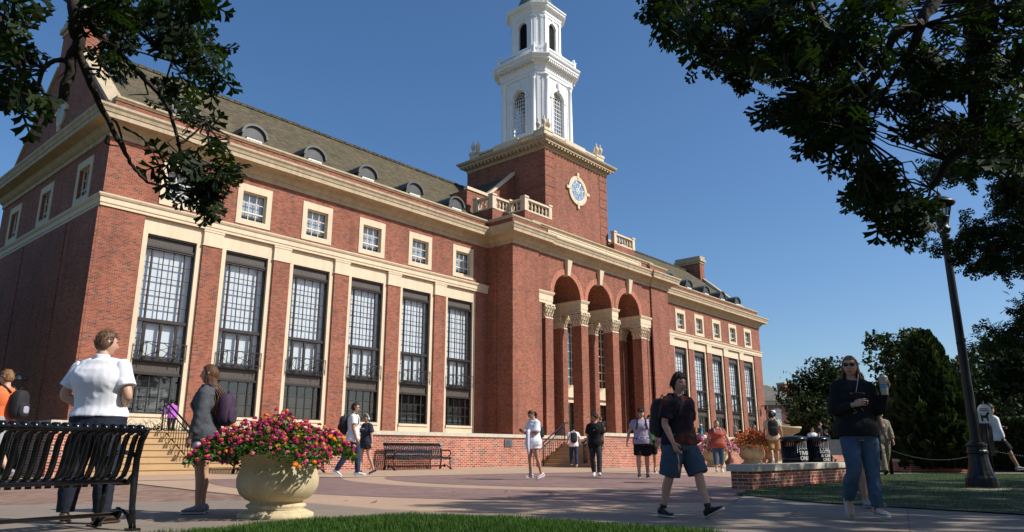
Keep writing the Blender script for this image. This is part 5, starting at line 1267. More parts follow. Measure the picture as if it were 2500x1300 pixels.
def person(spec):
    p = dict(DEF); p.update(spec.get('pose', {})); J = joints(p); g = p['girth']; fem = p['fem']; hi = spec.get('hi', False); vox = .0085 if hi else .013
    root = empty('person', (0, 0, 0), 0, spec['label'], 'person'); o = spec['outfit']; sd = spec.get('seed', 0)
    lg = 1+.55*(g-1); ag = 1+.5*(g-1)
    # body
    b = MB(); b.rings(torso_rings(J, p, -.004)); b.cs = True
    for s, k in ((1, 'R'), (-1, 'L')):
        hp, kn, an, toe = J['hp'+k], J['kn'+k], J['an'+k], J['toe'+k]
        sh_d = (an-kn).normalized(); calf = kn.lerp(an, .3)-V3(0, 1, 0).cross(V3(1, 0, 0)).cross(V3(0, 0, 1)) * 0 - (V3(0, .012, 0))
        limb(b, [hp, hp.lerp(kn, .5)+V3(0, .012, 0), kn, calf, kn.lerp(an, .65), an, an-sh_d*-.03], [.084*lg, .074*lg, .053*lg, .055*lg, .042*lg, .035, .036])
        limb(b, [an+V3(0, 0, -.01), an+toe*.07-V3(0, 0, .035), an+toe*.14-V3(0, 0, .045)], [.036, .034, .026], 10)
        sh, el, wr = J['sh'+k+'o'], J['el'+k], J['wr'+k]
        limb(b, [J['H']+J['sp']*.46+J['cr']*(.09 if s > 0 else -.09), sh, sh.lerp(el, .5), el, el.lerp(wr, .28), wr], [.045, .052*ag, .045*ag, .038*ag, .040*ag, .026], 12)
        limb(b, [J['nb']-J['sp']*.02, J['nb']-J['sp']*.05+J['cr']*(s*.085), sh+J['sp']*.012-J['cr']*(s*.02)], [.045, .043, .042], 10)
    hc, Rm = head_frame(J, p); limb(b, [J['nb']-J['sp']*.05, J['nb']+J['sp']*.03, hc-Rm @ V3(0, .02, .05)], [.06, .052, .05], 12)
    body = remesh('body', b, [skin(spec['skin']), EYE, IRIS, LIP, BROW], vox, 5, root)
    hb = MB(); hb.cs = True; head_mesh(hb, hc, Rm, hi); grips = {}
    for s, k in ((1, 'R'), (-1, 'L')):
        d = spec.get('hand'+k) or (J['wr'+k]-J['el'+k]); d = Vector(d) if not isinstance(d, Vector) else d
        grips[k] = hand(hb, J['wr'+k], d, s, spec.get('curl'+k, p['curl']), 0, hi, spec.get('palm'+k))
    hm = hb.mesh('hm', [skin(spec['skin']), EYE, IRIS, LIP, BROW])
    import bmesh
    bm = bmesh.new(); bm.from_mesh(body.data); bm.from_mesh(hm); bm.to_mesh(body.data); bm.free(); body.data.update()
    # clothes -------------------------------------------------
    if 'top' in o:
        t = o['top']; b = MB(); lo = t.get('loose', .02); b.rings(torso_rings(J, p, lo, t.get('hem', -.1), t.get('neck', .525), 22, 1, t.get('flare', .015))); b.cs = True
        for s, k in ((1, 'R'), (-1, 'L')):
            sh, el, wr = J['sh'+k+'o'], J['el'+k], J['wr'+k]; sl = t.get('sleeve', .5); st = J['H']+J['sp']*.42+J['cr']*(.085 if s > 0 else -.085); r = lo*1.05; q3 = lo*.55; limb(b, [J['nb']-J['sp']*.05, J['nb']-J['sp']*.058+J['cr']*(s*.085), sh+J['sp']*.008-J['cr']*(s*.02)], [.04+q3, .044+q3, .046+q3], 12)
            if sl <= 1: limb(b, [st, sh, sh.lerp(el, sl*.5), sh.lerp(el, sl)], [.05+r*.5, .052*ag+r*.6, .050*ag+r, .048*ag+r*1.3], 14, cut=True)
            else: limb(b, [st, sh, sh.lerp(el, .5), el, el.lerp(wr, (sl-1)*.5), el.lerp(wr, sl-1)], [.05+r*.5, .052*ag+r*.6, .048*ag+r*.9, .042*ag+r, .038*ag+r*.9, .031+r*.7], 14, cut=True)
        if t.get('collar'): b.rings([ellring(J['nb']+J['sp']*z, J['cr'], J['fw'], a, a*1.02, 16, 2) for z, a in ((-.05, .085), (-.01, .069), (.018, .062), (.026, .061))])
        if t.get('hood'):
            hq = J['nb']-J['fw']*.075-J['sp']*.03; b.ball(tuple(hq), (.1, .055, .075), 12, 8)
        top = remesh(t.get('name', 'shirt'), b, t['mat'], vox*.95, 4, root, t.get('wr', .008 if hi else .009), sd, t.get('ws', 11))
    if 'bottom' in o:
        t = o['bottom']; b = MB(); b.cs = True; lo = t.get('loose', .016); ln = t.get('len', 2.0); b.rings(torso_rings(J, p, lo, -.13, t.get('waist', .07), 10))
        for s, k in ((1, 'R'), (-1, 'L')):
            hp, kn, an = J['hp'+k], J['kn'+k], J['an'+k]; fl = t.get('flare', .0)
            if t.get('skirt'): continue
            if ln <= 1: limb(b, [hp, hp.lerp(kn, ln*.5)+V3(0, .01, 0), hp.lerp(kn, ln)], [.088*lg+lo, .08*lg+lo+fl*.5, lerp(.084, .056, ln)*lg+lo*1.15+fl], 16, cut=True)
            else:
                f = ln-1; limb(b, [hp, hp.lerp(kn, .5)+V3(0, .012, 0), kn, kn.lerp(an, f*.5)-V3(0, .008, 0), kn.lerp(an, f)], [.088*lg+lo, .077*lg+lo, .057*lg+lo, .054*lg+lo*1.1+fl*.5, lerp(.052, .040, f)*lg+lo*1.1+fl], 16, cut=True)
        if t.get('skirt'):
            L = t['skirt']; b.rings([ellring(J['H']+V3(0, .01, z), V3(1, 0, 0), V3(0, 1, 0), a, c_, 22, 2.2) for z, a, c_ in ((.06, .17*g, .125*g), (-.05, .2*g, .15*g), (-.05-L*.5, .22*g, .17*g), (-.05-L, .235*g, .19*g))])
        remesh(t.get('name', 'trousers'), b, t['mat'], vox*.95, 4, root, t.get('wr', .008 if hi else .008), sd+5, t.get('ws', 12))
    for s, k in ((1, 'R'), (-1, 'L')):
        t = o.get('shoe')
        if not t: break
        an, toe = J['an'+k], J['toe'+k]; upv = (V3(0, 0, 1)-toe*toe.z).normalized(); sdv = toe.cross(upv)
        q = lambda a, c_, h: an+toe*a+sdv*c_+upv*h; prof = [(-.075, .028, .055), (-.06, .036, .075), (-.02, .037, .085), (.03, .04, .07), (.08, .045, .05), (.13, .046, .035), (.165, .036, .026), (.185, .016, .018)]
        b = MB(); b.cs = True
        b.rings([[q(a, w*math.copysign(abs(math.cos(x))**.7, math.cos(x)), -.062+h*(.5+.5*math.sin(x))+.004) for x in [2*math.pi*i/14 for i in range(14)]] for a, w, h in prof]); 
        if t.get('high'): b.rings([[q(-.025+.037*math.cos(x)*1.1, .036*math.sin(x), h) for x in [2*math.pi*i/14 for i in range(14)]] for h in (-.03, .03, t['high'])])
        so = b.build('shoe', t['mat'], root)
        b = MB(); b.cs = True; b.rings([[q(-.083 if False else a, w*math.cos(x), -.085+.026*(.5+.5*math.sin(x))) for x in [2*math.pi*i/12 for i in range(12)]] for a, w in ((-.085, .02), (-.075, .036), (-.02, .041), (.05, .045), (.12, .051), (.17, .042), (.195, .018))]); b.build('sole', t.get('sole', t['mat']), so)
        if t.get('lace') is not None:
            b = MB(); [b.tube([q(.035+.022*i, -.026, -.004-.011*i), q(.04+.022*i, 0, .013-.013*i), q(.035+.022*i, .026, -.004-.011*i)], .004, 5) for i in range(4)]; b.build('laces', t['lace'], so)
        if t.get('sock') is not None:
            b = MB(); kn = J['kn'+k]; d = (kn-an).normalized(); limb(b, [an-d*.02, an+d*t.get('sockh', .06)], [.042, .041], 12); b.build('sock', t['sock'], so)
    # hair -----------------------------------------------------
    h = o.get('hair')
    if h:
        st, hm_ = h[0], h[1]; b = MB(); b.cs = True; nu, nv = (56, 40) if hi else (28, 20); n0 = len(b.v)
        thick = {'short': .011, 'curly': .022, 'long': .012, 'pony': .008, 'bob': .015, 'buzz': .004}[st]
        low = {'short': -.55, 'curly': -.3, 'long': -.8, 'pony': -.35, 'bob': -.75, 'buzz': -.45}[st]
        for j in range(nv+1):
            th = math.pi*j/nv
            for i in range(nu):
                ph = 2*math.pi*i/nu; d = V3(math.sin(ph)*math.sin(th), math.cos(ph)*math.sin(th), math.cos(th)); fr = math.cos(ph)
                line = lerp(low, .52, sm_(-.35, .72, fr)); 
                if .1 < fr < .55 and st in ('short', 'buzz'): line -= .18*math.exp(-((fr-.18)/.12)**2)
                mk = sm_(line-.05, line+.12, d.z); tz = thick*(1+.5*sm_(.3, .9, d.z)*(st in ('short', 'curly')))
                nz = noise.noise(V3(d.x*9+sd, d.y*9, d.z*4))*(.5 if st != 'curly' else .9)+.4*noise.noise(V3(d.x*22+sd, d.y*22, d.z*12))
                r = 1.0*mk+.86*(1-mk); x, y, z = d.x*HEADR[0]*r, d.y*HEADR[1]*r, d.z*HEADR[2]*r
                if d.z < 0: x *= 1-.3*d.z*d.z; y *= 1 if y > 0 else (1-.38*sm_(0, -.9, d.z))
                v = V3(x, y, z)+d*(tz*mk*(1+.45*nz)+.002*mk); b.v.append(tuple(hc+Rm @ v))
        for j in range(nv):
            for i in range(nu): a, c_ = n0+j*nu+i, n0+j*nu+(i+1) % nu; b.face((a, a+nu, c_+nu, c_))
        rn = random.Random(sd+3)
        def lock(pts, r): b.tube(pts, [r*.7, r, r*.95, r*.6, r*.15][:len(pts)], 6, True, .6)
        L = lambda x, y, z: hc+Rm @ V3(x, y, z)
        if st == 'long':
            n = h[2] if len(h) > 2 else 80
            for k in range(n):
                a = rn.uniform(-1.8, 1.8); sx, cy = math.sin(a), -math.cos(a); ln = rn.uniform(.30, .46); x0, y0 = sx*.079, cy*.088+.004; dn = V3(0, 0, -1); back = -J['fw']
                A = L(x0*.9, y0*.9, .045); Bq = L(x0*1.04, y0*1.06, -.04); C_ = L(x0*1.12, y0*1.12-.01, -.1); wv = V3(rn.uniform(-.015, .015), rn.uniform(-.015, .015), 0)
                outw = (J['cr']*(sx*.055)+back*((.165 if k % 3 else .13) if cy < .45 else -.10))
                lock([A, Bq, C_, C_+dn*ln*.45+outw*.75+wv, C_+dn*ln+outw*1.0-wv], rn.uniform(.010, .017))
        if st == 'pony':
            n = 26
            for k in range(n):
                w = V3(rn.uniform(-.02, .02), rn.uniform(-.015, .015), 0); lock([L(w.x, -.09, .03), L(w.x*1.5, -.135+w.y, .015), L(w.x*1.8, -.15+w.y, -.06), L(w.x*2, -.13+w.y, -.06)+V3(0, 0, -.09), L(w.x*1.6, -.12+w.y, -.06)+V3(0, 0, -.2-rn.uniform(0, .06))], .012)
        if st in ('curly',):
            for k in range(150 if hi else 70):
                a, e_ = rn.uniform(0, 6.28), rn.uniform(.0, 1.5); d = V3(math.cos(a)*math.cos(e_), math.sin(a)*math.cos(e_), math.sin(e_))
                if d.y > .6 and d.z < .35: continue
                b.ball(tuple(L(d.x*(HEADR[0]+.026), d.y*(HEADR[1]+.024), d.z*(HEADR[2]+.03)+.005)), rn.uniform(.012, .022), 7, 5)
        if st in ('short', 'bob'):
            for k in range(170 if hi else 50):
                a, e_ = rn.uniform(0, 6.28), rn.uniform(-.25 if st == 'bob' else .0, 1.45); d = V3(math.cos(a)*math.cos(e_), math.sin(a)*math.cos(e_), math.sin(e_))
                if d.y > .25 and d.z < (.45 if st == 'short' else .5): continue
                q0 = V3(d.x*(HEADR[0]+thick*.7), d.y*(HEADR[1]+thick*.7), d.z*(HEADR[2]+thick)); tg = V3(d.x*.5, d.y*.5+.3*(st == 'short'), -.9 if st == 'bob' else .15+.2*rn.random()).normalized(); ln = .045 if st == 'bob' else .03
                b.tube([tuple(hc+Rm @ q) for q in (q0-tg*ln*.5, q0+d*.004, q0+tg*ln)], [.0055, .006, .0015] if st == 'short' else [.008, .009, .003], 5, True, .6)
        if h[-1] == 'top':
            pass
        b.build('hair', hm_, root)
    cx = dict(J=J, hc=hc, Rm=Rm, grips=grips, root=root, p=p, hi=hi)
    L = lambda x, y, z: hc+Rm @ V3(x, y, z)
    if o.get('cap'):
        m, mb2 = o['cap']; b = MB(); b.cs = True; back = -1 if o.get('capback') else 1
        b.rings([[tuple(L(a*math.sin(q), c_*math.cos(q), z)) for q in [2*math.pi*i/20 for i in range(20)]] for a, c_, z in ((.09, .113, .045), (.091, .114, .075), (.085, .108, .105), (.065, .085, .132), (.03, .04, .146))])
        co = b.build('cap', m, root); b = MB(); b.cs = True
        up = [L(x, back*y, z) for x, y, z in [(-.075, .08, .05), (-.07, .13, .043), (-.045, .165, .037), (0, .178, .035), (.045, .165, .037), (.07, .13, .043), (.075, .08, .05)]]
        b.rings([up, [q+Rm @ V3(0, 0, .008) for q in up]]); b.build('cap_brim', m, co)
        if mb2: b = MB(); b.rings([[L(x, .1105-abs(x)*.25, z) for x, z in ((-.035, .058), (.035, .058), (.033, .1), (-.033, .1))], [L(x, .117-abs(x)*.25, z) for x, z in ((-.035, .058), (.035, .058), (.033, .1), (-.033, .1))]], True, False); b.build('cap_patch', mb2, co)
    if o.get('glasses'):
        b = MB(); b.cs = True; dk = o['glasses'] == 'sun'; gm = M['black'] if dk else M['blackm']
        for s in (-1, 1):
            if dk: b.rings([[L(s*.033+.027*math.cos(q), .1-.004*abs(math.cos(q)), .006+.021*math.sin(q)) for q in [2*math.pi*i/14 for i in range(14)]], [L(s*.033+.027*math.cos(q), .106-.004*abs(math.cos(q)), .006+.021*math.sin(q)) for q in [2*math.pi*i/14 for i in range(14)]]])
            else: b.tube([L(s*.033+.024*math.cos(q), .102, .004+.02*math.sin(q)) for q in [2*math.pi*i/14 for i in range(15)]], .0028, 5)
            b.tube([L(s*.058, .098, .012), L(s*.077, .06, .014), L(s*.08, .0, .016)], .003, 5)
        b.tube([L(-.01, .104, .01), L(.01, .104, .01)], .003, 5); b.build('glasses', gm, root)
    if o.get('headphones'):
        b = MB(); b.cs = True; b.tube([L(.092*math.cos(q), -.005, .01+.135*math.sin(q)) for q in [math.pi*i/14 for i in range(15)]], .011, 8); [b.ball(tuple(L(s*.09, 0, -.005)), (.022, .034, .04), 10, 8) for s in (-1, 1)]; b.build('headphones', o['headphones'], root)
    return cx
def place(cx, loc, heading, foot_z=None, height=None, headtop=None):
    """stand the figure: lowest point on the ground, scaled to the wanted height"""
    root = cx['root']; zs = []; top = -9
    for c in root.children_recursive:
        if c.type == 'MESH' and len(c.data.vertices):
            co = np.empty(len(c.data.vertices)*3, np.float32); c.data.vertices.foreach_get('co', co); z = co.reshape(-1, 3)[:, 2]; zs.append(z.min()); top = max(top, z.max())
    zmin = min(zs); H = top-zmin; s = height/H if height else 1
    root.scale = (s, s, s); root.rotation_euler = (0, 0, heading-math.pi/2); root.location = (loc[0], loc[1], loc[2]-zmin*s)
    cx['s'] = s; cx['loc'] = root.location.copy(); cx['rz'] = heading-math.pi/2; return cx
def held(cx, name, mbs, label, cat):
    """a thing carried by a figure: same placement, an object of its own. mbs = [(part name, MB, material)]"""
    if len(mbs) == 1:
        o = mbs[0][1].build(name, mbs[0][2]); tag(o, label, cat)
    else:
        o = empty(name, (0, 0, 0), 0, label, cat)
        for n, m, mt in mbs: m.build(n, mt, o)
    o.location = cx['loc']; o.rotation_euler = (0, 0, cx['rz']); o.scale = (cx['s'],)*3; return o
def backpack(cx, label, mat, w=.15, h=.22, d=.09, strapm=None, accent=None, off=0):
    J = cx['J']; g = cx['p']['girth']; A = J['H']+J['sp']*(.26+off)-J['fw']*(.115*(1+1.2*(g-1))+.02+d); X, Y, Z = J['cr'], -J['fw'], J['sp']
    def sup(c, a, b_, cc, n=3.2):
        m = MB(); m.cs = True; rs = []
        for j in range(1, 12):
            v = -math.pi/2+math.pi*j/12; cz = math.copysign(abs(math.sin(v))**(2/n), math.sin(v)); cr_ = abs(math.cos(v))**(2/n)
            rs.append([c+X*(a*cr_*math.copysign(abs(math.cos(u))**(2/n), math.cos(u)))+Y*(b_*cr_*math.copysign(abs(math.sin(u))**(2/n), math.sin(u)))+Z*(cc*cz) for u in [2*math.pi*i/18 for i in range(18)]])
        m.rings(rs); return m
    parts = [('pack_body', sup(A, w, d, h), mat), ('front_pocket', sup(A+Y*d*.85-Z*h*.35, w*.82, d*.45, h*.5), mat)]
    for s in (-1, 1):
        m = MB(); m.cs = True; sh = J['H']+J['sp']*.5+X*(s*.105); r = .14*(1+.8*(g-1))
        m.tube([A+X*(s*.08)+Z*h*.8-Y*d*.9, sh+Z*.055+Y*.04, sh+Z*.05-Y*.05, sh-Z*.1-Y*r, sh-Z*.2-Y*r+X*s*.03, sh-Z*.28-Y*(r*.55)+X*(s*.075)], [.02, .026, .026, .026, .02, .012], 8, True, .35, tuple(X)); parts.append(('strap', m, strapm or mat))
    m = MB(); m.tube([A+X*.04+Z*h*.95, A+Z*(h+.04), A-X*.04+Z*h*.95], .008, 6); parts.append(('grab_loop', m, mat))
    if accent: parts.append(('accent_patch', sup(A+Y*(d*1.27)-Z*h*.35, w*.45, .012, h*.25), accent))
    return held(cx, 'backpack', parts, label, 'backpack')
def phone(cx, k, label, tilt=0):
    c, d, n, t = cx['grips'][k]; m = MB(); c = c+n*.012; A, B, C_ = d, t, n
    pts = []
    for z in (-.004, .004):
        for a, b_ in ((-.07, -.036), (.07, -.036), (.07, .036), (-.07, .036)): pts.append(c+A*a+B*b_+C_*z)
    m.v = [tuple(q) for q in pts]
    for f in ((0, 3, 2, 1), (4, 5, 6, 7), (0, 1, 5, 4), (1, 2, 6, 5), (2, 3, 7, 6), (3, 0, 4, 7)): m.face(f)
    return held(cx, 'phone', [('phone', m, M['black'])], label, 'phone')
BLACK_C = cloth('black', (.012, .012, .013)); WHITE_C = cloth('white', (.74, .74, .76), .03, .12); NAVY_C = cloth('navy', (.018, .022, .034)); JEAN = cloth('blue denim', (.06, .105, .17), .25, .4); JEAN_D = cloth('dark denim', (.025, .042, .085), .25, .4)
GREY_C = cloth('charcoal grey', (.075, .082, .09)); TEE_N = cloth('navy tee', (.022, .03, .045)); LILAC = cloth('lilac', (.36, .31, .40)); RUST = cloth('rust', (.36, .085, .055)); ORANGE = cloth('orange', (.75, .17, .06)); PINK = cloth('pink purple', (.42, .10, .48)); MAROON = cloth('maroon', (.14, .035, .055)); KHAKI = cloth('khaki', (.34, .19, .09)); BEIGE = cloth('beige', (.48, .40, .26)); BLUE_C = cloth('bright blue', (.03, .22, .38)); GREYT = cloth('grey tee', (.28, .29, .30)); GREEN_C = cloth('green', (.04, .25, .04)); LAV = cloth('lavender', (.33, .31, .42)); DRESS = cloth('blue grey dress', (.06, .09, .14)); CAMO = None
def tiedye(name, stops, sc=5):
    t = NT(name); f = t.noise(t.obj(), sc, 4, .6); t.set(t.ramp(f, stops), .85, 0, .2); return t.mat
CAMO = tiedye('camouflage', [(.35, (.20, .17, .11)), (.45, (.10, .10, .06)), (.52, (.28, .24, .17)), (.62, (.14, .11, .07))], 14)
TIE = tiedye('dark tie dye', [(.3, (.012, .010, .020)), (.5, (.022, .014, .022)), (.62, (.16, .04, .018)), (.75, (.03, .014, .02))], 4)
DEN_SH = cloth('washed denim', (.055, .085, .125), .25, .4); WDEN = cloth('white denim', (.62, .62, .62), .06, .3); DKGREY = cloth('faded black', (.045, .047, .05), .25)
HB, HDB, HL, HBK = hairmat('brown', (.085, .038, .016)), hairmat('dark brown', (.032, .016, .009)), hairmat('light brown', (.20, .105, .045)), hairmat('black', (.012, .010, .010))
HSH = hairmat('short light brown', (.12, .065, .035))
SHW = pm('white shoe', (.66, .66, .66), .6, .06); SHB = pm('black shoe', (.012, .012, .012), .6); SHG = pm('grey knit shoe', (.24, .24, .25), .8, .35, 60); SOLEW = pm('pale sole', (.5, .47, .44), .7); SHBR = pm('brown shoe', (.05, .03, .02), .5); SHP = pm('pink shoe', (.6, .42, .45), .7)
PKB = pm('black pack fabric', (.014, .014, .016), .8, .2, 20, .2, 120); PKP = pm('purple pack fabric', (.045, .022, .05), .8, .3, 14, .2, 120); PKG = pm('grey pack fabric', (.22, .23, .25), .8)
TEAL = pm('teal pack fabric', (.03, .16, .16), .8)
def gp(px, py): v = at_ground(px, py); return Vector((v.x, v.y, gz(v.y)+.02))
def H_at(px, py_top, loc):        # world height of a head-top pixel standing at loc
    d = ray(px, py_top); t = math.hypot(loc.x, loc.y)/math.hypot(d.x, d.y); return CAM.z+d.z*t-loc.z
def stand(spec, foot, top, rel, loc=None, hx=None):
    cx = person(spec); loc = loc or gp(*foot); return place(cx, loc, HEAD-R(rel), height=H_at(hx or (foot[0] if foot else 0), top, loc))
def dct(*a, **k):
    r = {}; [r.update(x) for x in a]; r.update(k); return r
def top(m, **k): return dct(dict(mat=m), **k)
# 1 man in white shirt, from behind
c = stand(dict(label='man in white short sleeve shirt and navy trousers, seen from behind', skin='rosy', hi=True, seed=1,
    pose=dict(girth=1.3, thR=(.10, .02, -1), thL=(.14, .0, -1), shR=(.05, -.03, -1), shL=(.07, -.03, -1), ftR=(.35, 0), ftL=(.45, 0), uaR=(.42, -.12, -1), faR=(-.55, .62, -.62), uaL=(.42, -.12, -1), faL=(-.55, .62, -.62), head=(R(-38), R(-2), 0), lean=(-.05, -.02)),
    outfit=dict(top=top(WHITE_C, loose=.026, sleeve=.74, hem=.0, flare=.012, collar=1, name='shirt', wr=.012, ws=8), bottom=top(NAVY_C, len=1.93, loose=.022, waist=.05, wr=.009), shoe=dict(mat=SHBR), hair=('short', HSH))), (203, 1285), 799, 3, None, 243)
J = c['J']
b = MB()
for k in 'RL':
    d = (J['kn'+k]-J['an'+k]).normalized(); b.lathe([(.073, -.03), (.076, 0), (.076, .035), (.072, .045)], tuple(J['an'+k]+d*.045+V3(0, .0, 0)), 16, True, False)
b.build('trouser_cuff', NAVY_C, c['root']); c['root'].children[-1]
# 2 girl in grey sweatshirt
c = stand(dict(label='long haired girl in grey sweatshirt and white shorts standing beside the flower urn', skin='tan', hi=True, seed=2,
    pose=dict(fem=1, uaR=(.12, .12, -1), faR=(.02, .22, -1), uaL=(.12, .05, -1), faL=(.04, .3, -1), thR=(.02, .03, -1), thL=(.02, -.02, -1), shR=(0, -.05, -1), shL=(0, -.07, -1), head=(R(4), R(4), 0), ftR=(.1, 0), ftL=(.1, 0)),
    outfit=dict(top=top(GREY_C, loose=.036, sleeve=1.8, hem=-.12, flare=.02, name='sweatshirt', wr=.012, ws=9), bottom=top(WDEN, len=.36, loose=.02, flare=.018, name='shorts'), shoe=dict(mat=SHG, sole=SOLEW, lace=SHW), hair=('long', HB, 110))), (482, 1259), 889, 268, None, 512)
backpack(c, 'dark purple backpack on the girl in the grey sweatshirt', PKP, .15, .20, .085)
# 3 man in orange at the left edge
c = stand(dict(label='man in orange tee with black backpack at the left edge of the photo', skin='rosy', seed=3,
    pose=dct(WALK, girth=1.1, uaR=(.1, .1, -1), faR=(.0, .55, -1), uaL=(.1, .2, -1), faL=(0, .7, -1), head=(R(6), R(4), 0)), outfit=dict(top=top(ORANGE, loose=.022, sleeve=.5, hem=-.12), bottom=top(GREYT, len=.85, loose=.03, flare=.02, name='shorts'), shoe=dict(mat=SHG, sole=SOLEW, sock=SHB), hair=('short', HL), glasses='clear')), (-24, 1184), 899, 272, None, 2)
backpack(c, 'black backpack with pale patch on the man in orange', PKB, .14, .23, .10, None, LAV)
# 4 figure in pink on the upper steps
l = at_depth(415, 1066, 30.5); l.z = 1.37
c = stand(dict(label='small figure in pink jacket at the top of the tan steps', skin='olive', seed=4, pose=dict(fem=1, lean=(0, .28), uaL=(.5, .15, -.8), faL=(.3, .2, -.7), uaR=(.2, .5, -1), faR=(.05, .6, -.6), thR=(.02, .1, -1), thL=(.02, -.08, -1), head=(R(20), R(-14), 0)),
    outfit=dict(top=top(PINK, loose=.03, sleeve=1.85, hem=-.1, name='jacket'), bottom=top(BLACK_C, loose=.012), shoe=dict(mat=SHB), hair=('bob', HBK))), None, 975, 320, l, 417)
# 5 and 6 couple walking behind the urn
c = stand(dict(label='man in white tee and jeans striding right behind the flower urn', skin='tan', seed=5, pose=dct(WALK, thR=(.02, -.28, -1), shR=(0, -.62, -1), ftR=(0, -.5), thL=(.02, .32, -1), shL=(0, .05, -1), ftL=(0, .05), uaR=(.1, .12, -1), faR=(.05, .35, -1), uaL=(.1, -.1, -1), faL=(0, .1, -1)),
    outfit=dict(top=top(WHITE_C, loose=.026, sleeve=.6, hem=-.14), bottom=top(JEAN_D, loose=.016), shoe=dict(mat=SHW, sole=SHW), hair=('short', HDB), glasses='clear')), (856, 1168), 981, 84, None, 872)
backpack(c, 'black backpack on the man in white tee behind the urn', PKB, .15, .23, .10)
c = stand(dict(label='woman in dark navy tee with white headphones walking beside the man in white', skin='fair', seed=6, pose=dct(WALK, fem=1, thR=(.02, .2, -1), shR=(0, .05, -1), ftR=(0, .1), thL=(.02, -.15, -1), shL=(0, -.5, -1), ftL=(0, -.3), uaL=(.22, -.1, -1), faL=(.1, -.05, -1), head=(R(20), R(-14), 0)),
    outfit=dict(top=top(TEE_N, loose=.04, sleeve=.7, hem=-.2, flare=.02), bottom=top(TEE_N, len=.42, loose=.025, flare=.02, name='shorts'), shoe=dict(mat=SHBR, sole=SHB), hair=('bob', HB), headphones=SHW, glasses='clear')), (890, 1160), 1010, 222, None, 897)
put('lettering', text_mesh('OK STATE', .058, WHT), c['root'], facing(c['J']['H']+c['J']['sp']*.37+c['J']['fw']*.186, math.pi/2))
b = MB(); q = c['J']['H']+c['J']['sp']*.32+c['J']['fw']*.19; b.box(q.x-.08, q.x+.06, q.y, q.y+.005, q.z-.005, q.z+.005); b.build('underline_print', WHT, c['root'])
# 7 woman in white reading a phone
c = stand(dict(label='woman in loose white tee and black shorts reading her phone', skin='tan', seed=7, pose=dict(fem=1, thR=(.02, .12, -1), shR=(0, -.05, -1), thL=(.05, -.10, -1), shL=(0, -.32, -1), ftL=(0, -.3), uaR=(.15, .25, -1), faR=(-.3, .9, .25), uaL=(.15, .2, -1), faL=(-.35, .9, .18), head=(R(5), R(-26), 0)),
    outfit=dict(top=top(WHITE_C, loose=.05, sleeve=.85, hem=-.2, flare=.03, wr=.014), bottom=top(BLACK_C, len=.35, loose=.012, name='shorts'), shoe=dict(mat=SHP, sole=SHW), hair=('pony', HDB))), (1303, 1173), 1002, 238, None, 1293)
phone(c, 'R', 'phone held by the woman in the loose white tee'); backpack(c, 'small black and white backpack on the woman reading her phone', PKB, .12, .16, .07, PKG, SHW, -.04)
m = MB(); m.cs = True; q = c['J']['wrL'].lerp(c['J']['elL'], .35)
m.tube([q+V3(-.03, .03, .05), q+V3(0, .05, .03), q+V3(.01, .06, -.12), q+V3(.02, .06, -.3), q+V3(0, .05, -.45), q+V3(.01, .04, -.58)], [.04, .075, .09, .085, .06, .03], 12, True, .6); m.tube([q+V3(.03, .0, .05), q+V3(.04, -.04, -.1), q+V3(.04, -.03, -.3)], [.05, .07, .05], 10, True, .5)
held(c, 'jacket', [('jacket', m, cloth('pale lavender', (.60, .60, .70), .06, .3))], 'pale lavender jacket draped over the arm of the woman reading her phone', 'jacket')
# 8 man climbing the steps
l = Vector((24.3, 18.0, gz(18)+.03))
c = stand(dict(label='man in white tee with black backpack climbing the steps, seen from behind', skin='tan', seed=8, pose=dict(thL=(.03, .55, -1), shL=(0, -.25, -1), thR=(.03, -.12, -1), shR=(0, -.4, -1), ftR=(0, -.35), uaL=(.35, -.2, -1), faL=(.25, .1, -1), uaR=(.35, -.1, -1), faR=(.25, .25, -1), lean=(0, .08)),
    outfit=dict(top=top(WHITE_C, loose=.03, sleeve=.6, hem=-.1), bottom=top(JEAN_D, loose=.02), shoe=dict(mat=SHB, sole=SHW), hair=('short', HBK), cap=(BLACK_C, None))), None, 1038, 0, l, 1405)
backpack(c, 'black backpack on the man climbing the steps', PKB, .15, .23, .10)
# 9 man in black, 9b man further up
c = stand(dict(label='curly haired man in black tee and faded black jeans', skin='tan', seed=9, pose=dct(WALK, thR=(.03, -.15, -1), shR=(0, -.45, -1), ftR=(0, -.25), thL=(.06, .25, -1), shL=(0, .12, -1), ftL=(.2, .2), uaR=(.16, -.05, -1), faR=(.02, .12, -1), uaL=(.22, -.05, -1), faL=(.06, .15, -1), head=(R(-48), 0, 0)),
    outfit=dict(top=top(BLACK_C, loose=.035, sleeve=.8, hem=-.16, flare=.01), bottom=top(DKGREY, loose=.02), shoe=dict(mat=SHW, sole=SHW), hair=('curly', HDB))), (1456, 1166), 1006, 196, None, 1446)
for dx, dz, w_ in ((.0, .33, .06), (-.085, .385, .03)): b = MB(); q = c['J']['H']+c['J']['sp']*dz+c['J']['fw']*.17+c['J']['cr']*dx; [b.box(q.x-w_/2+w_*k/5, q.x-w_/2+w_*(k+.7)/5, q.y, q.y+.006, q.z-.006-.002*(k % 2), q.z+.006) for k in range(5)]; b.build('chest_print', WHT, c['root'])
l = Vector(at_depth(1468, 1100, 36)); l.z = .9
stand(dict(label='man in black shirt higher on the steps, half hidden by the curly haired man', skin='tan', seed=10, pose=dict(girth=1.1), outfit=dict(top=top(BLACK_C, loose=.03, sleeve=.7, hem=-.15), bottom=top(BLACK_C), shoe=dict(mat=SHB), hair=('short', HSH))), None, 1017, 20, l, 1465)
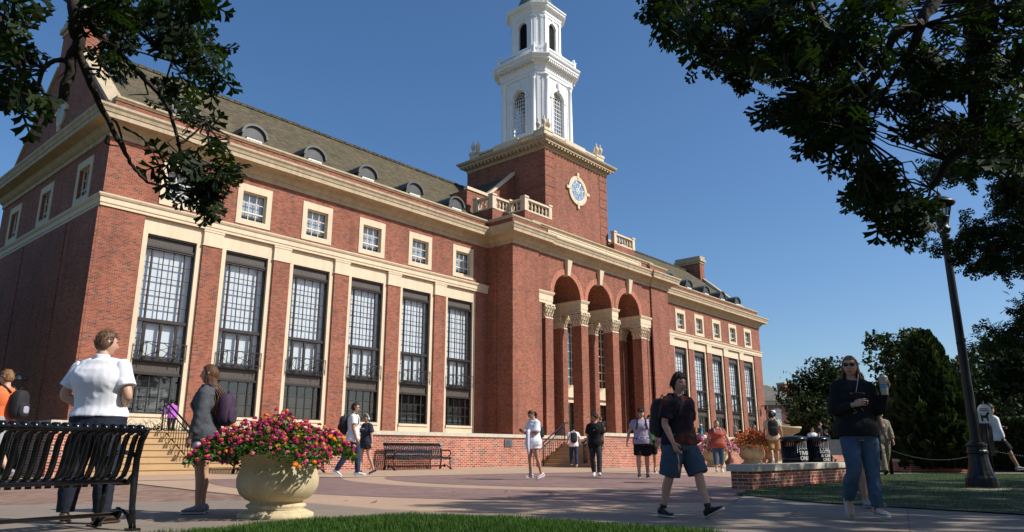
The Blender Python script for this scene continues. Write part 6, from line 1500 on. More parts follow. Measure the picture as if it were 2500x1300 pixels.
# 10 man in cap
STRIPE = NT('lilac striped knit'); s_ = STRIPE.n('ShaderNodeSeparateXYZ'); STRIPE.l(STRIPE.obj(), s_.inputs[0]); k_ = STRIPE.m('LESS_THAN', STRIPE.m('FRACT', STRIPE.m('DIVIDE', s_.outputs[2], .03)), .28); STRIPE.set(STRIPE.mix(k_, (.38, .33, .42), (.27, .225, .31)), .85, 0, .2)
c = stand(dict(label='stocky man in black cap, lilac tee and black shorts', skin='rosy', seed=11, pose=dict(girth=1.28, thR=(.05, .12, -1), shR=(0, .0, -1), thL=(.03, -.1, -1), shL=(0, -.3, -1), ftL=(0, -.2), uaR=(.55, .05, -1), faR=(.25, .15, -1), uaL=(.55, -.05, -1), faL=(.1, .3, -1)),
    outfit=dict(top=top(STRIPE.mat, loose=.022, sleeve=.55, hem=-.1), bottom=top(BLACK_C, len=.85, loose=.03, flare=.02, name='shorts'), shoe=dict(mat=SHB, sole=SHW, lace=SHW), hair=('short', HB), cap=(BLACK_C, SHW))), (1572, 1171), 996, 188, None, 1575)
backpack(c, 'dark backpack worn by the man in the black cap', PKB)
stand(dict(label='person in green top half hidden between the man in cap and the walker in shorts', skin='tan', seed=12, pose=dct(WALK, uaR=(.3, .1, -1), faR=(.2, .2, -1)), outfit=dict(top=top(GREEN_C, loose=.02), bottom=top(BLACK_C, len=.8, loose=.03, name='shorts'), shoe=dict(mat=SHB, sole=SHW), hair=('short', HBK), glasses='sun')), (1592, 1158), 1012, 190, None, 1586)
stand(dict(label='person in lavender top hidden behind the walker in denim shorts', skin='rosy', seed=13, pose=dct(WALK, uaR=(.15, -.15, -1), faR=(.05, .0, -1)), outfit=dict(top=top(LAV, loose=.02), bottom=top(JEAN_D), shoe=dict(mat=SHW, sole=SHW), hair=('long', HB, 30))), (1632, 1172), 1006, 175)
# 11 the walker
c = stand(dict(label='dark haired walker in tie dye tee and knee length denim shorts striding in shade', skin='rosy', hi=True, seed=14,
    pose=dict(girth=1.12, thL=(.10, .42, -1), shL=(.02, .30, -1), ftL=(.15, .45), thR=(.06, -.18, -1), shR=(.0, -.36, -1), ftR=(.15, -.02), uaR=(.22, .0, -1), faR=(-.12, .42, -1), uaL=(.22, -.2, -1), faL=(.0, .15, -1), head=(R(-4), R(-2), 0), lean=(0, .03)),
    outfit=dict(top=top(TIE, loose=.032, sleeve=.78, hem=-.06, flare=.012, wr=.014, ws=9), bottom=top(DEN_SH, len=.96, loose=.032, flare=.03, name='shorts', wr=.012, ws=8), shoe=dict(mat=SHB, sole=SOLEW, lace=SHG, sock=SHB, sockh=.06), hair=('bob', HDB))), (1668, 1270), 907, 146, None, 1672)
walker = c
backpack(c, 'black backpack on the walker in denim shorts', PKB, .16, .25, .11)
gr = c['grips']['R']; m = MB(); q = gr[0]+gr[1]*.03; m.cs = True
m.tube([q, q+V3(.006, 0, -.06), q+V3(-.004, .004, -.13), q+V3(.008, 0, -.19)], [.006, .007, .006, .006], 6); 
for k in range(4): m.tube([q+V3(.005*k, 0, -.15), q+V3(.02*(k-1.5), .01*k, -.22-.01*k)], [.005, .008], 5)
held(c, 'keys', [('keys', m, pm('key metal', (.35, .34, .33), .3, .1, 8, 0, 60, .5, .9))], 'bunch of keys on a strap in the walker’s hand', 'keys')
J = c['J']; 
# 12 woman in rust shirt
c = stand(dict(label='woman in rust red tee and cropped jeans walking toward us', skin='rosy', seed=15, pose=dct(WALK, fem=1, girth=1.42, thR=(.05, .22, -1), shR=(0, .1, -1), ftR=(.1, .3), thL=(.04, -.1, -1), shL=(0, -.35, -1), ftL=(0, -.2), uaR=(.55, -.05, -1), faR=(.2, .3, -1), uaL=(.62, -.1, -1), faL=(.4, .1, -1), head=(R(8), R(8), 0)),
    outfit=dict(top=top(RUST, loose=.02, sleeve=.6, hem=-.14), bottom=top(JEAN, len=1.62, loose=.012), shoe=dict(mat=SHW, sole=SHW), hair=('pony', HB))), (1757, 1156), 1026, 186, None, 1752)
backpack(c, 'grey strapped backpack on the woman in the rust shirt', PKG, .14, .22, .09)
c = stand(dict(label='person in maroon tee and jeans half hidden right of the walker', skin='tan', seed=16, pose=dct(WALK, fem=1, uaL=(.1, .2, -1), faL=(-.2, .8, -.3)), outfit=dict(top=top(MAROON, loose=.03, sleeve=.7, hem=-.15), bottom=top(JEAN_D), shoe=dict(mat=SHW, sole=SHW), hair=('bob', HL))), (1705, 1153), 1043, 210)
backpack(c, 'black backpack on the person in maroon', PKB)
m = MB(); m.cs = True; q = c['grips']['L'][0]; m.rings([[tuple(q+V3(a*math.cos(x), b_*math.sin(x), z)) for x in [2*math.pi*i/14 for i in range(14)]] for z, a, b_ in ((-.02, .12, .03), (-.12, .15, .05), (-.3, .15, .06), (-.33, .12, .05))]); m.tube([q+V3(-.08, 0, -.04), q+V3(0, 0, .05), q+V3(.08, 0, -.04)], .01, 6)
held(c, 'tote_bag', [('tote_bag', m, MAROON)], 'dull purple tote bag hanging from the person in maroon', 'bag')
# 13, 14 on the terrace
l = Vector(at_depth(1795, 1060, 62)); l.z = 1.37
c = stand(dict(label='man in grey tee looking at his phone on the terrace', skin='fair', seed=17, pose=dict(uaR=(.1, .2, -1), faR=(0, .9, .05), uaL=(.1, .2, -1), faL=(0, .9, .0), head=(0, R(-15), 0)), outfit=dict(top=top(GREYT, loose=.03, sleeve=.6), bottom=top(NAVY_C), shoe=dict(mat=SHB), hair=('buzz', HSH))), None, 1033, 80, l, 1795)
phone(c, 'R', 'phone held by the man on the terrace')
l = Vector(at_depth(1712, 1060, 62)); l.z = 1.37
c = stand(dict(label='person in bright blue tee and white cap on the terrace', skin='tan', seed=18, pose=dict(WALK), outfit=dict(top=top(BLUE_C, loose=.03, sleeve=.6), bottom=top(NAVY_C), shoe=dict(mat=SHB), hair=('short', HB), cap=(SHW, None))), None, 1036, 80, l, 1712)
backpack(c, 'dark backpack on the person in the white cap', PKB)
# 15 woman in black sweater
c = stand(dict(label='dark haired woman in black sweater and sunglasses walking toward us', skin='fair', seed=19, pose=dct(WALK, fem=1, thR=(.03, .15, -1), shR=(0, .05, -1), ftR=(0, .1), thL=(.03, -.08, -1), shL=(0, -.3, -1), ftL=(0, -.15), uaL=(.25, .1, -1), faL=(-.3, .8, -.2), uaR=(.2, .0, -1), faR=(.05, .25, -1)), outfit=dict(top=top(BLACK_C, loose=.05, sleeve=1.9, hem=-.22, flare=.02, name='sweater'), bottom=top(BLACK_C, len=.3, loose=.02, name='shorts'), shoe=dict(mat=SHB, sole=SHB, sock=SHW), hair=('long', HBK, 40), glasses='sun')), (1848, 1134), 1036, 192)
gr = c['grips']['L']; m = MB(); m.box(gr[0].x-.16, gr[0].x+.14, gr[0].y-.05, gr[0].y+.06, gr[0].z-.12, gr[0].z+.03); held(c, 'handbag', [('handbag', m, PKG)], 'pale grey bag carried by the woman in black sweater', 'bag')
stand(dict(label='person in blue jeans just behind the woman in black sweater', skin='fair', seed=20, pose=dct(WALK), outfit=dict(top=top(JEAN, loose=.02, sleeve=1.8), bottom=top(JEAN), shoe=dict(mat=SHW), hair=('short', HB))), (1863, 1132), 1050, 10)
# 16 man with backpack, and man in white cap
c = stand(dict(label='man in beige tee and khaki shorts with black backpack, back turned', skin='tan', seed=21, pose=dct(WALK, girth=1.1, uaR=(.35, -.05, -1), faR=(.1, .1, -1), uaL=(.3, .1, -1), faL=(0, .5, -1), thR=(.03, .15, -1), shR=(0, .0, -1), ftR=(0, 0)), outfit=dict(top=top(BEIGE, loose=.03, sleeve=.6, hem=-.14), bottom=top(KHAKI, len=.95, loose=.03, flare=.015, name='shorts'), shoe=dict(mat=SHW, sole=SHW), hair=('bob', HBK))), (1893, 1137), 1003, 12, None, 1907)
backpack(c, 'large black backpack on the man in beige', PKB, .17, .27, .11)
c = stand(dict(label='person in white cap and teal pack just ahead of the man in beige', skin='tan', seed=22, pose=dct(WALK), outfit=dict(top=top(GREYT, loose=.02), bottom=top(NAVY_C), shoe=dict(mat=SHW), hair=('short', HBK), cap=(SHW, None))), (1898, 1131), 1001, 8, None, 1901)
backpack(c, 'teal grey backpack on the person in the white cap ahead of the man in beige', TEAL)
# 17 people beyond the bins
stand(dict(label='man in white vest beyond the trash bins, only head and shoulders showing', skin='olive', seed=23, pose=dict(WALK), outfit=dict(top=top(WHITE_C, sleeve=.3), bottom=top(NAVY_C), shoe=dict(mat=SHW), hair=('short', HBK))), (1990, 1128), 1043, 185)
stand(dict(label='person in dark jacket far behind the trash bins', skin='tan', seed=24, pose=dict(WALK), outfit=dict(top=top(NAVY_C, sleeve=.6), bottom=top(NAVY_C), shoe=dict(mat=SHB), hair=('short', HBK))), (2008, 1124), 1029, 100)
stand(dict(label='woman in black tee and dark shorts right of the trash bins', skin='rosy', seed=25, pose=dct(WALK, fem=1, thR=(.02, -.3, -1), shR=(0, -.8, -1), ftR=(0, -.7), thL=(.02, .3, -1), shL=(0, .1, -1), ftL=(0, 0), uaL=(.1, .2, -1), faL=(0, .4, -1)), outfit=dict(top=top(BLACK_C, loose=.03, sleeve=.7), bottom=top(TEE_N, len=.4, loose=.025, name='shorts'), shoe=dict(mat=SHB), hair=('bob', HBK), glasses='sun')), (2026, 1133), 1047, 262, None, 2021)
# 18 woman with the cup
c = stand(dict(label='woman in black jacket and blue jeans with sunglasses carrying an iced drink', skin='fair', hi=True, seed=26,
    pose=dict(fem=1, girth=1.05, thL=(.02, .06, -1), shL=(.03, .03, -1), ftL=(.25, .0), thR=(.02, .16, -1), shR=(.08, -.72, -1), ftR=(.05, -.95), uaR=(.22, .16, -1), faR=(-.62, .75, .22), uaL=(.30, .16, -1), faL=(.30, .50, .95), head=(R(-22), R(6), 0), roll=.03),
    outfit=dict(top=top(BLACK_C, loose=.036, sleeve=1.05, hem=-.09, flare=.01, name='sweatshirt', wr=.008), bottom=top(JEAN, len=1.95, loose=.019, waist=.06, wr=.012), shoe=dict(mat=pm('cream canvas shoe', (.48, .45, .41), .75), sole=SOLEW, sock=RUST, sockh=.07), hair=('long', HL, 60), glasses='sun')), (2118, 1276), 867, 190, None, 2100)
J, p = c['J'], c['p']
b = MB(); b.cs = True                       # open jacket hanging from the shoulders
for s, k in ((1, 'R'), (-1, 'L')):
    limb(b, [J['H']+J['sp']*.45+J['cr']*(s*.08), J['sh'+k+'o'], J['sh'+k+'o'].lerp(J['el'+k], .5), J['el'+k], J['el'+k].lerp(J['wr'+k], .45), J['el'+k].lerp(J['wr'+k], .86)], [.06, .068, .068, .064, .058, .05], 16, cut=True)
tr = torso_rings(J, dct(p), .04, -.10, .47, 20, 1, .02)
b.rings([[q-J['fw']*.075 for q in r] for r in tr])
remesh('jacket', b, BLACK_C, .009, 4, c['root'], .014, 31, 8)
b = MB(); q = J['H']+J['sp']*.37+J['fw']*.176
for r_ in range(2):
    for k in range(7-2*r_): x = (k-3+r_)*.022; b.tube([q+V3(x-.007, 0, -.02*r_-abs(x)*.12), q+V3(x-.004, .002, .016-.02*r_-abs(x)*.12), q+V3(x+.006, .002, .014-.02*r_-abs(x)*.12-.004*(k % 3)), q+V3(x+.007, 0, -.004-.02*r_-abs(x)*.12)], .0028, 5)
b.build('chest_print', pm('faded print', (.34, .36, .42), .7), c['root'])
b = MB(); q = J['H']+J['sp']*.2+J['fw']*.155
b.tube([q+V3(-.05, 0, -.02), q+V3(-.02, .004, .03), q+V3(.03, .004, .04), q+V3(.05, 0, .0), q+V3(.02, 0, -.03), q+V3(.06, 0, -.05)], .004, 5); b.tube([q+V3(-.03, .004, .03), q+V3(-.05, 0, .06), q+V3(-.02, .004, .08)], .004, 5); b.build('line_print', pm('faded print', (.34, .36, .42)), c['root'])
phone(c, 'R', 'phone in the right hand of the woman with the iced drink')
gr = c['grips']['L']; q = gr[0]+gr[2]*.03+V3(0, 0, -.02); cupm = NT('frosted plastic cup'); cupm.set((.55, .52, .46), .35, 0, .5); cupm.b.inputs['Transmission Weight'].default_value = .25
m = MB(); m.lathe([(.034, -.1), (.036, -.095), (.047, .07), (.049, .075), (.049, .085), (.046, .087)], tuple(q), 18); m2 = MB(); m2.lathe([(.05, .082), (.05, .095), (.03, .11), (.028, .115)], tuple(q), 18); m3 = MB(); m3.tube([q+V3(0, 0, .05), q+V3(-.03, .0, .2)], .006, 6); m4 = MB(); m4.cs = True
m4.rings([[tuple(q+V3((.0405+.011*z/.17)*math.cos(a), (.0405+.011*z/.17)*math.sin(a), z-.03)) for a in [R(30+12*i) for i in range(11)]] for z in (0, .045)], False)
held(c, 'drink_cup', [('cup', m, cupm.mat), ('lid', m2, cupm.mat), ('straw', m3, pm('green straw', (.05, .55, .12), .4)), ('label_band', m4, pm('blue label', (.08, .25, .38), .5))], 'clear plastic iced drink cup with green straw held up in her left hand', 'cup')
b = MB(); b.tube([c['hc']+c['Rm'] @ V3(-.08, .0, -.02), J['nb']+J['cr']*-.05+J['fw']*.09, J['H']+J['sp']*.42+J['fw']*.17, J['H']+J['sp']*.3+J['fw']*.18+J['cr']*.05, c['grips']['R'][0]], .0035, 5); held(c, 'earphone_cord', [('earphone_cord', b, WHT)], 'thin white earphone cord running down to her phone', 'cord')
# 18b follower hidden behind her, 18c camouflage trousers
c = stand(dict(label='person in dark clothes and grey shoes hidden behind the woman with the cup', skin='olive', seed=27, pose=dct(WALK, thR=(.06, .2, -1), shR=(0, .1, -1), ftR=(.2, .0), thL=(.08, -.1, -1), shL=(0, -.3, -1), ftL=(.2, -.1), uaR=(.3, 0, -1), faR=(.06, .12, -1)), outfit=dict(top=top(BLACK_C, loose=.03, sleeve=.8), bottom=top(BLACK_C, len=.75, loose=.03, name='shorts'), shoe=dict(mat=SHG, sole=SHG), hair=('short', HBK))), (2128, 1243), 905, 182, None, 2118)
backpack(c, 'black mesh backpack on the person behind the woman with the cup', PKB, .2, .22, .12, None, None, -.1)
stand(dict(label='person in camouflage trousers behind the woman with the cup', skin='tan', seed=28, pose=dct(WALK), outfit=dict(top=top(CAMO, loose=.03, sleeve=1.8), bottom=top(CAMO, loose=.03), shoe=dict(mat=SHB, high=.12), hair=('buzz', HB))), (2164, 1163), 1000, 185, None, 2150)
# 19, 20 beyond the chain
stand(dict(label='woman in blue grey dress with red hem walking away', skin='rosy', seed=29, pose=dct(WALK, fem=1, uaR=(.2, 0, -1), faR=(.1, .1, -1)), outfit=dict(top=top(DRESS, loose=.02, sleeve=.5, hem=-.1), bottom=top(DRESS, skirt=.3, name='skirt'), shoe=dict(mat=SHW), hair=('long', HB, 30))), (2194, 1128), 1043, 15)
c = stand(dict(label='man in grey tee and black shorts left of the cedar', skin='rosy', seed=30, pose=dct(WALK, thR=(.04, .1, -1), shR=(0, .0, -1), ftR=(0, 0)), outfit=dict(top=top(GREYT, loose=.03, sleeve=.6), bottom=top(BLACK_C, len=.6, loose=.03, name='shorts'), shoe=dict(mat=SHW), hair=('short', HSH))), (2231, 1122), 1052, 185, None, 2228)
backpack(c, 'dark strapped backpack on the man left of the cedar', PKB)
# 21 man in white shirt at right
c = stand(dict(label='man in white long sleeve shirt and black shorts striding right behind the lamp post', skin='tan', seed=31, pose=dict(lean=(0, -.06), thR=(.02, .75, -1), shR=(0, .42, -1), ftR=(0, .08), thL=(.02, -.35, -1), shL=(0, -.95, -1), ftL=(0, -.8), uaR=(.1, .12, -1), faR=(.0, .32, -1), uaL=(.05, .3, -1), faL=(-.1, 1, .12), head=(0, 0, 0)),
    outfit=dict(top=top(WHITE_C, loose=.03, sleeve=1.85, hem=-.1, collar=1), bottom=top(BLACK_C, len=.9, loose=.035, flare=.015, name='shorts'), shoe=dict(mat=SHG, sole=SHG), hair=('curly', HDB))), (2443, 1160), 985, 88, None, 2428)
phone(c, 'L', 'phone held out by the man in the white long sleeve shirt'); backpack(c, 'black backpack on the man in the white long sleeve shirt', PKB, .15, .24, .11)
# ------------------------------------------------------------------ trees, lawn blades, far buildings
SUN = Vector((math.cos(R(-62))*math.cos(R(41)), math.sin(R(-62))*math.cos(R(41)), math.sin(R(41))))
def inpoly(x, y, P):
    c = False; j = len(P)-1
    for i in range(len(P)):
        if (P[i][1] > y) != (P[j][1] > y) and x < (P[j][0]-P[i][0])*(y-P[i][1])/(P[j][1]-P[i][1])+P[i][0]: c = not c
        j = i
    return c
def pix(p):
    v = Vector(p)-CAM; f = v.dot(CF); return (1250+FPX*v.dot(CR)/f, 650-FPX*v.dot(CU)/f) if f > .1 else (-1e5, -1e5)
def rosettes(C, n, size, droop=.5, spread=1.35):
    """clusters of leaves radiating from twig tips C"""
    P, Rm, S = [], [], []
    for c in C:
        ax = Vector((rng.normal(0, 1), rng.normal(0, 1), -droop+rng.normal(0, .5))).normalized()
        for k in range(n):
            d = Vector((rng.normal(), rng.normal(), rng.normal())); d = (d-ax*d.dot(ax)).normalized(); t = rng.uniform(.25, spread); d = (ax*math.cos(t)+d*math.sin(t)).normalized(); d.z -= .25; d.normalize()
            nrm = Vector((rng.normal(0, .6), rng.normal(0, .6), 1)); nrm = (nrm-d*nrm.dot(d)).normalized(); x = d.cross(nrm)
            P.append(Vector(c)+d*size*rng.uniform(.05, .25)+Vector(rng.normal(0, size*.22, 3))); Rm.append([[x.x, d.x, nrm.x], [x.y, d.y, nrm.y], [x.z, d.z, nrm.z]]); S.append(size*rng.uniform(.7, 1.2))
    return np.array([tuple(p) for p in P]), np.array(Rm), np.array(S)
def limbs(e, polys, name='trunk'):
    b = MB(); b.cs = True
    for pts, r in polys: 
        P = [Vector(p) for p in pts]; Q = []; rr = []
        for i in range(len(P)-1):
            p0, p1, p2, p3 = P[max(i-1, 0)], P[i], P[i+1], P[min(i+2, len(P)-1)]
            for s in range(5):
                t = s/5; q = .5*((2*p1)+(p2-p0)*t+(2*p0-5*p1+4*p2-p3)*t*t+(-p0+3*p1-3*p2+p3)*t**3); j = r[i]*.35; Q.append(q+Vector((rng.normal(0, j), rng.normal(0, j), rng.normal(0, j)))*.5); rr.append(r[i]+(r[i+1]-r[i])*t)
        Q.append(P[-1]); rr.append(r[-1]); b.tube(Q, rr, 9)
    o = b.build(name, M['bark'], e); return o
def at_range(x, y, r): return CAM+ray(x, y)*r
# ---- oak that stands behind the camera; its boughs hang into the top of the view
e = empty('oak_tree', (0, 0, 0), 0, 'near oak whose leafy boughs hang into the top left and top right', 'tree')
T0 = Vector((-2.2, -3.2, gz(-3.2)))
A = lambda x, y, r: tuple(at_range(x, y, r))
PL = [([(T0.x, T0.y, -.2), (T0.x+.05, T0.y, 1.2), (T0.x+.2, T0.y+.3, 2.6), (T0.x+.5, T0.y+.8, 3.6), (T0.x+.6, T0.y+1.2, 4.6)], [.42, .34, .30, .25, .2]),
      ([(T0.x+.5, T0.y+.8, 3.6), (-.4, 0, 4.5), (.6, 2.4, 4.7), A(170, -160, 5.0), A(178, 20, 4.9), A(190, 95, 4.9), A(176, 150, 4.9), A(152, 245, 4.9)], [.2, .15, .11, .05, .038, .034, .028, .026]),
      ([(T0.x+.5, T0.y+.9, 3.7), (.4, -1.2, 4.7), (2.6, .0, 5.2), A(2390, -260, 5.6), A(2395, 0, 5.6), A(2385, 180, 5.7), A(2375, 330, 5.8), A(2320, 395, 5.8), A(2272, 460, 5.8)], [.2, .16, .12, .09, .07, .06, .05, .032, .02]),
      ([(2.0, -.3, 5.1), A(2300, -180, 5.3), A(2250, 60, 5.2), A(2215, 140, 5.2), A(2150, 240, 5.1)], [.1, .06, .03, .02, .008]), ([A(2250, 60, 5.2), A(2190, 80, 5.1), A(2150, 160, 5.1), A(2115, 240, 5.0), A(2100, 330, 5.0)], [.03, .026, .02, .014, .006]),
      ([(1.4, -.6, 5.0), A(1900, -250, 5.2), A(1960, -30, 5.1), A(2010, 120, 5.1), A(1990, 210, 5.1), A(1950, 300, 5.1)], [.1, .06, .03, .022, .014, .006]), ([A(1960, -30, 5.1), A(1860, 60, 5.0), A(1780, 120, 5.0), A(1700, 120, 4.9)], [.026, .018, .012, .006]),
      ([A(190, 30, 4.9), A(240, 80, 4.9), A(300, 140, 5.0), A(350, 190, 5.0), A(405, 255, 5.1), A(432, 330, 5.1), A(455, 430, 5.2), A(500, 470, 5.2)], [.024, .018, .016, .014, .012, .011, .009, .005]),
      ([A(187, 105, 4.9), A(215, 190, 4.9), A(262, 290, 5.0), A(300, 365, 5.0), A(330, 415, 5.0), A(360, 446, 5.0)], [.022, .019, .016, .013, .01, .009]),
      ([A(165, 150, 4.9), A(135, 148, 4.9), A(105, 172, 4.9), A(98, 215, 4.9), A(122, 250, 4.9), A(125, 285, 4.9)], [.016, .013, .012, .011, .008, .004]), ([A(262, 290, 5), A(285, 300, 5.0), A(308, 372, 5.0)], [.01, .008, .004]), ([A(300, 310, 5), A(335, 330, 5.0), A(355, 345, 5), A(380, 385, 5)], [.008, .007, .005, .003]), ([A(265, 330, 5), A(258, 350, 5), A(290, 358, 5.0)], [.008, .006, .003]),
      ([A(320, 70, 5), A(350, 85, 5), A(385, 120, 5.0), A(420, 150, 5.1)], [.012, .011, .009, .005]), ([A(432, 355, 5.1), A(470, 330, 5.1), A(500, 300, 5.1)], [.01, .007, .003]), ([(-.2, .4, 4.5), A(-150, -150, 4.8), A(-20, 20, 4.8), A(40, 130, 4.8), A(50, 220, 4.8)], [.08, .04, .02, .012, .004])]
limbs(e, PL)
regs = [  # outline of the hanging foliage (as seen), nearest range, farthest range, twig tips
    ([(-40, -40), (40, -20), (60, 40), (98, 120), (75, 180), (70, 240), (40, 288), (-40, 280)], 4.5, 5.4, 32),
    ([(205, -40), (332, -40), (335, 40), (320, 105), (296, 150), (345, 190), (368, 238), (315, 240), (258, 172), (218, 100)], 4.6, 5.6, 27),
    ([(370, -40), (520, -40), (545, 70), (550, 170), (500, 250), (410, 250), (400, 190), (440, 130), (385, 90), (365, 30)], 4.6, 5.6, 31),
    ([(480, 270), (505, 290), (510, 330), (585, 380), (585, 430), (540, 505), (470, 500), (400, 470), (395, 400), (440, 385), (480, 340), (455, 305)], 4.9, 5.5, 28),
    ([(1570, -50), (2230, -50), (2190, 60), (2170, 260), (2110, 310), (2080, 330), (2020, 300), (1960, 290), (1900, 290), (1850, 250), (1790, 190), (1700, 185), (1695, 110), (1610, 85)], 4.4, 6.4, 210),
    ([(1960, 280), (2090, 270), (2130, 330), (2140, 400), (2250, 460), (2280, 530), (2170, 575), (2110, 540), (2070, 420), (1985, 360)], 4.6, 5.6, 66),
    ([(2225, 30), (2540, -50), (2540, 380), (2440, 400), (2360, 370), (2300, 380), (2240, 330), (2195, 270), (2200, 190), (2240, 120)], 5.0, 6.8, 150)]
C = []
for P, r0, r1, n in regs:
    xs, ys = [p[0] for p in P], [p[1] for p in P]; k = 0
    while k < n:
        x, y = rng.uniform(min(xs), max(xs)), rng.uniform(min(ys), max(ys))
        if inpoly(x, y, P): C.append(at_range(x, y, rng.uniform(r0, r1))); k += 1
inview = len(C)
for k in range(700):        # the rest of the crown, above and behind the camera
    a, q = rng.uniform(0, 6.28), 7*rng.random()**.6; p = Vector((T0.x+2.2+q*math.cos(a), T0.y+.5+q*math.sin(a), rng.uniform(4.3, 9.5)))
    x, y = pix(p)
    if -150 < x < 2650 and -80 < y < 1300: continue
    C.append(p)
P, Rm, S = rosettes(C, 7, .162)
NOTCH = [[(2176, 30), (2232, 30), (2240, 120), (2215, 180), (2190, 270), (2225, 330), (2290, 385), (2255, 455), (2200, 400), (2165, 300), (2180, 230)], [(2240, 445), (2352, 445), (2352, 580), (2255, 580)], [(390, 110), (432, 140), (412, 185), (395, 190), (360, 160)], [(2200, 20), (2330, -10), (2330, 40), (2230, 60)]]
ok = []
for q in P:
    u, v = pix(q)
    ok.append((not (-120 < u < 2620 and -90 < v < 1300)) or (any(inpoly(u, v, g[0]) for g in regs) and not any(inpoly(u, v, g) for g in NOTCH) and noise.noise(Vector((u*.021, v*.021, 1.7))) > (-.12 if u < 700 else -.2)))
ok = np.array(ok); P, Rm, S = P[ok], Rm[ok], S[ok]
# keep the bare sky notch and the outlines clear of stray leaves
tw = MB(); tw.cs = True
for c in C[:inview]:
    best = None
    for pts, r in PL[1:]:
        for q in pts[2:]:
            d = (Vector(q)-c).length
            if best is None or d < best[0]: best = (d, Vector(q))
    if best and best[0] < 1.3: m = (best[1]+c)/2+Vector(rng.normal(0, .05, 3)); tw.tube([best[1], m, c], [.007, .005, .003], 5)
tw.build('twigs', M['bark'], e)
V, F = scatter(OAK[0], OAK[1], P, Rm, S); bulk('crown', V, F, M['oakleaf'], e)
# ---- two oaks to the right that shade the walk
def shade_tree(name, label, trunk, gp_, n, hr, seed, leaf=.2, allowed=(), per=9):
    e = empty(name, (trunk[0], trunk[1], gz(trunk[1])), 0, label, 'tree'); o = e.location; C = []; tries = 0
    xs, ys = [p[0] for p in gp_], [p[1] for p in gp_]
    while len(C) < n and tries < 40*n:
        tries += 1; x, y, h = rng.uniform(min(xs), max(xs)), rng.uniform(min(ys), max(ys)), rng.uniform(*hr)
        if not inpoly(x, y, gp_): continue
        edge = noise.noise(Vector((x*.55+seed, y*1.3, 0)))
        if edge < -.30: continue
        t = h/SUN.z; p = Vector((x, y, gz(y)))+SUN*t; u, v = pix(p)
        if -60 < u < 2560 and -60 < v < 1300 and not any(inpoly(u, v, q) for q in allowed): continue
        C.append(p)
    for q, rr, k in allowed_fill.get(name, ()):
        xs2, ys2 = [p[0] for p in q], [p[1] for p in q]; j = 0
        while j < k:
            x, y = rng.uniform(min(xs2), max(xs2)), rng.uniform(min(ys2), max(ys2))
            if inpoly(x, y, q): C.append(at_range(x, y, rng.uniform(*rr))); j += 1
    T = Vector((trunk[0], trunk[1], -.3)); pl = [([T, T+Vector((.1, .1, 1.6)), T+Vector((.0, .3, 3.4)), T+Vector((.3, .2, 6.5)), T+Vector((.2, .6, 9))], [.4, .33, .28, .18, .06])]
    for k in range(9):
        c = C[rng.integers(len(C))]; s = T+Vector((0, .3, rng.uniform(2.6, 5))); pl.append(([s, s.lerp(c, .35)+Vector((0, 0, .6)), s.lerp(c, .7)+Vector((0, 0, .3)), c], [.14, .09, .05, .012]))
    for q, rr, k in allowed_fill.get(name, ()):
        for _ in range(4):
            c = Vector(C[-1-rng.integers(k)]); s = T+Vector((0, .3, 3.6)); pl.append(([s, s.lerp(c, .4)+Vector((0, 0, .8)), s.lerp(c, .8)+Vector((0, 0, .3)), c], [.1, .06, .03, .006]))
    pl = [([Vector(p)-o for p in a], r) for a, r in pl]; limbs(e, pl)
    P, Rm, S = rosettes(C, per, leaf); ok = np.array([not inpoly(*pix(q), NOTCH[1]) for q in P]); P, Rm, S = P[ok], Rm[ok], S[ok]; vis = np.array([(-60 < pix(p)[0] < 2560 and -60 < pix(p)[1] < 1300) for p in P]); S = np.where(vis, S*.5, S)
    V, F = scatter(OAK[0], OAK[1], P-np.array(tuple(o)), Rm, S); bulk('crown', V, F, M['oakleaf'], e); return e
R1 = [(2440, 440), (2470, 400), (2540, 370), (2540, 660), (2440, 665), (2370, 655), (2335, 610), (2265, 600), (2262, 570), (2330, 565), (2345, 525), (2420, 520), (2430, 480)]
R2 = [(2380, 825), (2440, 790), (2460, 740), (2540, 700), (2540, 830), (2450, 838)]
R3 = [(2260, 405), (2330, 370), (2540, 380), (2540, 410), (2420, 415), (2340, 432), (2300, 430)]
allowed_fill = {'shade_oak': [(R1, (10.5, 13.5), 230), (R2, (10, 12), 42), (R3, (9.5, 12), 60)]}
S1 = [(6.3, 6.6), (7.6, 7.7), (10.2, 8.6), (12.5, 8.2), (14.2, 7.2), (15.5, 5.2), (15.5, -4), (8, -4), (6.6, 2), (6.5, 5)]
S2 = [(14.2, 7.2), (16, 6.5), (18.5, 6.5), (20.5, 5.1), (26, 2.4), (27, -4), (14.5, -4)]
shade_tree('shade_oak', 'oak at the right edge whose fine leaved boughs hang behind the lamp head', (15.5, -7.5), S1, 1500, (5.5, 10.5), 3.1, .26, (R1, R2))
shade_tree('shade_oak', 'second oak further right shading the lawn, its trunk out of view', (24, -8.5), S2, 620, (6, 11), 8.4, .24, ()) if False else None
allowed_fill['lawn_oak'] = []
shade_tree('lawn_oak', 'oak beyond the right edge that shades the lawn round the lamp', (24, -8.5), S2, 1250, (6, 11), 8.4, .26, ())
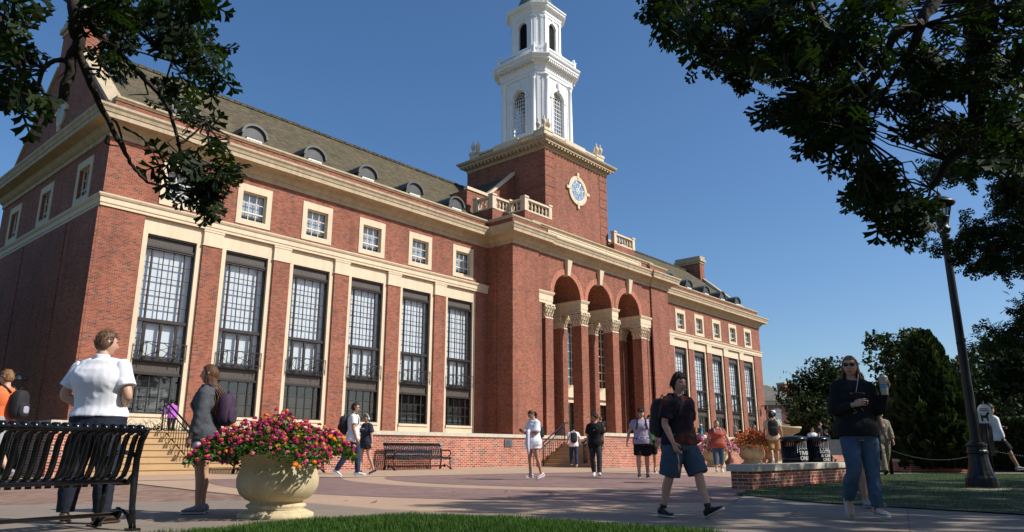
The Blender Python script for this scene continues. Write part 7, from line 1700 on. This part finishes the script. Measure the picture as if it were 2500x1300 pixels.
# ---- background trees
allowed_fill['x'] = []
LEAF_S = ([(0, -.5, 0), (.35, 0, .05), (0, .55, 0), (-.35, 0, .05)], [(0, 1, 2), (0, 2, 3)])
LEAF_C = ([(0, 0, 0), (.12, .5, 0), (0, 1, 0), (-.12, .5, 0), (.28, .7, .03), (-.28, .75, .03), (.3, .35, 0), (-.3, .4, 0)], [(0, 1, 2), (0, 2, 3), (1, 4, 2), (3, 2, 5), (0, 6, 1), (0, 3, 7)])
def bg_tree(name, label, px, base_y, depth, hgt, wid, n, leaf, mat, blobs=14, bare=.28, seed=0, zb=None):
    p = at_depth(px, base_y, depth); z0 = gz(p.y) if zb is None else zb; e = empty(name, (p.x, p.y, z0), 0, label, 'tree'); r_ = random.Random(seed)
    B = []
    for k in range(blobs):
        a = r_.uniform(0, 6.28); t = r_.random(); zz = hgt*(bare+.1+(1-bare-.2)*t); rad = wid*.5*(1-.75*abs(t-.35)**1.2)*r_.uniform(.25, .75); B.append((Vector((rad*math.cos(a), rad*math.sin(a), zz)), wid*r_.uniform(.13, .24)))
    B.append((Vector((0, 0, hgt*.62)), wid*.3)); B.append((Vector((0, 0, hgt*.85)), wid*.2))
    P = []
    while len(P) < n:
        c, r = B[r_.randrange(len(B))]; d = Vector((r_.gauss(0, 1), r_.gauss(0, 1), r_.gauss(0, 1))).normalized(); q = c+d*r*(r_.random()**.35)*(1+.35*noise.noise(c+d*2.3)); q.z = min(q.z, hgt)
        if noise.noise(q*(2.2/wid*3)) < -.22: continue
        P.append(tuple(q))
    P = np.array(P); V, F = scatter(LEAF_C[0], LEAF_C[1], P, rot_mats(len(P), 2.2), rng.uniform(.6, 1.3, len(P))*leaf); bulk('crown', V, F, mat, e)
    pl = [([(0, 0, -.3), (.05, 0, hgt*.25), (0, .1, hgt*.55), (0, 0, hgt*.85)], [wid*.035, wid*.028, wid*.018, wid*.005])]
    for c, r in B[:9]: pl.append(([(0, 0, hgt*.22+.1*c.z), tuple(c*.5+Vector((0, 0, hgt*.2))), tuple(c)], [wid*.016, wid*.01, wid*.003]))
    limbs(e, pl); return e
bg_tree('oak_tree', 'dark rounded oak in front of the far gabled brick building', 2014, 1090, 76, 9.8, 9.4, 10000, .42, M['leaf3'], 20, .12, 4)
bg_tree('oak_tree', 'loose crowned tree left of the cedar with sky showing through', 2235, 1100, 46, 8.0, 6.4, 7000, .36, M['leaf2'], 20, .16, 9)
bg_tree('oak_tree', 'broad dark tree just right of the lamp post beyond the hedge', 2360, 1100, 52, 7.0, 7.5, 7500, .36, M['leaf3'], 18, .12, 12)
bg_tree('oak_tree', 'tallest dark tree at the right edge beyond the hedge', 2450, 1100, 60, 9.2, 10, 9000, .42, M['leaf3'], 20, .12, 15)
bg_tree('oak_tree', 'dark tree filling the far right corner beyond the hedge', 2560, 1100, 48, 7.6, 8, 6000, .4, M['leaf3'], 16, .1, 17)
bg_tree('oak_tree', 'low dark tree behind the woman with the cup', 2090, 1095, 110, 8, 9, 4500, .55, M['leaf2'], 14, .15, 21)
def conifer(name, label, px, base_y, depth, hgt, wid, n, size, seed, zb=None):
    p = at_depth(px, base_y, depth); e = empty(name, (p.x, p.y, gz(p.y)), 0, label, 'tree'); r_ = np.random.default_rng(seed)
    P, Rm, S = [], [], []
    for k in range(n):
        t = r_.random()**1.15; z = .15+t*(hgt-.2); a = r_.uniform(0, 6.283); prof = (min(1, (t+.1)/.22)**.6)*(1-t)**.72; w = wid*.5*prof*(1+.30*noise.noise(Vector((math.cos(a)*2.2, math.sin(a)*2.2, z*1.5+seed)))*1.6+.10*math.sin(a*11-z*4)); z += .25*max(0, noise.noise(Vector((math.cos(a)*4, math.sin(a)*4, seed))))*t; q = r_.random()**.3*w+.02
        d = Vector((math.cos(a), math.sin(a), .75+1.1*t+r_.normal(0, .25))).normalized(); up = Vector((r_.normal(), r_.normal(), r_.normal())); x = d.cross(up).normalized(); nn = x.cross(d)
        P.append((q*math.cos(a), q*math.sin(a), z)); Rm.append([[x.x, d.x, nn.x], [x.y, d.y, nn.y], [x.z, d.z, nn.z]]); S.append(size*r_.uniform(.6, 1.5))
    V, F = scatter(LEAF_C[0], LEAF_C[1], np.array(P), np.array(Rm), np.array(S)); bulk('crown', V, F, M['conifer'], e); limbs(e, [([(0, 0, -.2), (0, 0, hgt*.5), (0, 0, hgt*.95)], [.14, .1, .02])]); return e
conifer('cedar_tree', 'tall conical dark green cedar beside the lamp post', 2292, 1140, 27, 4.7, 3.1, 13000, .34, 5)
conifer('cedar_tree', 'small far cedar seen left of the loose crowned tree', 2181, 1100, 75, 4.6, 2.2, 1800, .3, 6)
conifer('cedar_tree', 'dark evergreen behind the couple beyond the chain', 2215, 1100, 60, 5.2, 3.4, 4000, .3, 7)
# unseen trees, added round about to close off part of the sky light
def sky_block_tree(label, x, y, hgt, wid, seed, n=2600, leaf=.8):
    e = bg_tree('oak_tree', label, 1250, 1100, 50, hgt, wid, n, leaf, M['leaf3'], 18, .18, seed); e.location = (x, y, gz(y)); return e
for k, (x, y, h_, w_, lab) in enumerate(((4.0, 44, 13, 9, 'unseen tree added beside the gable end to block sky light'), (2.0, 54, 14, 11, 'unseen tree added behind the library gable to block sky light'), (-3, 37, 12, 10, 'unseen tree added on the side lawn to block sky light'), (-9, -13, 14, 15, 'unseen tree added behind the camera to the left, blocks sky light'), (5, -17, 14, 15, 'unseen tree added straight behind the camera, blocks sky light'), (33, -20, 15, 16, 'unseen tree added on the far right lawn, blocks sky light'), (19, -20, 15, 15, 'unseen tree added behind the shading oaks, blocks sky light'))): sky_block_tree(lab, x, y, h_, w_, 40+k)
# hedge
pa, pb_ = at_depth(2418, 1140, 30), at_depth(2600, 1140, 27); e = empty('hedge', (pa.x, pa.y, gz(pa.y)), 0, 'tall clipped hedge behind the man in the white long sleeve shirt', 'hedge')
hd_ = Vector((pb_.x-pa.x, pb_.y-pa.y, 0)); hl = hd_.length; hd_.normalize(); hn = Vector((-hd_.y, hd_.x, 0)); n = 9000; Q = []
for k in range(n):
    u, v, w = rng.uniform(0, hl), rng.uniform(0, 1.2), rng.uniform(0, 2.0); f = rng.integers(4)
    if f == 0: v = rng.uniform(-.05, .12)
    elif f == 1: w = rng.uniform(1.9, 2.05)
    elif f == 2: u = rng.uniform(-.05, .1)
    else: v = rng.uniform(-.05, .12)
    q = hd_*u-hn*0+hn*v*1.0; Q.append((q.x, q.y, w))
V, F = scatter(LEAF_S[0], LEAF_S[1], np.array(Q), rot_mats(n, 2), rng.uniform(.06, .12, n)); bulk('foliage', V, F, M['hedge'], e)
b = MB(); c0 = [hd_*.08+hn*.1, hd_*(hl)+hn*.1, hd_*(hl)+hn*1.1, hd_*.08+hn*1.1]; m = len(b.v); b.v += [(c.x, c.y, 0) for c in c0]+[(c.x, c.y, 1.88) for c in c0]
for f in ((0, 1, 5, 4), (1, 2, 6, 5), (2, 3, 7, 6), (3, 0, 4, 7), (4, 5, 6, 7)): b.face(f)
b.build('hedge_core', M['bark'], e)  # plain dark box filling the hedge behind its leaves
# shrubs on the terrace and at the wall end
def shrub(name, label, pos, w, d, h, n, leaf, mat, arch=10):
    e = empty(name, pos, 0, label, 'plant'); P = mound_points(n, w, d, h, 0); P[:, 2] *= rng.uniform(.35, 1, n); V, F = scatter(LEAF_O[0], LEAF_O[1], P, rot_mats(n, 1.6), rng.uniform(.6, 1.3, n)*leaf); bulk('leaves', V, F, mat, e)
    b = MB()
    for k in range(arch):
        x = rng.uniform(-w, w)*.9; y = rng.uniform(-d, d)*.6; dx = rng.normal(0, .25); b.tube([(x, y, 0), (x+dx*.4, y, h*.9), (x+dx, y, h*rng.uniform(1.1, 1.5)), (x+dx*1.6, y, h*rng.uniform(1.0, 1.4))], [.012, .01, .007, .004], 4)
    b.build('stems', M['lantana'], e)
for k, (px, lab) in enumerate(((330, 'wispy low shrub on the terrace right of the white shirted man'), (395, 'low green shrub on the terrace behind the figure in pink'), (470, 'low green shrub on the terrace left of the girl’s head'), (560, 'low green shrub on the terrace right of the girl'))):
    p = at_depth(px, 1060, 31); shrub('shrub', lab, (p.x, p.y, 1.37), .95, .4, .5, 500, .11, M['lantana'], 12)
for px, lab in ((60, 'wispy shrub between the man in orange and the brick cheek wall'), (20, 'green shrub behind the man in orange')):
    p = at_depth(px, 1130, 19.5); shrub('shrub', lab, (p.x, p.y, gz(p.y)), .6, .5, .95, 420, .09, M['lantana'], 12)
# ---- lawn blades
def blades(name, polys, n, hgt, keep, label=None):
    P = []
    while len(P) < n:
        Q, bb = polys[0]; x = rng.uniform(bb[0], bb[1], 4000); y = rng.uniform(bb[2], bb[3], 4000)
        for a, c in zip(x, y):
            if inpoly(a, c, Q) and keep(a, c): P.append((a, c))
    P = np.array(P[:n]); k = np.array([.65+.55*(noise.noise(Vector((a*1.6, c*1.6, 0)))+.4*noise.noise(Vector((a*6, c*6, 3)))) for a, c in P]); h = hgt*k*rng.uniform(.5, 1.35, n); a = rng.uniform(0, 6.283, n); ln = rng.uniform(.1, .75, n)*h; w = rng.uniform(.0018, .0036, n)*(hgt/.07)**.3
    B = np.stack([P[:, 0], P[:, 1], SLOPE*P[:, 1]+.03], -1); side = np.stack([-np.sin(a), np.cos(a), 0*a], -1)*w[:, None]; dr = np.stack([np.cos(a), np.sin(a), 0*a], -1); up = np.array([0, 0, 1.0])
    mid = B+dr*(ln*.35)[:, None]+up*(h*.6)[:, None]; tip = B+dr*ln[:, None]+up*h[:, None]
    V = np.stack([B-side, B+side, mid+side*.8, mid-side*.8, tip], 1).reshape(-1, 3); i = (np.arange(n)*5)[:, None, None]; F = (np.array([(0, 1, 2), (0, 2, 3), (3, 2, 4)])[None]+i).reshape(-1, 3)
    o = bulk(name, V, F, M['grass']); tag(o, kind='stuff'); return o
G1 = [(p[0]+.0, p[1]+.06) for p in LAWN1]
blades('grass', [(G1, (1.0, 7.2, 1.2, 7.15))], 52000, .07, lambda x, y: x*math.cos(HEAD)+y*math.sin(HEAD) > 5.6 and x*y > 0)
blades('grass', [(LAWN2, (10.7, 30, -3, 7.2))], 46000, .06, lambda x, y: True)
blades('grass', [(LAWN3, (-2, 6, 17.8, 24))], 9000, .09, lambda x, y: True)
# fallen leaves
n = 90; P = []
while len(P) < n:
    x, y = rng.uniform(5, 22), rng.uniform(-1, 9)
    P.append((x, y, gz(y)+.045))
V, F = scatter(OAK[0], OAK[1], np.array(P), rot_mats(n, .5), rng.uniform(.07, .15, n)); tag(bulk('fallen_leaves', V, F, M['dry']), kind='stuff')
# ---- far campus buildings
def far_house(name, label, px, depth, w, d, h, rot, roofh, rows, cols, gable=False, chim=None, zb=0):
    p = at_depth(px, 1100, depth); e = empty(name, (p.x, p.y, zb), R(rot), label, 'building'); b = MB(); b.box(-w/2, w/2, 0, d, 0, h); b.build('wall', M['far_brick'], e)
    b = MB(); hip = 0 if gable else min(w, d)*.45
    b.v += [(-w/2-.4, -.4, h), (w/2+.4, -.4, h), (w/2+.4, d+.4, h), (-w/2-.4, d+.4, h)]
    if gable == 'y': b.v += [(0, -.4, h+roofh), (0, d+.4, h+roofh)]; fs = ((0, 1, 4), (2, 3, 5), (1, 2, 5, 4), (3, 0, 4, 5))
    else: b.v += [(-w/2+hip, d/2, h+roofh), (w/2-hip, d/2, h+roofh)]; fs = ((0, 1, 5, 4), (1, 2, 5), (2, 3, 4, 5), (3, 0, 4))
    for f in fs: b.face(f)
    b.build('roof', pm('grey slate roof', (.13, .12, .10), .85, .2, 1), e)
    if gable == 'y':
        b = MB(); b.prism([(-w/2, h), (w/2, h), (0, h+roofh-.15)], -.02, .4, lambda u, v, t: (u, t-.42, v)); b.build('gable', M['far_brick'], e)
        b = MB(); 
        for s in (-1, 1): b.prism([(s*(w/2+.5), h), (s*(w/2+.1), h), (0, h+roofh-.1), (0, h+roofh+.35)], -.75, -.4, lambda u, v, t: (u, t, v))
        b.build('gable_coping', M['stone2'], e)
    b = MB()
    for z0, z1, o in ((h-.7, h+.02, .25), (h*.52, h*.52+.5, .08), (.2, .9, .08)): b.box(-w/2-o, w/2+o, -o, d+o, z0, z1)
    b.build('stone_band', M['stone2'], e)
    for r_ in range(rows):
        for c_ in range(cols):
            x = -w/2+w*(c_+.5)/cols; z = h*(.12+.48*r_)
            b = MB(); b.box(x-.5, x+.5, -.05, .02, z, z+2.0); wo = b.build('window', M['blind2'], e); b = MB(); b.box(x-.65, x+.65, -.08, -.002, z+2.0, z+2.4); b.box(x-.6, x+.6, -.08, -.002, z-.2, z); [b.box(x-.5, x+.5, -.07, -.052, z+.45*k, z+.45*k+.08) for k in range(5)]; b.build('window_trim', M['cream'], wo)
    if chim: b = MB(); b.box(chim-.9, chim+.9, d*.3, d*.3+2.2, h*.6, h+roofh+2.6); c = b.build('chimney', M['far_brick'], e); b = MB(); b.box(chim-1, chim+1, d*.3-.1, d*.3+2.3, h+roofh+2.6, h+roofh+2.9); b.build('chimney_cap', M['stone2'], c)
    return e
far_house('brick_building', 'far brick hall with hipped roof and pale bands just right of the library', 1868, 125, 13, 9, 9.2, -52, 3.0, 2, 5)
far_house('brick_building', 'far gabled brick house with tall chimney behind the dark rounded oak', 1962, 135, 9, 16, 6.6, -28, 4.2, 1, 3, 'y', 2.2)
b = MB(); o_ = at_depth(2520, 1100, 160)
# ------------------------------------------------------------------ light
SAZ, SEL = R(-90+28), R(41)          # direction towards the sun
sd = bpy.data.lights.new('sun', 'SUN'); sd.energy = 5.0; sd.angle = R(.53); sd.color = (1, .955, .89)
so = bpy.data.objects.new('sun', sd); COL.objects.link(so)
tow = Vector((math.cos(SAZ)*math.cos(SEL), math.sin(SAZ)*math.cos(SEL), math.sin(SEL)))
so.rotation_euler = tow.to_track_quat('Z', 'Y').to_euler(); so.location = tow*60
wd = bpy.data.worlds.new('World'); SC.world = wd; wd.use_nodes = True
sk = wd.node_tree.nodes.new('ShaderNodeTexSky'); sk.sky_type = 'NISHITA'; sk.sun_disc = False
sk.sun_elevation = SEL; sk.sun_rotation = math.pi/2-SAZ; sk.altitude = 300; sk.air_density = 1.0; sk.dust_density = 1.5; sk.ozone_density = 4.5
bg = wd.node_tree.nodes['Background']; bg.inputs['Strength'].default_value = .122
hs = wd.node_tree.nodes.new('ShaderNodeHueSaturation'); hs.inputs['Saturation'].default_value = 1.14; wd.node_tree.links.new(sk.outputs[0], hs.inputs['Color']); wd.node_tree.links.new(hs.outputs[0], bg.inputs[0])
SC.view_settings.view_transform = 'Standard'; SC.view_settings.look = 'None'; SC.view_settings.exposure = .17; SC.view_settings.gamma = 1
SC.cycles.max_bounces = 6; SC.cycles.transparent_max_bounces = 12; SC.cycles.caustics_reflective = False; SC.cycles.caustics_refractive = False
